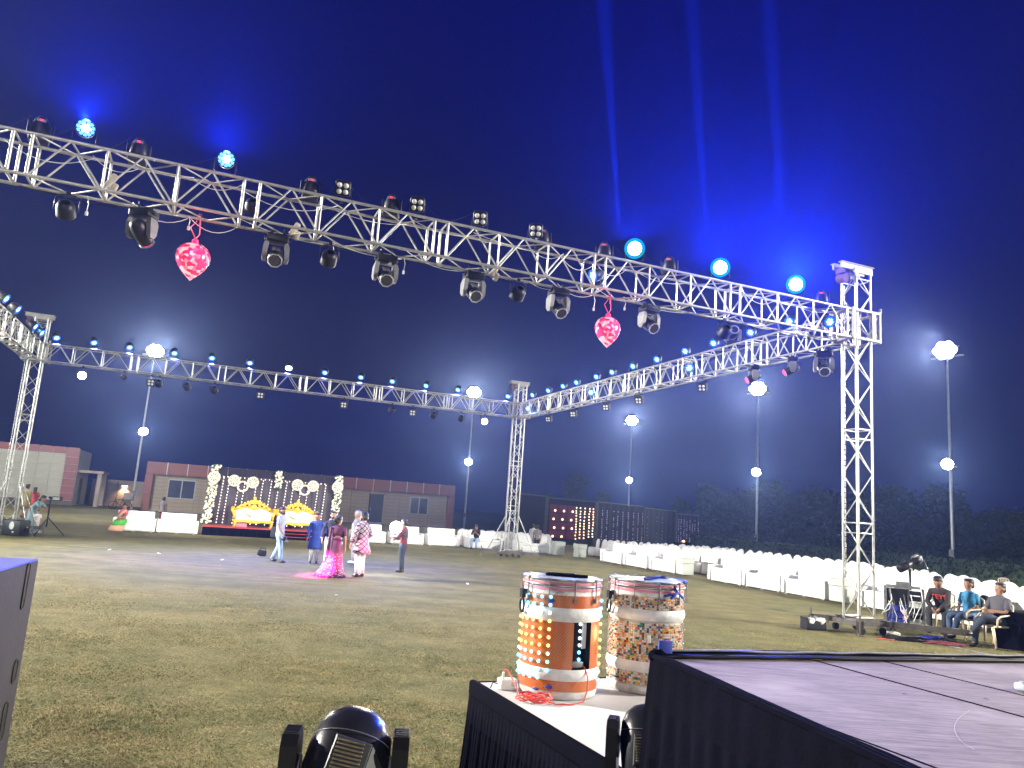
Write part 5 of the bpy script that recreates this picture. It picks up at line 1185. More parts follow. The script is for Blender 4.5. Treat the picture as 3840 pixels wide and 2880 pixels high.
    return t, J

# sequinned saree and quilted tunic materials
def saree_mat():
    m = bpy.data.materials.new('sequin_saree'); m.use_nodes = True; n = m.node_tree.nodes; l = m.node_tree.links; b = n['Principled BSDF']
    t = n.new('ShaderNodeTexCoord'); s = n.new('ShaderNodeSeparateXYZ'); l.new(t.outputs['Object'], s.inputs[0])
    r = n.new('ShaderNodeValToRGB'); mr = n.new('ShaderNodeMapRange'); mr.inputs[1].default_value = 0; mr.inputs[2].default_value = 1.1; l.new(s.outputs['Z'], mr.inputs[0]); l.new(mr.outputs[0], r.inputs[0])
    r.color_ramp.elements[0].position = 0.10; r.color_ramp.elements[0].color = (0.030, 0.012, 0.070, 1); r.color_ramp.elements[1].position = 0.40; r.color_ramp.elements[1].color = (0.55, 0.012, 0.16, 1); e_ = r.color_ramp.elements.new(0.62); e_.color = (0.10, 0.02, 0.085, 1)  # mid-height pink is the pink lamp's light painted into plum cloth
    v = n.new('ShaderNodeTexVoronoi'); v.inputs['Scale'].default_value = 22; l.new(t.outputs['Object'], v.inputs['Vector'])
    c = n.new('ShaderNodeMath'); c.operation = 'LESS_THAN'; c.inputs[1].default_value = 0.24; l.new(v.outputs['Distance'], c.inputs[0])
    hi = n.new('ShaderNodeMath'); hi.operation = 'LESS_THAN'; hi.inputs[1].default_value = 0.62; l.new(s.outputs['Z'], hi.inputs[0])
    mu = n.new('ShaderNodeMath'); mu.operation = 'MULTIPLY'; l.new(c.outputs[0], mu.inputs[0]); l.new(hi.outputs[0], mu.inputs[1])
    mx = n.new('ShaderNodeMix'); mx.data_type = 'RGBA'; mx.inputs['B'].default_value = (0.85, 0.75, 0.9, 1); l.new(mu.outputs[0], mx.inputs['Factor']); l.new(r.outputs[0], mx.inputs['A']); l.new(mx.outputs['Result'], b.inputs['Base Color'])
    b.inputs['Roughness'].default_value = 0.5; return m
def quilt_mat():
    m = bpy.data.materials.new('lattice_tunic'); m.use_nodes = True; n = m.node_tree.nodes; l = m.node_tree.links; b = n['Principled BSDF']
    t = n.new('ShaderNodeTexCoord'); out = None
    for sx in (1, -1):
        mp = n.new('ShaderNodeMapping'); mp.inputs['Rotation'].default_value = (0, sx * 0.85, 0); l.new(t.outputs['Object'], mp.inputs[0])
        w = n.new('ShaderNodeTexWave'); w.inputs['Scale'].default_value = 3.0; w.inputs['Distortion'].default_value = 0.6; w.bands_direction = 'X'; l.new(mp.outputs[0], w.inputs['Vector'])
        c = n.new('ShaderNodeMath'); c.operation = 'GREATER_THAN'; c.inputs[1].default_value = 0.90; l.new(w.outputs['Fac'], c.inputs[0])
        if out is None: out = c
        else:
            mxx = n.new('ShaderNodeMath'); mxx.operation = 'MAXIMUM'; l.new(out.outputs[0], mxx.inputs[0]); l.new(c.outputs[0], mxx.inputs[1]); out = mxx
    mx = n.new('ShaderNodeMix'); mx.data_type = 'RGBA'; mx.inputs['A'].default_value = (0.40, 0.30, 0.36, 1); mx.inputs['B'].default_value = (0.03, 0.015, 0.04, 1); l.new(out.outputs[0], mx.inputs['Factor']); l.new(mx.outputs['Result'], b.inputs['Base Color'])
    b.inputs['Roughness'].default_value = 0.75; return m
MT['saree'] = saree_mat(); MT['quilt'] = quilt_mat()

# photographer
ph = gnd(598, 1214); J = base_pose()
J['anL'] = V(-.06, -.14, .05); J['knL'] = V(-.058, -.03, .285); J['anR'] = V(.06, .10, .045); J['knR'] = V(.058, .075, .29); J['hipL'].y -= .01
J['elR'] = V(.135, .03, .64); J['wrR'] = V(.125, .13, .50); J['elL'] = V(-.14, -.05, .645); J['wrL'] = V(-.13, -.03, .49)
t, J = person('bearded photographer in grey shirt and pale jeans walking with a camera', ph, ph + Vector((3, -0.7, 0)), 1.72, J, 'skin', 'short', 'hair', 'shirt', 'grey_shirt', 0.2, botm='jeans_light', beard=True, cap='navy_shirt', head_pitch=-.12, head_yaw=-.35)
def carry(o, person_t, v, H, rz=None):
    o.location = Vector(person_t.location) + Matrix.Rotation(person_t.rotation_euler[2], 3, 'Z') @ (Vector(v) * H); o.rotation_euler = (0, 0, person_t.rotation_euler[2] if rz is None else rz)
def camera_obj(label):
    k = thing('camera', label, 'camera'); b = MB(); b.rbox((0, 0, 0), (0.15, 0.08, 0.11), 0.02); b.rbox((0, 0, 0.07), (0.07, 0.07, 0.05), 0.015); b.obj('body', 'black', k)
    l = MB(); l.lathe([(0.045, 0.04), (0.048, 0.10), (0.044, 0.17), (0.038, 0.17)], 12); l.v = [(x, z, y) for x, y, z in l.v]; l.obj('lens', 'grey', k); return k
k = camera_obj('dark camera held low in the right hand of the walking photographer'); carry(k, t, (.125, .165, .43), 1.72); k.rotation_euler = (-0.7, 0, k.rotation_euler[2])
bag = thing('shoulder_bag', 'black shoulder bag hanging behind the walking photographer', 'bag'); b = MB(); b.rbox((0, 0, 0), (0.16, 0.30, 0.34), 0.05); b.obj('pouch', 'black_bag', bag); b = MB(); b.tube([(0, -.13, .15), (0.03, -.08, .36), (0.10, .05, .50), (0.10, .12, .38), (0, .13, .15)], 0.014, 5); b.obj('strap', 'black_bag', bag); carry(bag, t, (-.10, -.15, .52), 1.72)
# man in blue kurta
J = base_pose(); J['elL'] = V(-.155, .06, .70); J['wrL'] = V(-.12, .19, .72); J['elR'] = V(.14, -.02, .64); J['wrR'] = V(.16, .03, .50)
J['shL'] = V(-.105, .01, .81); J['elL'] = V(-.19, .03, .68); J['wrL'] = V(-.255, .075, .56)
person('man in a long blue kurta and white trousers reaching to the bearded man', gnd(676, 1217), CAMT, 1.60, J, 'skin', top='kurta', topm='blue_kurta', botm='white_cotton', skirt_z=.285, head_pitch=.15)
# bearded man in the dark shirt
J = base_pose(); J['elR'] = V(.15, .02, .64); J['wrR'] = V(.16, .09, .50)
person('bearded man in a dark navy shirt facing the camera behind the saree', gnd(709, 1224), CAMT + Vector((1, 0, 0)), 1.70, J, 'skin_f', topm='navy_shirt', botm='white_cotton', beard=True, sleeve=0.9)
# woman in saree, seen from behind
J = base_pose(); J['elR'] = V(.145, -.01, .64); J['wrR'] = V(.150, .02, .49); J['elL'] = V(-.13, .02, .65); J['wrL'] = V(-.06, .10, .60)
tS, J = person('woman in a plum sequinned saree with painted pink light seen from behind with her hair in a bun', gnd(719, 1246), gnd(719, 1246) + Vector((0.25, 3, 0)), 1.62, J, 'skin_f', 'bun', topm='plum_saree', top='blouse', sleeve=0.45, bot='saree', botm='saree', head_yaw=-.5)
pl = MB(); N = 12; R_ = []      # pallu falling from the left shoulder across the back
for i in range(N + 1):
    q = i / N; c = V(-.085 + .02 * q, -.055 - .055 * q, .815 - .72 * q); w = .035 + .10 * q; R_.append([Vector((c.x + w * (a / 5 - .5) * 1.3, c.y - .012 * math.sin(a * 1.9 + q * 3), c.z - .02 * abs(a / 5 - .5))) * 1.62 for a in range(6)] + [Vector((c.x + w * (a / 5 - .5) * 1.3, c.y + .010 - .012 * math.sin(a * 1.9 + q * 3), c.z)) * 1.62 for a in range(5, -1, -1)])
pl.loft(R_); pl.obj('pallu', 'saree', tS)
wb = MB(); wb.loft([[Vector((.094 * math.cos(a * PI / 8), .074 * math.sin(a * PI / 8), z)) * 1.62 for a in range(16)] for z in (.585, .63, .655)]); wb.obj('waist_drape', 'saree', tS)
# groom
J = base_pose(); J['elR'] = V(.145, -.04, .65); J['wrR'] = V(.10, .05, .545); J['elL'] = V(-.14, .03, .65); J['wrL'] = V(-.13, .10, .51)
person('bearded man in a lattice patterned tunic and white trousers beside the saree', gnd(775, 1246), gnd(775, 1246) + Vector((-2.2, 1.3, 0)), 1.76, J, 'skin_f', top='tunic', topm='quilt', botm='white_cotton', skirt_z=.36, beard=True, bulk=1.08, sleeve=0.95)
person('man in a taupe suit and white shoes half hidden by the lattice tunic', gnd(763, 1217), gnd(763, 1217) + Vector((-2, -1, 0)), 1.74, None, 'skin_f', hcol='grey_hair', top='tunic', topm='taupe', botm='taupe', shoe='white_shoe', skirt_z=.45)
# man with the lamp
J = base_pose(); J['elL'] = V(-.12, .08, .655); J['wrL'] = V(-.06, .20, .63); J['elR'] = V(.135, .03, .64); J['wrR'] = V(.05, .17, .60)
lm = gnd(866, 1236)
t, J = person('man in a maroon and grey shirt with dark jeans holding a blazing lamp', lm, lm + Vector((-3, .25, 0)), 1.62, J, 'skin', topm='maroon_tee', sleeve=0.9, botm='dark_denim', head_pitch=.1)
band = MB(); band.loft([[Vector((rx * math.cos(a * PI / 8), ry * math.sin(a * PI / 8), z)) * 1.62 for a in range(16)] for z, rx, ry in ((.66, .108, .079), (.74, .116, .079), (.77, .116, .075))]); band.obj('grey_stripe', 'dusk_shirt', t)
vl = thing('video_light', 'blazing white video lamp held out by the man in maroon', 'lamp'); b = MB(); b.cyl((0, -0.04, 0), (0, 0.02, 0), 0.15, n=20); b.cyl((0, -0.02, -0.14), (0, -0.02, -0.30), 0.018, n=8); b.obj('housing', 'black', vl)
l_ = MB(); l_.ell((0, 0.03, 0), (0.185, 0.05, 0.185), 20, 8); l_.obj('lens', 'flood_on', vl)
pv = depth(855, 1139, lm.y - 0.15); vl.location = pv; az = math.atan2(-pv.y, -pv.x) - PI / 2; vl.rotation_euler = (0, 0, az + 0.15)
spot('video_beam', pv + Vector((0, -0.25, 0)), pv + Vector((0.6, -3.0, .1)), 700, (1, 0.92, 0.80), 150, 0.8, 0.12)
# woman in green skirt on the sofa
J = seated_pose(0.05); J['elL'] = V(-.135, .06, .44); J['wrL'] = V(-.04, .17, .37); J['elR'] = V(.135, .06, .44); J['wrR'] = V(.03, .18, .37)
sw = W(-16.62, 25.98)
t, J = person('woman in a pink top and bright green skirt seated on the left white sofa', sw, sw + Vector((-.6, -3, 0)), 1.58, J, 'skin', 'long', topm='pink_silk', top='blouse', sleeve=0.4, bot='none', head_yaw=.6)
for nm, m_, secs in (('green_skirt', 'green_silk', ((.345, .10, .085, 0), (.32, .14, .16, .08), (.25, .17, .20, .14), (.17, .175, .16, .22))), ('skirt_hem', 'peach_silk', ((.172, .178, .165, .22), (.09, .20, .16, .26), (.015, .215, .17, .27)))):
    b = MB(); b.loft([[Vector(((rx + .008 * math.sin(7 * a * PI / 15)) * math.cos(a * PI / 15), yc + ry * math.sin(a * PI / 15), z)) * 1.58 for a in range(30)] for z, rx, ry, yc in secs]); b.obj(nm, m_, t)
b = MB(); b.tube([Vector(p) * 1.58 for p in ((-.08, .02, .60), (-.02, .10, .52), (.05, .11, .42), (.10, .06, .34))], [.05, .06, .06, .05], 8); b.obj('stole', 'peach_silk', t)
# left group
ww = gnd(60, 1149); J = base_pose(); J['chest'] = V(0, .10, .69); J['neck'] = V(0, .175, .745); J['spine'] = V(0, .03, .62)
for k, s in (('L', -1), ('R', 1)): J['sh' + k] = V(s * .10, .155, .72); J['el' + k] = V(s * .11, .24, .60); J['wr' + k] = V(s * .06, .36, .57)
ww = depth(64, 1140, 28.9); ww.z = 0; kid = depth(77, 1140, 28.9); kid.z = 0
person('woman in an aqua dress bending over a small child by the left tower', ww, kid, 1.60, J, 'skin', 'long', top='shirt', topm='aqua_dress', bot='skirt', botm='aqua_dress', sleeve=0.4)
J = base_pose(); person('small child in white clothes in front of the bending woman', kid, CAMT, 0.88, J, 'skin_f', topm='peach_shirt' if False else 'white_cotton', botm='white_cotton', sleeve=0.3, bulk=1.15)
p = depth(54, 1090, 40); p.z = 0; person('man in an olive kurta standing near the side hall with his back turned', p, p + Vector((0.4, 3, 0)), 1.76, None, 'skin', top='kurta', topm='olive_kurta', botm='khaki', sleeve=0.9)
p = depth(71, 1090, 41); p.z = 0; person('woman in a rust red dress standing beside the man in olive', p, p + Vector((-1, 2, 0)), 1.62, None, 'skin', 'long', top='tunic', topm='rust_dress', bot='skirt', botm='rust_dress', sleeve=0.5)
p = depth(353, 1090, 43); p.z = 0; person('person in a grey top standing below the left window', p, p + Vector((0.5, 3, 0)), 1.55, None, 'skin', topm='taupe', top='tunic', skirt_z=.45, botm='rust_dress', sleeve=0.4)
p = W(-5.0, 27.5); q_ = depth(777, 1120, p.y + .4); q_.z = 0; person('person in a peach shirt behind the sofas beyond the lattice tunic', q_, CAMT, 1.58, None, 'skin', topm='peach_shirt', botm='khaki')
J = seated_pose(0.22); J['elL'] = V(-.13, .14, .42); J['wrL'] = V(-.04, .20, .50); J['elR'] = V(.13, .14, .42); J['wrR'] = V(.03, .20, .50)
p = W(0.32, 25.72); person('man in a black waistcoat and pale jeans seated behind the middle tower', p, p + Vector((-.6, -2.5, 0)), 1.66, J, 'skin', topm='black_tee', botm='jeans_light', sleeve=0.3, head_pitch=.35)
p = depth(1154, 1120, 40.5); p.z = 0; person('person in a white shirt beyond the chairs near the middle tower', p, p + Vector((0.6, 3, 0)), 1.50, None, 'skin', topm='white_cotton', botm='khaki', sleeve=.4)
p = depth(1163, 1120, 40.1); p.z = 0; person('person in a grey shirt standing beside the one in white beyond the chairs', p, p + Vector((-0.4, 3, 0)), 1.46, None, 'skin', topm='taupe', botm='black_trouser', sleeve=.4)
# the three seated men
def seat_at(px, head_y, dist): p = depth(px, head_y, dist); return Vector((p.x, p.y, 0))
left = Vector((-1, -0.25, 0))
s1 = seat_at(2036, 1280, 17.5); s2 = seat_at(2093, 1282, 16.6); s3 = seat_at(2153, 1292, 15.6)
J = seated_pose(0.42); J['elL'] = V(-.12, .22, .40); J['wrL'] = V(-.04, .30, .31); J['elR'] = V(.12, .22, .40); J['wrR'] = V(.03, .30, .31); J['anL'].y = .22; J['anR'].y = .28; J['knL'].x = -.10; J['knR'].x = .10
t1, J1 = person('man in a black sweatshirt with red letters bent forward on a plastic chair', s1, s1 + Vector((-1.6, -1.5, 0)), 1.72, J, 'skin', topm='black_tee', botm='black_trouser', sleeve=0.95, head_pitch=.30)
fc = bpy.data.curves.new('lettering', 'FONT'); fc.body = 'TEYS'; fc.size = 0.155; fc.extrude = 0.004; fc.align_x = 'CENTER'; fc.materials.append(MT['red_print']); fo_ = bpy.data.objects.new('lettering_curve', fc); COL.objects.link(fo_); bpy.context.view_layer.update(); fme = bpy.data.meshes.new_from_object(fo_); bpy.data.objects.remove(fo_); fo = link('lettering', fme, t1)
chp = Vector(J1['chest']) * 1.72; tb = (J1['neck'] - J1['chest']).normalized(); yv = Vector((0, -tb.z, tb.y)); 
nrm = Vector((0, tb.z, -tb.y)); xv = tb.cross(nrm); Mx = Matrix((xv, tb, nrm)).transposed().to_4x4(); Mx.translation = chp + nrm * 0.135 - tb * 0.02; fo.matrix_local = Mx
J = seated_pose(-0.02); J['elL'] = V(-.14, .02, .42); J['wrL'] = V(-.06, .13, .34); J['elR'] = V(.14, .02, .42); J['wrR'] = V(.05, .14, .33); J['anL'] = V(-.03, .30, .05); J['anR'] = V(.10, .22, .05)
t2, _ = person('man in a bright blue shirt seated on the middle plastic chair', s2, s2 + left, 1.68, J, 'skin', topm='blue_shirt', botm='denim', sleeve=0.3)
J = seated_pose(-0.20); J['elL'] = V(-.14, .03, .42); J['wrL'] = V(.02, .12, .43); J['elR'] = V(.14, .03, .42); J['wrR'] = V(-.02, .13, .41); J['knL'] = V(-.05, .26, .37); J['anL'] = V(.06, .36, .17); J['knR'] = V(.07, .25, .31); J['anR'] = V(.05, .33, .045)
t3, _ = person('man in a dark grey shirt leaning back with crossed legs on the nearest plastic chair', s3, s3 + left + Vector((0, -.1, 0)), 1.70, J, 'skin', topm='dusk_shirt', botm='dark_denim', sleeve=0.5)
for tt, l_, m_ in ((t1, 'beige plastic chair under the man in the black sweatshirt', 'beige_plastic'), (t2, 'beige plastic chair under the man in the blue shirt', 'beige_plastic'), (t3, 'beige plastic chair under the man leaning back, nearest the stage', 'beige_plastic')):
    r_ = tt.rotation_euler[2]; fwd = Matrix.Rotation(r_, 3, 'Z') @ Vector((0, 1, 0)); plastic_chair(l_, Vector(tt.location) + fwd * 0.10, r_ + PI, 'plastic chairs of the seated men', m_, 1.0)
jk = MB(); jk.rbox((0, 0, 0.0), (0.36, 0.14, 0.34), 0.06, rz=0.2); jk.ell((0.05, -.03, .16), (.17, .09, .06), 9, 6); jo = tag(jk.obj('jacket', 'black_bag'), 'black jacket slung over the back of the middle plastic chair', 'jacket'); jo.location = Vector(t2.location) + Vector((0.36, 0.05, 0.74)); jo.rotation_euler = (0, 0, 1.3)

# ================================================================== EQUIPMENT ON THE LAWN
rp = depth(1953, 1320, 18.05); rp.z = 0
for i, (x_, y_) in enumerate(((343, 1196), (425, 1012), (726, 1287), (480, 1210), (236, 1188), (1010, 1262))):
    if y_ < 1100: continue
    b = MB(); b.rbox((0, 0, .012), (.09, .06, .02), .006, rz=i, ry=.25); o = tag(b.obj('paper_scrap', 'white_plastic'), ('tiny white scrap on the lawn left of the camera bag', '', 'tiny white scrap on the open lawn nearest the camera', 'tiny white scrap on the lawn closest to the camera bag', 'tiny white scrap on the lawn toward the left tower', 'tiny white scrap on the lawn right of the man with the lamp')[i], 'litter', 'paper scraps on the lawn'); o.location = gnd(x_, y_)
rk = thing('equipment_rack', 'open rack of lighting dimmers draped in pale cables behind the right tower', 'equipment rack', rp, -0.42)
f = MB()
for x in (-.40, .40):
    for y in (-.25, .25): f.box((x, y, 0.46), (0.04, 0.04, 0.92))
for z in (0.05, 0.92): f.box((0, -.25, z), (0.76, 0.04, 0.04)); f.box((0, .25, z), (0.76, 0.04, 0.04))
f.box((0.08, 0, 0.46), (0.03, 0.44, 0.86)); f.obj('frame', 'alu_dull', rk)
for i, (z, h_, m_) in enumerate(((0.12, .12, 'blue_cloth'), (0.27, .14, 'blue_cloth'), (0.43, .14, 'blue_cloth'), (0.70, .36, 'black'))): MB().rbox((-.17, -0.02, z), (0.44, 0.46, h_), 0.01, seg=1).obj('dimmer_unit', m_, rk)
for i in range(6): MB().rbox((0.24, -0.02, 0.13 + i * 0.135), (0.27, 0.46, 0.10), 0.01, seg=1).obj('dimmer_unit', 'black' if i % 3 else 'mint', rk)
for x, z in ((-.02, .36), (0.0, .22)): 
    g = MB(); g.cyl((x, -.24, z), (x, -.30, z), 0.055, n=14); g.obj('socket', 'tape', rk)
    MB().cyl((x, -.30, z), (x, -.31, z), 0.03, n=12).obj('socket_face', 'white_plastic', rk)
MB().rbox((-.02, -.05, 0.99), (0.30, 0.3, 0.10), 0.01).obj('splitter_box', 'alu_dull', rk)
rcb = random.Random(12)
for i in range(16):
    x0_, z0_ = rcb.uniform(-.35, .35), rcb.uniform(.35, .97); x1_, z1_ = x0_ + rcb.uniform(-.22, .22), rcb.uniform(.05, .45)
    MB().tube([(x0_, -.27, z0_), (x0_ + .03, -.37, (z0_ * .6 + z1_ * .4)), ((x0_ + x1_) / 2 + .05, -.39, (z0_ + z1_) / 2 - .08), (x1_, -.33, z1_ - .06), (x1_ + .02, -.28, z1_)], 0.009, 5).obj('patch_cable', 'white_plastic' if i % 3 else 'alu_dull', rk)
def tangle(name, label, c, rx, ry, n, r, m, seed, zmax=0.05):
    rr = random.Random(seed); b = MB(); pts = []; a = 0
    for i in range(n):
        a += rr.uniform(.55, .95); q = rr.uniform(.45, 1.0); pts.append((rx * q * math.cos(a), ry * q * math.sin(a), r + zmax * rr.random()))
    b.tube(pts, r, 6); o = tag(b.obj(name, m), label, 'cable'); o.location = c; return o
c0 = gnd(1985, 1385); tangle('cable', 'tangle of black cables on the lawn before the equipment rack', c0, 0.75, 0.28, 70, 0.011, 'black', 3)
tangle('cable', 'tangle of blue cables on the lawn before the equipment rack', gnd(2010, 1384) + Vector((.05, .0, .03)), 0.3, 0.14, 34, 0.012, 'blue_cloth', 4)
tangle('cable', 'tangle of dull red cables on the lawn below the seated men', gnd(2040, 1394), 0.45, 0.14, 40, 0.011, 'fabric_red', 5)
tangle('cable', 'loose pale cables lying behind the right tower foot', gnd(1925, 1372) + Vector((.0, .1, .0)), 0.3, 0.15, 30, 0.009, 'white_plastic', 6)
rcab = MB(); a_, b_ = gnd(1895, 1382), gnd(1972, 1384); rcab.tube([a_ + (b_ - a_) * (i / 8) + Vector((0, .05 * math.sin(i * 1.4), .012)) for i in range(9)], 0.012, 5); tag(rcab.obj('cable', 'red_cable'), 'red cable running along the lawn from the right tower', 'cable')
wcab = MB(); a_, b_ = gnd(2052, 1398), gnd(2150, 1418); wcab.tube([a_ + (b_ - a_) * (i / 8) + Vector((0, .05 * math.sin(i * 1.1), .012)) for i in range(9)], 0.014, 5); tag(wcab.obj('cable', 'alu_dull'), 'pale hose lying in front of the nearest plastic chair', 'cable')
fsp = depth(1967, 1300, 18.7); fsp.z = 0
fs = thing('follow_spot', 'black follow spot lamp on a tall stand behind the equipment rack', 'follow spot', fsp, 0.0)
b = MB(); b.cyl((0, 0, 0.5), (0, 0, 1.33), 0.028, n=10); b.cyl((0, 0, 0.02), (0, 0, .5), 0.022, n=8); b.obj('pole', 'black', fs)
lgm = MB().cyl((0.02, 0, 0.50), (0.55, 0, 0.02), 0.018, n=6).mesh('leg', 'black')
for k_ in range(3): link('leg', lgm, fs, (0, 0, 0), 0.6 + k_ * 2 * PI / 3)
b = MB(); b.lathe([(0.10, -0.50), (0.14, -0.48), (0.15, -0.10), (0.12, -0.04), (0.12, 0.18), (0.15, 0.2), (0.15, 0.42), (0.10, 0.46)], 14); b.v = [(z, y, x) for x, y, z in b.v]; o = b.obj('lamp_barrel', 'black', fs, (0, 0, 1.46)); o.rotation_euler = (0, -0.42, 0.25); o.scale = (.72, .72, .72)
b = MB(); b.rbox((0.42, -0.02, 0.02), (0.12, 0.22, 0.2), 0.02); b.rbox((0.30, 0, .16), (0.2, 0.14, 0.06), 0.02); b.obj('control_box', 'alu_dull', o)
b = MB()
for s in (-1, 1): b.box((0, s * .17, 1.42), (0.04, 0.012, 0.24))
b.box((0, 0, 1.31), (0.04, 0.35, 0.014)); b.obj('yoke', 'black', fs)
b = MB(); b.tube([(0.36, 0, 1.58), (0.52, 0.02, 1.2), (0.50, 0.02, 0.6), (0.46, 0.0, 0.02)], 0.010, 5); b.obj('mains_lead', 'hoop', fs)
bgp = gnd(1757, 1360)
bg_ = thing('tool_bag', 'black and white open tool bag on the lawn left of the right tower', 'bag', bgp, 0.25); bg_.scale = (.76, .76, .76)
b = MB(); b.rbox((0, 0, 0.13), (0.66, 0.34, 0.26), 0.05); b.rbox((-.29, 0, 0.24), (0.05, 0.32, 0.22), 0.02, ry=-.2); b.obj('bag_body', 'black_bag', bg_)
for x in (-.16, .18): b = MB(); b.rbox((x, -.09, 0.25), (0.2, 0.18, 0.16), 0.04, rz=.2, ry=.2 * (1 if x < 0 else -1)); b.obj('white_pocket', 'white_plastic', bg_)
b = MB(); b.tube([(-.12, .05, .28), (-.10, .05, .40), (.02, .05, .42), (.06, .05, .28)], 0.016, 6); b.obj('handle', 'black_bag', bg_)
b = MB(); b.ell((.06, .05, .30), (.14, .1, .08), 9, 6); b.obj('plastic_wrap', 'alu_dull', bg_)
bk = MB(); bk.rbox((0.95, 0.45, 0.37), (1.9, 0.9, 0.74), 0.02); bo = tag(bk.obj('cloth_block', 'black_cloth'), 'black cloth covered block at the right edge behind the nearest plastic chair', 'block'); pb = gnd(2150, 1399); bo.location = pb; bo.rotation_euler = (0, 0, -0.55)
cbp = gnd(565, 1201); cb = thing('camera_bag', 'small black camera bag lying on the lawn beside the photographer', 'bag', cbp, 0.3); b = MB(); b.rbox((0, 0, .10), (.30, .20, .20), .05, ry=.2); b.obj('pouch', 'black_bag', cb); b = MB(); b.tube([(-.1, 0, .16), (-.05, 0, .27), (.1, 0, .26), (.13, 0, .14)], .015, 5); b.obj('handle', 'black_bag', cb)
# left tripod lamp and case
tp = gnd(97, 1156); tl = thing('lamp_tripod', 'black tripod with a pale rectangular lamp on top at the left', 'lamp tripod', tp, 0)
MB().cyl((0, 0, .30), (0, 0, 1.38), 0.03, n=8).obj('pole', 'black', tl)
lgm = MB().cyl((0, 0, 0.66), (0.62, 0, 0.01), 0.018, n=6).mesh('leg', 'black')
for k_ in range(3): link('leg', lgm, tl, (0, 0, 0), 0.5 + k_ * 2 * PI / 3)
b = MB(); b.box((0.0, 0, 1.40), (0.14, .08, .08)); b.rbox((0.24, 0, 1.38), (0.34, 0.16, 0.15), 0.03); hd = b.obj('lamp_housing', 'black', tl); MB().rbox((0.24, -0.085, 1.38), (0.26, 0.02, 0.10), 0.01).obj('lens', 'lens', hd)
fcp = gnd(32, 1157); fcs = thing('flight_case', 'black equipment case with a pale oval emblem by the left tower', 'case', fcp, -0.15); MB().rbox((0, 0, .28), (.72, .5, .56), .03).obj('case_body', 'black', fcs); b = MB(); b.ell((0.02, -.253, .36), (.10, .006, .14), 14, 6); b.ell((.10, -.253, .14), (.05, .005, .03), 8, 5); b.obj('emblem', 'lens', fcs); b = MB(); b.tube([(-.12, 0, .56), (-.12, 0, .62), (.12, 0, .62), (.12, 0, .56)], .014, 6); b.obj('handle', 'alu_dull', fcs)

# ================================================================== FOREGROUND
# loudspeaker at the left edge
c0 = gnd(85, 1209, 1.6); X_ = (gnd(0, 1234, 1.6) - c0); X_.z = 0; X_.normalize(); Y_ = Vector((-X_.y, X_.x, 0))
lsp = thing('loudspeaker', 'tall dark wooden loudspeaker cabinet at the left edge with hand slots', 'loudspeaker', (c0.x, c0.y, 0), math.atan2(X_.y, X_.x))
def on_face(px, py):
    n = Y_; d = ray(px, py); tt = (Vector((c0.x, c0.y, 0)) - EYEV).dot(n) / d.dot(n); p = EYEV + d * tt; return (p - Vector((c0.x, c0.y, 0))).dot(X_), p.z
b = MB(); b.rbox((0.6, -0.45, 0.80), (1.2, 0.90, 1.596), 0.014); b.obj('cabinet', 'ply', lsp)
b = MB(); b.box((0.6, -0.45, 1.601), (1.19, 0.89, 0.010)); b.obj('top_sheet', 'blue_cloth', lsp)  # top coloured blue for the blue lamp light falling on it
for px, py, h_, w_ in ((54, 1266, .24, .055), (31, 1450, .12, .07), (6, 1560, .2, .07)):
    x, z = on_face(px, py); b = MB(); pts = [(w_ / 2 * math.cos(a * PI / 8), (h_ / 2 - w_ / 2) * (1 if a <= 8 else -1) + w_ / 2 * math.sin(a * PI / 8)) for a in range(17)][:16]
    b.prism([(x + q[0], z + q[1]) for q in pts], -0.02, 0.003); b.obj('hand_slot', 'black_gloss', lsp)
    r_ = MB(); r_.tube([(x + q[0] * 1.1, 0.003, z + q[1] * 1.02) for q in pts], 0.004, 5, True); r_.obj('slot_rim', 'ply', lsp)
for z in (0.35, 0.75, 1.15): 
    b = MB(); b.cyl((0.03, 0.0, z), (0.03, 0.004, z), 0.006, n=8); b.obj('screw', 'hoop', lsp)

# drum platform
TZ = 0.80; P0 = Vector((-0.14, 5.85, 0)); ed = Vector((0.42, -0.907, 0)); fe = Vector((0.907, 0.42, 0))
dt = thing('drum_platform', 'low platform with white top sheet and black pleated skirt holding two drums', 'platform', P0, math.atan2(fe.y, fe.x))
Lx, Ly = 1.42, 2.05      # local x along fe, local -y along ed
MB().rbox((Lx / 2, -Ly / 2, TZ - 0.055), (Lx - 0.02, Ly - 0.02, 0.10), 0.01, seg=1).obj('deck_board', 'ply', dt)
sh = MB(); N = 14
vs = [(0.03 + (Lx - .06) * i / N, -0.03 - (Ly - .06) * j / N, TZ + 0.003 + 0.0025 * math.sin(i * 1.7 + j) * math.sin(j * 1.3)) for j in range(N + 1) for i in range(N + 1)]
sh._add(vs, [(j * (N + 1) + i, j * (N + 1) + i + 1, (j + 1) * (N + 1) + i + 1, (j + 1) * (N + 1) + i) for j in range(N) for i in range(N)], True); sh.obj('top_sheet', 'table_white', dt)
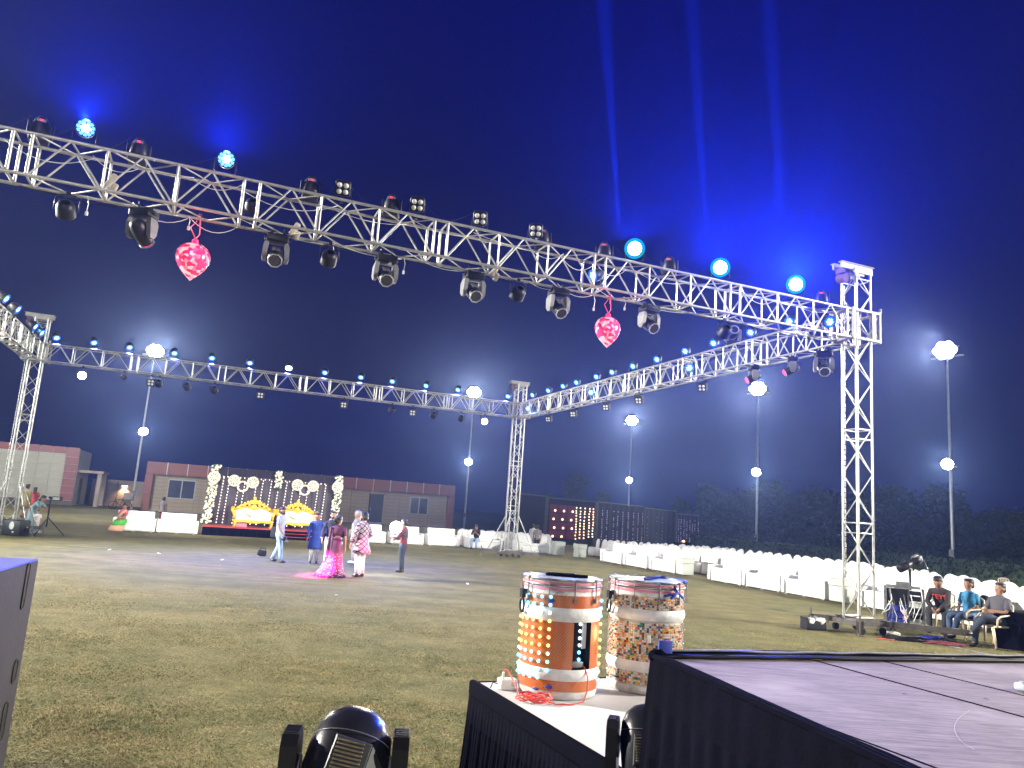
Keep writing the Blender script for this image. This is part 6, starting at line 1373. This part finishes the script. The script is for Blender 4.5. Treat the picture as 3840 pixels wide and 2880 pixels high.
def cloth_skirt(parent, L, z1, z0, loc, rz, name='skirt', m='black_cloth', step=0.055, amp=0.012, flare=0.05, edge=0.0):
    b = MB(); N = int(L / step * 6); rows = []; rr = random.Random(int(L * 100)); ph = [rr.uniform(-1, 1) for _ in range(60)]
    for j in range(9):
        q = j / 8; z = z1 + (z0 - z1) * q
        amp_j = amp * (0.15 if j < 2 else (0.55 + 0.9 * q)); row = []
        for i in range(N + 1):
            x = L * i / N; y = -0.004 - flare * q - edge * math.exp(-(x / 0.10) ** 2) * q + amp_j * math.sin(2 * PI * x / step + ph[int(x / step / 3) % 60] * 1.3 * q) + 0.5 * amp_j * math.sin(2 * PI * x / (step * 2.7) + 1)
            row.append((x, y, z))
        rows.append(row)
    for a, c in zip(rows, rows[1:]): b._add(a + c, [(i, i + 1, N + 1 + i + 1, N + 1 + i) for i in range(N)], True)
    return b.obj(name, m, parent, loc, rz)
cloth_skirt(dt, Ly + .02, TZ - 0.09, 0.02, (-0.012, 0.01, 0), -PI / 2, flare=0.04)
b = MB(); 
b.rbox((0.0, -Ly / 2, TZ - 0.035), (0.055, Ly + .02, 0.115), 0.026); b.obj('skirt_band', 'black_cloth', dt)
b = MB(); b.rbox((Lx / 2, 0.0, TZ - 0.03), (Lx + .03, 0.03, 0.07), 0.012); b.obj('skirt_band', 'black_cloth', dt)
cloth_skirt(dt, Lx, TZ - 0.09, 0.02, (Lx, 0.008, 0), PI, flare=0.04)

def orange_mat():
    m = bpy.data.materials.new('orange_prism_wrap'); m.use_nodes = True; n = m.node_tree.nodes; l = m.node_tree.links; b = n['Principled BSDF']
    t = n.new('ShaderNodeTexCoord'); s = n.new('ShaderNodeSeparateXYZ'); l.new(t.outputs['Object'], s.inputs[0])
    at = n.new('ShaderNodeMath'); at.operation = 'ARCTAN2'; l.new(s.outputs['X'], at.inputs[0]); l.new(s.outputs['Y'], at.inputs[1])
    ms = n.new('ShaderNodeMath'); ms.operation = 'MULTIPLY'; ms.inputs[1].default_value = 0.29; l.new(at.outputs[0], ms.inputs[0])
    acc = []
    for sg in (1, -1):
        mm = n.new('ShaderNodeMath'); mm.operation = 'MULTIPLY_ADD'; mm.inputs[1].default_value = sg; l.new(ms.outputs[0], mm.inputs[0]); l.new(s.outputs['Z'], mm.inputs[2])
        sc = n.new('ShaderNodeMath'); sc.operation = 'MULTIPLY'; sc.inputs[1].default_value = PI / 0.022; l.new(mm.outputs[0], sc.inputs[0])
        si = n.new('ShaderNodeMath'); si.operation = 'SINE'; l.new(sc.outputs[0], si.inputs[0]); ab = n.new('ShaderNodeMath'); ab.operation = 'ABSOLUTE'; l.new(si.outputs[0], ab.inputs[0]); acc.append(ab)
    mn = n.new('ShaderNodeMath'); mn.operation = 'MINIMUM'; l.new(acc[0].outputs[0], mn.inputs[0]); l.new(acc[1].outputs[0], mn.inputs[1])
    r = n.new('ShaderNodeValToRGB'); l.new(mn.outputs[0], r.inputs[0]); r.color_ramp.elements[0].position = 0.14; r.color_ramp.elements[0].color = (0.72, 0.30, 0.08, 1); r.color_ramp.elements[1].position = 0.36; r.color_ramp.elements[1].color = (0.46, 0.070, 0.009, 1)
    no = n.new('ShaderNodeTexNoise'); no.inputs['Scale'].default_value = 7; l.new(t.outputs['Object'], no.inputs['Vector'])
    mx = n.new('ShaderNodeMix'); mx.data_type = 'RGBA'; mx.blend_type = 'MULTIPLY'; mx.inputs['Factor'].default_value = 0.5; l.new(r.outputs[0], mx.inputs['A']); l.new(no.outputs['Color'], mx.inputs['B'])
    l.new(mx.outputs['Result'], b.inputs['Base Color']); b.inputs['Roughness'].default_value = 0.28; b.inputs['Coat Weight'].default_value = 0.5
    bp = n.new('ShaderNodeBump'); bp.inputs['Strength'].default_value = 0.35; bp.inputs['Distance'].default_value = 0.004; l.new(mn.outputs[0], bp.inputs['Height']); l.new(bp.outputs[0], b.inputs['Normal'])
    return m
MT['orange'] = orange_mat()
MT['cyan_bulb'] = glow('cyan_bulb_light', (0.16, 0.66, 1.0), 5); MT['yellow_bulb'] = glow('yellow_bulb_light', (1.0, 0.60, 0.18), 3.6); MT['pale_bulb'] = glow('pale_bulb_light', (0.80, 0.9, 1.0), 3)
DH, DR = 0.80, 0.285
def ringband(m_, r, z0, z1, a0=0.0, a1=2 * PI, n=48, bulge=0.0, steps=3, skip=None):
    b = MB(); full = abs(a1 - a0 - 2 * PI) < 1e-6; k = n if full else n + 1; rows = []
    for j in range(steps + 1):
        q = j / steps; z = z0 + (z1 - z0) * q; rr = r + bulge * math.sin(PI * q); rows.append([(rr * math.sin(a0 + (a1 - a0) * i / n), -rr * math.cos(a0 + (a1 - a0) * i / n), z) for i in range(k)])
    for A_, B_ in zip(rows, rows[1:]): b._add(A_ + B_, [(i, (i + 1) % k, k + (i + 1) % k, k + i) for i in range(n)], True)
    return b
def drum_common(t, skin_label):
    top = MB(); top.lathe([(DR * .985, .70), (DR * .975, .745), (DR * .985, .785), (DR * .985, DH)], 48, cap=False); top.obj('clear_rim', 'barrel', t)
    hd_ = MB(); hd_.lathe([(0.0, DH + .006), (DR * .6, DH + .008), (DR * .97, DH + .004), (DR * .985, DH - .01)], 48, cap=False); hd_.obj('drumhead', 'drum_skin', t)
    hp = MB()
    for z in (DH + .004, DH - .035): hp.tube([(1.015 * DR * math.cos(2 * PI * k / 48), 1.015 * DR * math.sin(2 * PI * k / 48), z) for k in range(48)], 0.008, 6, True)
    hp.obj('hoop', 'hoop', t)
    for z in (DH - .022, DH - .062): ringband(None, DR * .992, z - .009, z + .009).obj('tape_band', 'tape', t)
    rod = MB(); rod.cyl((0, -DR * 1.05, DH + .012), (0, -DR * 1.05, .66), 0.005, n=6); rod.box((0, -DR * 1.045, DH + .008), (.02, .03, .014)); rod.box((0, -DR * 1.035, .668), (.022, .035, .03)); rm_ = rod.mesh('tension_rod', 'hoop')
    for k in range(10): link('tension_rod', rm_, t, (0, 0, 0), k * 2 * PI / 10 + .32)
    bs = MB(); bs.lathe([(0, 0), (DR * .93, 0), (DR * .97, .012), (DR * 1.0, .045), (DR * 1.0, .06)], 48, cap=False); bs.obj('foot_ring', 'barrel', t)
    # carabiner hook on the left
    hk = MB(); a = -1.12; q = Vector((math.sin(a), -math.cos(a), 0)); sd = Vector((math.cos(a), math.sin(a), 0)); c = q * (DR * 1.06)
    hk.box(c + Vector((0, 0, .685)), (.05, .05, .06), a); hk.tube([c + q * .012 + sd * (.033 * math.cos(w * PI / 7)) + Vector((0, 0, .60 + .048 * math.sin(w * PI / 7))) for w in range(14)], .009, 6, True); hk.obj('strap_hook', 'black_gloss', t)
def cam_rz(p): return math.atan2(-p.y, -p.x) + PI / 2
d1 = Vector((0.475, 5.72, TZ + .006)); D1 = thing('light_drum', 'orange wrapped barrel drum with glowing bulbs and an open slot', 'drum', d1, cam_rz(d1), 'big barrel drums on the white platform')
drum_common(D1, '')
A0, A1 = math.radians(20), math.radians(50)
ringband(None, DR, .615, .70).obj('orange_wrap', 'orange', D1)
ringband(None, DR, .205, .522, A1, A0 + 2 * PI).obj('orange_wrap', 'orange', D1)
ringband(None, DR, .055, .128).obj('orange_wrap', 'orange', D1)
for z0, z1 in ((.522, .615), (.128, .205)): ringband(None, DR * 1.0, z0, z1, bulge=.012, steps=6).obj('ridge_band', 'band', D1)
ins = MB(); ins.lathe([(DR * .80, .20), (DR * .80, .53)], 40, cap=False); ins.obj('dark_inside', 'black', D1)
fr = MB()
for a in (A0, A1): s_, c_ = math.sin(a), math.cos(a); fr.quad((DR * s_, -DR * c_, .205), (DR * .8 * s_, -DR * .8 * c_, .205), (DR * .8 * s_, -DR * .8 * c_, .522), (DR * s_, -DR * c_, .522))
for z in (.205, .522):
    for k in range(6):
        a, a2 = A0 + (A1 - A0) * k / 6, A0 + (A1 - A0) * (k + 1) / 6; fr.quad((DR * math.sin(a), -DR * math.cos(a), z), (DR * math.sin(a2), -DR * math.cos(a2), z), (DR * .8 * math.sin(a2), -DR * .8 * math.cos(a2), z), (DR * .8 * math.sin(a), -DR * .8 * math.cos(a), z))
fr.obj('slot_frame', 'black', D1)
b = MB(); a = math.radians(44); b.box((DR * .86 * math.sin(a), -DR * .86 * math.cos(a), .43), (.035, .01, .18), a); b.obj('white_strip', 'white_plastic', D1)
b = MB(); a = math.radians(33); b.rbox((DR * .84 * math.sin(a), -DR * .84 * math.cos(a), .232), (.10, .03, .045), .008, rz=a); b.obj('battery_box', 'alu_dull', D1)
BM_ = {k: MB().ell((0, 0, 0), (.0122, .0095, .0122), 8, 6).mesh('bulb', k) for k in ('cyan_bulb', 'yellow_bulb', 'pale_bulb')}
for c_ in range(6):
    a = math.radians((-82, -68, -54, -41, -28, -15)[c_])
    for r_ in range(11):
        if c_ == 5 and r_ > 9: continue
        z = .675 - r_ * .0545 + .002 * c_; k = 'cyan_bulb' if r_ < 2 or r_ > 7 else 'pale_bulb' if r_ in (2, 7) else 'yellow_bulb'
        link('bulb', BM_[k], D1, (DR * 1.035 * math.sin(a), -DR * 1.035 * math.cos(a), z), a)
for r_ in range(11): a = math.radians(86); k = 'cyan_bulb' if r_ < 3 or r_ > 8 else 'yellow_bulb'; link('bulb', BM_[k], D1, (DR * 1.03 * math.sin(a), -DR * 1.03 * math.cos(a), .66 - r_ * .055), a)
for r_ in range(6): a = math.radians(37); link('bulb', BM_['pale_bulb' if r_ < 4 else 'cyan_bulb'], D1, (DR * .83 * math.sin(a), -DR * .83 * math.cos(a), .505 - r_ * .048), a)
for a, z, s_ in ((-.28, .66, 1.0), (-.20, .085, .8), (-.55, .06, .7)):
    b = MB(); ang = math.radians(a * 100 if False else 0) + a; b.ell((0, 0, 0), (.035 * s_, .004, .016 * s_), 12, 5); o = b.obj('blue_patch', 'blue_cloth', D1, (DR * 1.005 * math.sin(ang), -DR * 1.005 * math.cos(ang), z), ang)
cr_ = MB(); rr = random.Random(2)
for k in range(9): a = rr.uniform(0, 6.28); p_ = [(.16 * math.cos(a) * q + rr.uniform(-.06, .06), .05 * math.sin(a) * q + .02, DH + .014 + .008 * rr.random()) for q in (-1, -.4, .3, 1)]; cr_.tube(p_, .012, 5)
cr_o = tag(cr_.obj('crumpled_cloth', 'black_cloth'), 'crumpled black cloth lying on the orange drum', 'cloth'); cr_o.location = d1; cr_o.rotation_euler = (0, 0, cam_rz(d1))
wcr = MB(); wcr.tube([(-.06, -DR * 1.04, .70), (-.02, -DR * 1.05, .73), (.03, -DR * 1.05, .72), (.035, -DR * 1.05, .69)], .003, 4); wcr.obj('bent_wire', 'hoop', D1)

d2v = Vector((1.165, 6.05, TZ + .006)); D2 = thing('mosaic_drum', 'barrel drum covered with a mosaic of coloured beads half hidden by the stage', 'drum', d2v, cam_rz(d2v), 'big barrel drums on the white platform')
drum_common(D2, '')
MT['mortar'] = mat('silver_backing', (0.42, 0.38, 0.34), 0.35, 0.3, 0.2, 20)
for z0, z1 in ((.605, .70), (.235, .525), (.055, .158)): ringband(None, DR * .985, z0, z1).obj('mosaic_backing', 'mortar', D2)
for z0, z1 in ((.525, .605), (.158, .235)): ringband(None, DR * 1.0, z0, z1, bulge=.012, steps=6).obj('ridge_band', 'band', D2)
BC = [(.62, .60, .62), (.66, .58, .50), (.62, .32, .05), (.70, .42, .10), (.58, .10, .02), (.02, .24, .13), (.03, .16, .30), (.55, .20, .18), (.60, .42, .34), (.12, .05, .03)]
bead_me = []
for i, c_ in enumerate(BC):
    mm = mat(f'bead_colour_{i}', c_, .12, 0, 0.0, 5, coat=1.0); MT[f'bead{i}'] = mm
    b = MB(); b.box((0, -.003, 0), (.0148, .005, .0148)); b.loft([[(x * f_, y, z * f_) for x, z in ((-.0074, -.0074), (.0074, -.0074), (.0074, .0074), (-.0074, .0074))] for f_, y in ((1, -.0055), (.55, -.0095))], smooth=False)
    bead_me.append(b.mesh('bead', mm))
rbz = random.Random(31); beads = []
for z0, z1 in ((.605, .70), (.235, .525), (.070, .158)):
    nz = int((z1 - z0) / .0172)
    for j in range(nz):
        for i in range(104): beads.append((2 * PI * i / 104 - PI, z0 + .0086 + j * .0172, rbz.choice((0, 0, 1, 1, 2, 3, 3, 4, 5, 6, 7, 8, 0, 9))))
vis = sorted([q for q in beads if abs(q[0]) < 1.62], key=lambda q: abs(q[0] + .25) - (.25 if .23 < q[1] < .53 else 0)); single = set(id(q) for q in vis[:300])
jb = MB(); jm = [MT[f'bead{i}'] for i in range(len(BC))]
for q in beads:
    a, z, ci = q
    if id(q) in single: link('bead', bead_me[ci], D2, (DR * .985 * math.sin(a), -DR * .985 * math.cos(a), z), a)
    else:
        if abs(a) > 1.75: continue
        R_ = Matrix.Rotation(a, 3, 'Z'); o_ = Vector((DR * .985 * math.sin(a), -DR * .985 * math.cos(a), z)); jb.mi = ci
        s8 = [o_ + R_ @ Vector(p_) for p_ in ((-.0074, 0, -.0074), (.0074, 0, -.0074), (.0074, 0, .0074), (-.0074, 0, .0074), (-.0042, -.0085, -.0042), (.0042, -.0085, -.0042), (.0042, -.0085, .0042), (-.0042, -.0085, .0042))]
        jb._add(s8, [(4, 5, 6, 7), (0, 1, 5, 4), (1, 2, 6, 5), (2, 3, 7, 6), (3, 0, 4, 7)])
jo_ = jb.obj('mosaic_beads', jm, D2); jo_['kind'] = 'stuff'
b = MB(); b.rbox((0, -DR * 1.02, .40), (.022, .014, .055), .004); b.box((0, -DR * 1.05, .40), (.008, .01, .018)); o = b.obj('switch', 'white_plastic', D2); o.rotation_euler = (0, 0, .10)
b = MB(); b.tube([(DR * 1.03 * math.cos(a), DR * 1.03 * math.sin(a), DH + .012) for a in [-.4 + k * .2 for k in range(9)]] + [(-.02, -DR * .6, DH + .02)], .012, 6); b.tube([(DR * .70, -DR * .78, DH - .01), (DR * .80, -DR * .75, .74), (DR * .62, -DR * .93, .70)], .010, 6); b.tube([(DR * .95, -DR * .5, .70), (DR * .82, -DR * .75, .74), (DR * .45, -DR * .98, .715)], .010, 6); b.obj('blue_strap', 'blue_cloth', D2)
point('bulb_spill', d1 + Vector((-.36, -.25, .30)), .8, (1, .62, .25), .1); point('bulb_spill', d1 + Vector((-.36, -.28, .66)), .7, (.2, .7, 1), .08); point('bulb_spill', d1 + Vector((.40, -.05, .42)), 1.0, (1, .72, .35), .06)

# plug box and red cable
pbx = gnd(1095, 1489, TZ); px_ = thing('plug_box', 'white socket box with a plug on the platform corner', 'socket box', (pbx.x, pbx.y, TZ + .004), 0.35)
MB().rbox((0, 0, .035), (.13, .09, .07), .008).obj('box_body', 'white_plastic', px_); b = MB(); b.cyl((-.035, 0, .07), (-.035, 0, .115), .012, .009, 10); b.obj('plug', 'white_plastic', px_)
b = MB(); b.box((.03, -.0465, .04), (.03, .004, .03)); b.obj('socket_plate', 'lens', px_)
b = MB(); b.tube([(-.06, .01, .03), (-.10, .03, .04), (-.13, -.01, .01)], .004, 5); b.obj('black_lead', 'black', px_)
cc = gnd(1152, 1517, TZ); rr = random.Random(9); pts = []
start = Vector((pbx.x - .03, pbx.y, TZ + .11)); pts += [start, start + Vector((.015, -.01, .03)), start + Vector((.06, -.05, -.02))]
a = 2.6
for i in range(150):
    a += .33; e = .62 + .35 * math.sin(i * .21) * rr.uniform(.8, 1.1); th_ = .5 * math.sin(i * .05)
    x = .135 * e * math.cos(a); y = .085 * e * math.sin(a); pts.append(Vector((cc.x + x * math.cos(th_) - y * math.sin(th_), cc.y + x * math.sin(th_) + y * math.cos(th_), TZ + .012 + .045 * abs(math.sin(i * .13)) * rr.uniform(.6, 1))))
endp = d1 + Matrix.Rotation(cam_rz(d1), 3, 'Z') @ Vector((DR * .9 * math.sin(.75), -DR * .9 * math.cos(.75), .225)); q2 = d1 + Matrix.Rotation(cam_rz(d1), 3, 'Z') @ Vector((DR * 1.12 * math.sin(.72), -DR * 1.12 * math.cos(.72), .16)); q3 = d1 + Matrix.Rotation(cam_rz(d1), 3, 'Z') @ Vector((DR * 1.25 * math.sin(.55), -DR * 1.3 * math.cos(.55), .015))
pts += [cc + Vector((.13, -.03, .008)), (cc + q3) / 2 + Vector((0, -.05, 0)), q3, q2, endp]; pts[-5].z = TZ + .01; pts[-4].z = TZ + .01; 
def smooth_pts(p, k=3):
    out = []
    for i in range(len(p) - 1):
        a_, b_, c_, d_ = p[max(i - 1, 0)], p[i], p[i + 1], p[min(i + 2, len(p) - 1)]
        for j in range(k): t_ = j / k; out.append(0.5 * ((2 * b_) + (c_ - a_) * t_ + (2 * a_ - 5 * b_ + 4 * c_ - d_) * t_ ** 2 + (3 * b_ - a_ - 3 * c_ + d_) * t_ ** 3))
    return out + [p[-1]]
b = MB(); b.tube(smooth_pts(pts, 2), .0045, 6); tag(b.obj('extension_cable', 'red_cable'), 'red cable coiled on the platform and plugged into the orange drum', 'cable')

# main stage at the right
SZ = 1.5; C0 = gnd(1414, 1420, SZ); e1 = Vector((.957, .288, 0)); e2 = Vector((.25, -.968, 0)); sd_ = Vector((.39, -.921, 0)); NR = 3.6
stg = thing('main_stage', 'tall stage with worn wooden deck panels and black cloth skirt at the right', 'stage', (C0.x, C0.y, 0), 0)
def inset(pn, d):
    n = len(pn); ar = sum(pn[i].x * pn[(i + 1) % n].y - pn[(i + 1) % n].x * pn[i].y for i in range(n)); sg = 1 if ar > 0 else -1; out = []
    for i in range(n):
        a, b_, c_ = pn[i - 1], pn[i], pn[(i + 1) % n]; d1_ = (b_ - a).normalized(); d2_ = (c_ - b_).normalized(); n1 = Vector((-d1_.y, d1_.x, 0)) * sg; n2 = Vector((-d2_.y, d2_.x, 0)) * sg; k_ = n1 + n2; out.append(b_ + k_ * (d / max(.25, 1 + n1.dot(n2))))
    return out
L0a, L0b = Vector((0, 0, 0)), e2 * NR
Lma = e2 * 0.60; Lmb = Lma + sd_ * (NR - .55); L1a = e1 * .78; L1b = L1a + sd_ * NR; L2a = e1 * 1.16; L2b = L2a + sd_ * NR; L3a = e1 * 2.3; L3b = L3a + sd_ * NR; L4a = e1 * 3.5; L4b = L4a + sd_ * NR
panels = [(Lma, L0b, Lmb), (L0a, Lma, Lmb, L1b, L1a), (L1a, L1b, L2b, L2a), (L2a, L2b, L3b, L3a), (L3a, L3b, L4b, L4a)]
for pn in panels:
    q = inset(pn, .011); b = MB(); n = len(q)
    b._add([(p.x, p.y, SZ) for p in q] + [(p.x, p.y, SZ - .022) for p in q], [tuple(range(n)), tuple(range(2 * n - 1, n - 1, -1))] + [(k, (k + 1) % n, n + (k + 1) % n, n + k) for k in range(n)]); b.m = [0, 0] + [1] * n; b.obj('deck_panel', ['deck', 'black_cloth'], stg)
b = MB(); pn = inset((L0a, L0b, L4b, L4a), .04); b._add([(p.x, p.y, SZ - .026) for p in pn] + [(p.x, p.y, SZ - .12) for p in pn], [(0, 1, 2, 3), (7, 6, 5, 4)] + [(k, (k + 1) % 4, 4 + (k + 1) % 4, 4 + k) for k in range(4)]); b.obj('stage_frame', 'black_cloth', stg)
cloth_skirt(stg, NR, SZ + .006, 0.02, tuple(-e1 * .016), math.atan2(e2.y, e2.x), flare=.05, step=.11, amp=.016, edge=.10)
cloth_skirt(stg, 3.5, SZ - .005, 0.02, tuple(e1 * 3.5 - e2 * .016), math.atan2(-e1.y, -e1.x), flare=.04, step=.11, amp=.016)
def roll(pts, r, name, m): b = MB(); b.tube(pts, r, 8); return b.obj(name, m, stg)
rr = random.Random(21)
for k in range(3): roll([e2 * (NR * i / 22) + e1 * (-.014 + .016 * k + .004 * rr.random()) + Vector((0, 0, SZ + .006 + .004 * rr.random())) for i in range(23)], .011 + .002 * rr.random(), 'cloth_fold', 'black_cloth')
for k, (o_, z_, r_, m_) in enumerate(((-.012, .016, .014, 'black_cloth'), (.012, .010, .009, 'black'), (.030, .008, .008, 'black'), (-.002, .026, .005, 'rim'))): roll([e1 * (3.5 * i / 26) + e2 * (o_ + .006 * rr.random()) + Vector((0, 0, SZ + z_ + .006 * rr.random() - (.012 if (m_ == 'alu_dull' and i > 8) else 0))) for i in range(27)], r_, 'edge_cable', m_)
b = MB(); b.ell((.005, -.01, SZ + .008), (.035, .03, .028), 10, 7); b.tube([(.012, -.005, SZ + .03), (.02, -.02, SZ + .036), (.04, -.03, SZ + .02)], .003, 5); b.obj('corner_knot', 'black_cloth', stg)
b = MB(); b.tube([(C_.x, C_.y, SZ + .004) for C_ in (e1 * .22 + e2 * .0, e1 * .30 - e2 * .03, e1 * .42 - e2 * .0)], .012, 6); b.obj('cloth_fold', 'blue_cloth', stg)
for u_, v_ in ((.95, .95), (1.02, .70), (.72, .62), (1.30, .62)):
    p = e1 * u_ + e2 * v_; b = MB(); b.cyl((p.x, p.y, SZ), (p.x, p.y, SZ + .002), .008, n=12); b.obj('bolt_head', 'base_steel', stg)
sc_ = MB(); cv = [gnd(x_, y_, SZ) - Vector((C0.x, C0.y, SZ)) for x_, y_ in ((2095, 1535), (2072, 1552), (2062, 1570), (2066, 1588), (2080, 1605), (2105, 1620))]; cv = smooth_pts(cv, 4)
sc_._add([(p.x - .0012, p.y, SZ + .0015) for p in cv] + [(p.x + .0012, p.y, SZ + .0015) for p in cv], [(i, i + 1, len(cv) + i + 1, len(cv) + i) for i in range(len(cv) - 1)]); sc_.obj('chalk_scrape', 'chalk', stg)
bb_ = gnd(1440, 1425, SZ); b = MB(); b.rbox((0, 0, .038), (.063, .012, .076), .004); o = tag(b.obj('blue_card', 'blue_cloth'), 'small upright blue card at the corner of the stage', 'card'); o.location = (bb_.x, bb_.y + .035, SZ - .005); o.rotation_euler = (0, 0, .28)
pd = gnd(2216, 1492, SZ); b = MB(); b.rbox((0, 0, .016), (.09, .05, .03), .012); b.cyl((-.02, 0, .03), (-.02, 0, .036), .012, n=12); o = tag(b.obj('foot_pedal', 'drum_skin'), 'shiny blue lit pedal on the stage deck at the picture edge', 'pedal'); o.location = (pd.x, pd.y, SZ); o.rotation_euler = (0, 0, .5)

# big moving heads in front of the lawn
def big_head(label, loc, rz, tilt=0.50, roll_=0.14, pedestal=None):
    t = thing('moving_head_light', label, 'moving head', loc, rz, 'large moving heads by the stage')
    b = MB(); b.rbox((0, 0, .075), (.36, .30, .15), .03); b.obj('base', 'black', t); b = MB(); b.rbox((0, 0, .185), (.37, .17, .07), .025); b.obj('yoke_base', 'black', t)
    for s in (-1, 1):
        a = MB(); pr = [(-.075, .20), (.075, .20), (.080, .42), (.070, .52), (.035, .565), (-.055, .565), (-.082, .535), (-.085, .40)]
        a.prism([(y, z) for y, z in pr], s * .146, s * .198); a.v = [(y, x, z) for x, y, z in a.v]; ao = a.obj('yoke_arm', 'black', t)
        v_ = MB()
        for k in range(4): v_.box((s * .172, -.045 + k * .022, .567), (.045, .009, .006))
        v_.obj('arm_vent', 'black_gloss', ao)
        v_ = MB(); v_.cyl((s * .139, 0, .44), (s * .147, 0, .44), .05, n=16); v_.obj('pivot', 'grey', ao)
    hd = bpy.data.objects.new('lamp_head', None)
    h = MB(); n = 28; rings = []
    for z, rx, ry, y in ((-.20, .070, .07, .0), (-.19, .105, .10, .0), (-.10, .130, .125, .0), (0.0, .136, .130, .0), (.06, .135, .126, .004), (.12, .126, .112, .010), (.165, .104, .088, .016), (.195, .066, .056, .02), (.205, .02, .018, .022)):
        rings.append([(rx * abs(math.cos(2 * PI * k / n)) ** .9 * (1 if math.cos(2 * PI * k / n) >= 0 else -1), y + ry * math.sin(2 * PI * k / n), z) for k in range(n)])
    h.loft(rings); ho_ = h.obj('lamp_head', 'black_gloss', t, (0, 0, .44)); ho_.rotation_euler = (-tilt, roll_, 0)
    # rear grille on the camera side (-Y)
    g = MB(); R_ = Matrix.Rotation(-.06, 3, 'X'); 
    g.loft([[(x * f_, y, .0 + z * f_) for x, z in ((-.066, -.070), (.050, -.085), (.062, .052), (-.056, .060))] for f_, y in ((1.0, -.112), (1.0, -.137), (.93, -.142))], smooth=False); g.obj('grille_plate', 'dark_grey', ho_)
    for k in range(9): s2 = MB(); s2.rbox((-.006, -.146, -.052 + k * .0118), (.088, .008, .0062), .002, rx=.5, seg=1); s2.obj('slat', 'bronze', ho_)
    w = MB(); w._add([(.064, -.128, .05), (.118, -.076, .0), (.052, -.137, -.084)], [(0, 1, 2)]); w._add([(.064, -.131, .05), (.120, -.079, .0), (.052, -.140, -.084)], [(0, 1, 2)]); w.obj('corner_plate', 'dark_grey', ho_)
    s3 = MB()
    for sx in (): s3.tube([(sx * .075, -.098 + .05 * abs(q) * 0, .2 - .36 * q) if False else (sx * (.098 + .020 * math.sin(PI * q)), -.085 - .012 * math.sin(PI * q), .19 - .36 * q) for q in [i / 10 for i in range(11)]], .0018, 5)
    s3.tube([(.128 * math.cos(a), -.122 * math.sin(a), .085) for a in [PI * i / 14 for i in range(15)]], .0016, 5); s3.obj('shell_seam', 'grey', ho_)
    b = MB()
    for sx in (-1, 1): b.ell((sx * .085, -.088, -.03), (.008, .006, .008), 10, 6)
    b.obj('screw', 'hoop', ho_)
    r_ = MB(); r_.loft([[(f_ * .140 * math.cos(2 * PI * k / n), f_ * .133 * math.sin(2 * PI * k / n), z) for k in range(n)] for f_, z in ((.99, -.128), (1.0, -.120), (1.0, -.108), (.99, -.10))], cap=False); r_.obj('head_band', 'grey', ho_)
    return t
mh = depth(750, 1600, 2.42); big_head('large black moving head lamp in front of the lawn at the bottom', (mh.x, mh.y, 0.765), 0.12, .62, .20)
mc = MB(); mc.rbox((0, 0, .38), (.7, .6, .75), .02); o = tag(mc.obj('flight_case', 'black'), 'black flight case under the large bottom moving head', 'case'); o.location = (mh.x, mh.y, 0.006)
m2_ = depth(1403, 1600, 3.56); big_head('second moving head lamp, half hidden behind the stage skirt corner', (m2_.x, m2_.y, 0.555), -0.25, .3, -.1)
mc = MB(); mc.rbox((0, 0, .27), (.42, .34, .54), .02); o = tag(mc.obj('flight_case', 'black'), 'small black case under the moving head by the stage corner', 'case'); o.location = (m2_.x, m2_.y, 0.006)
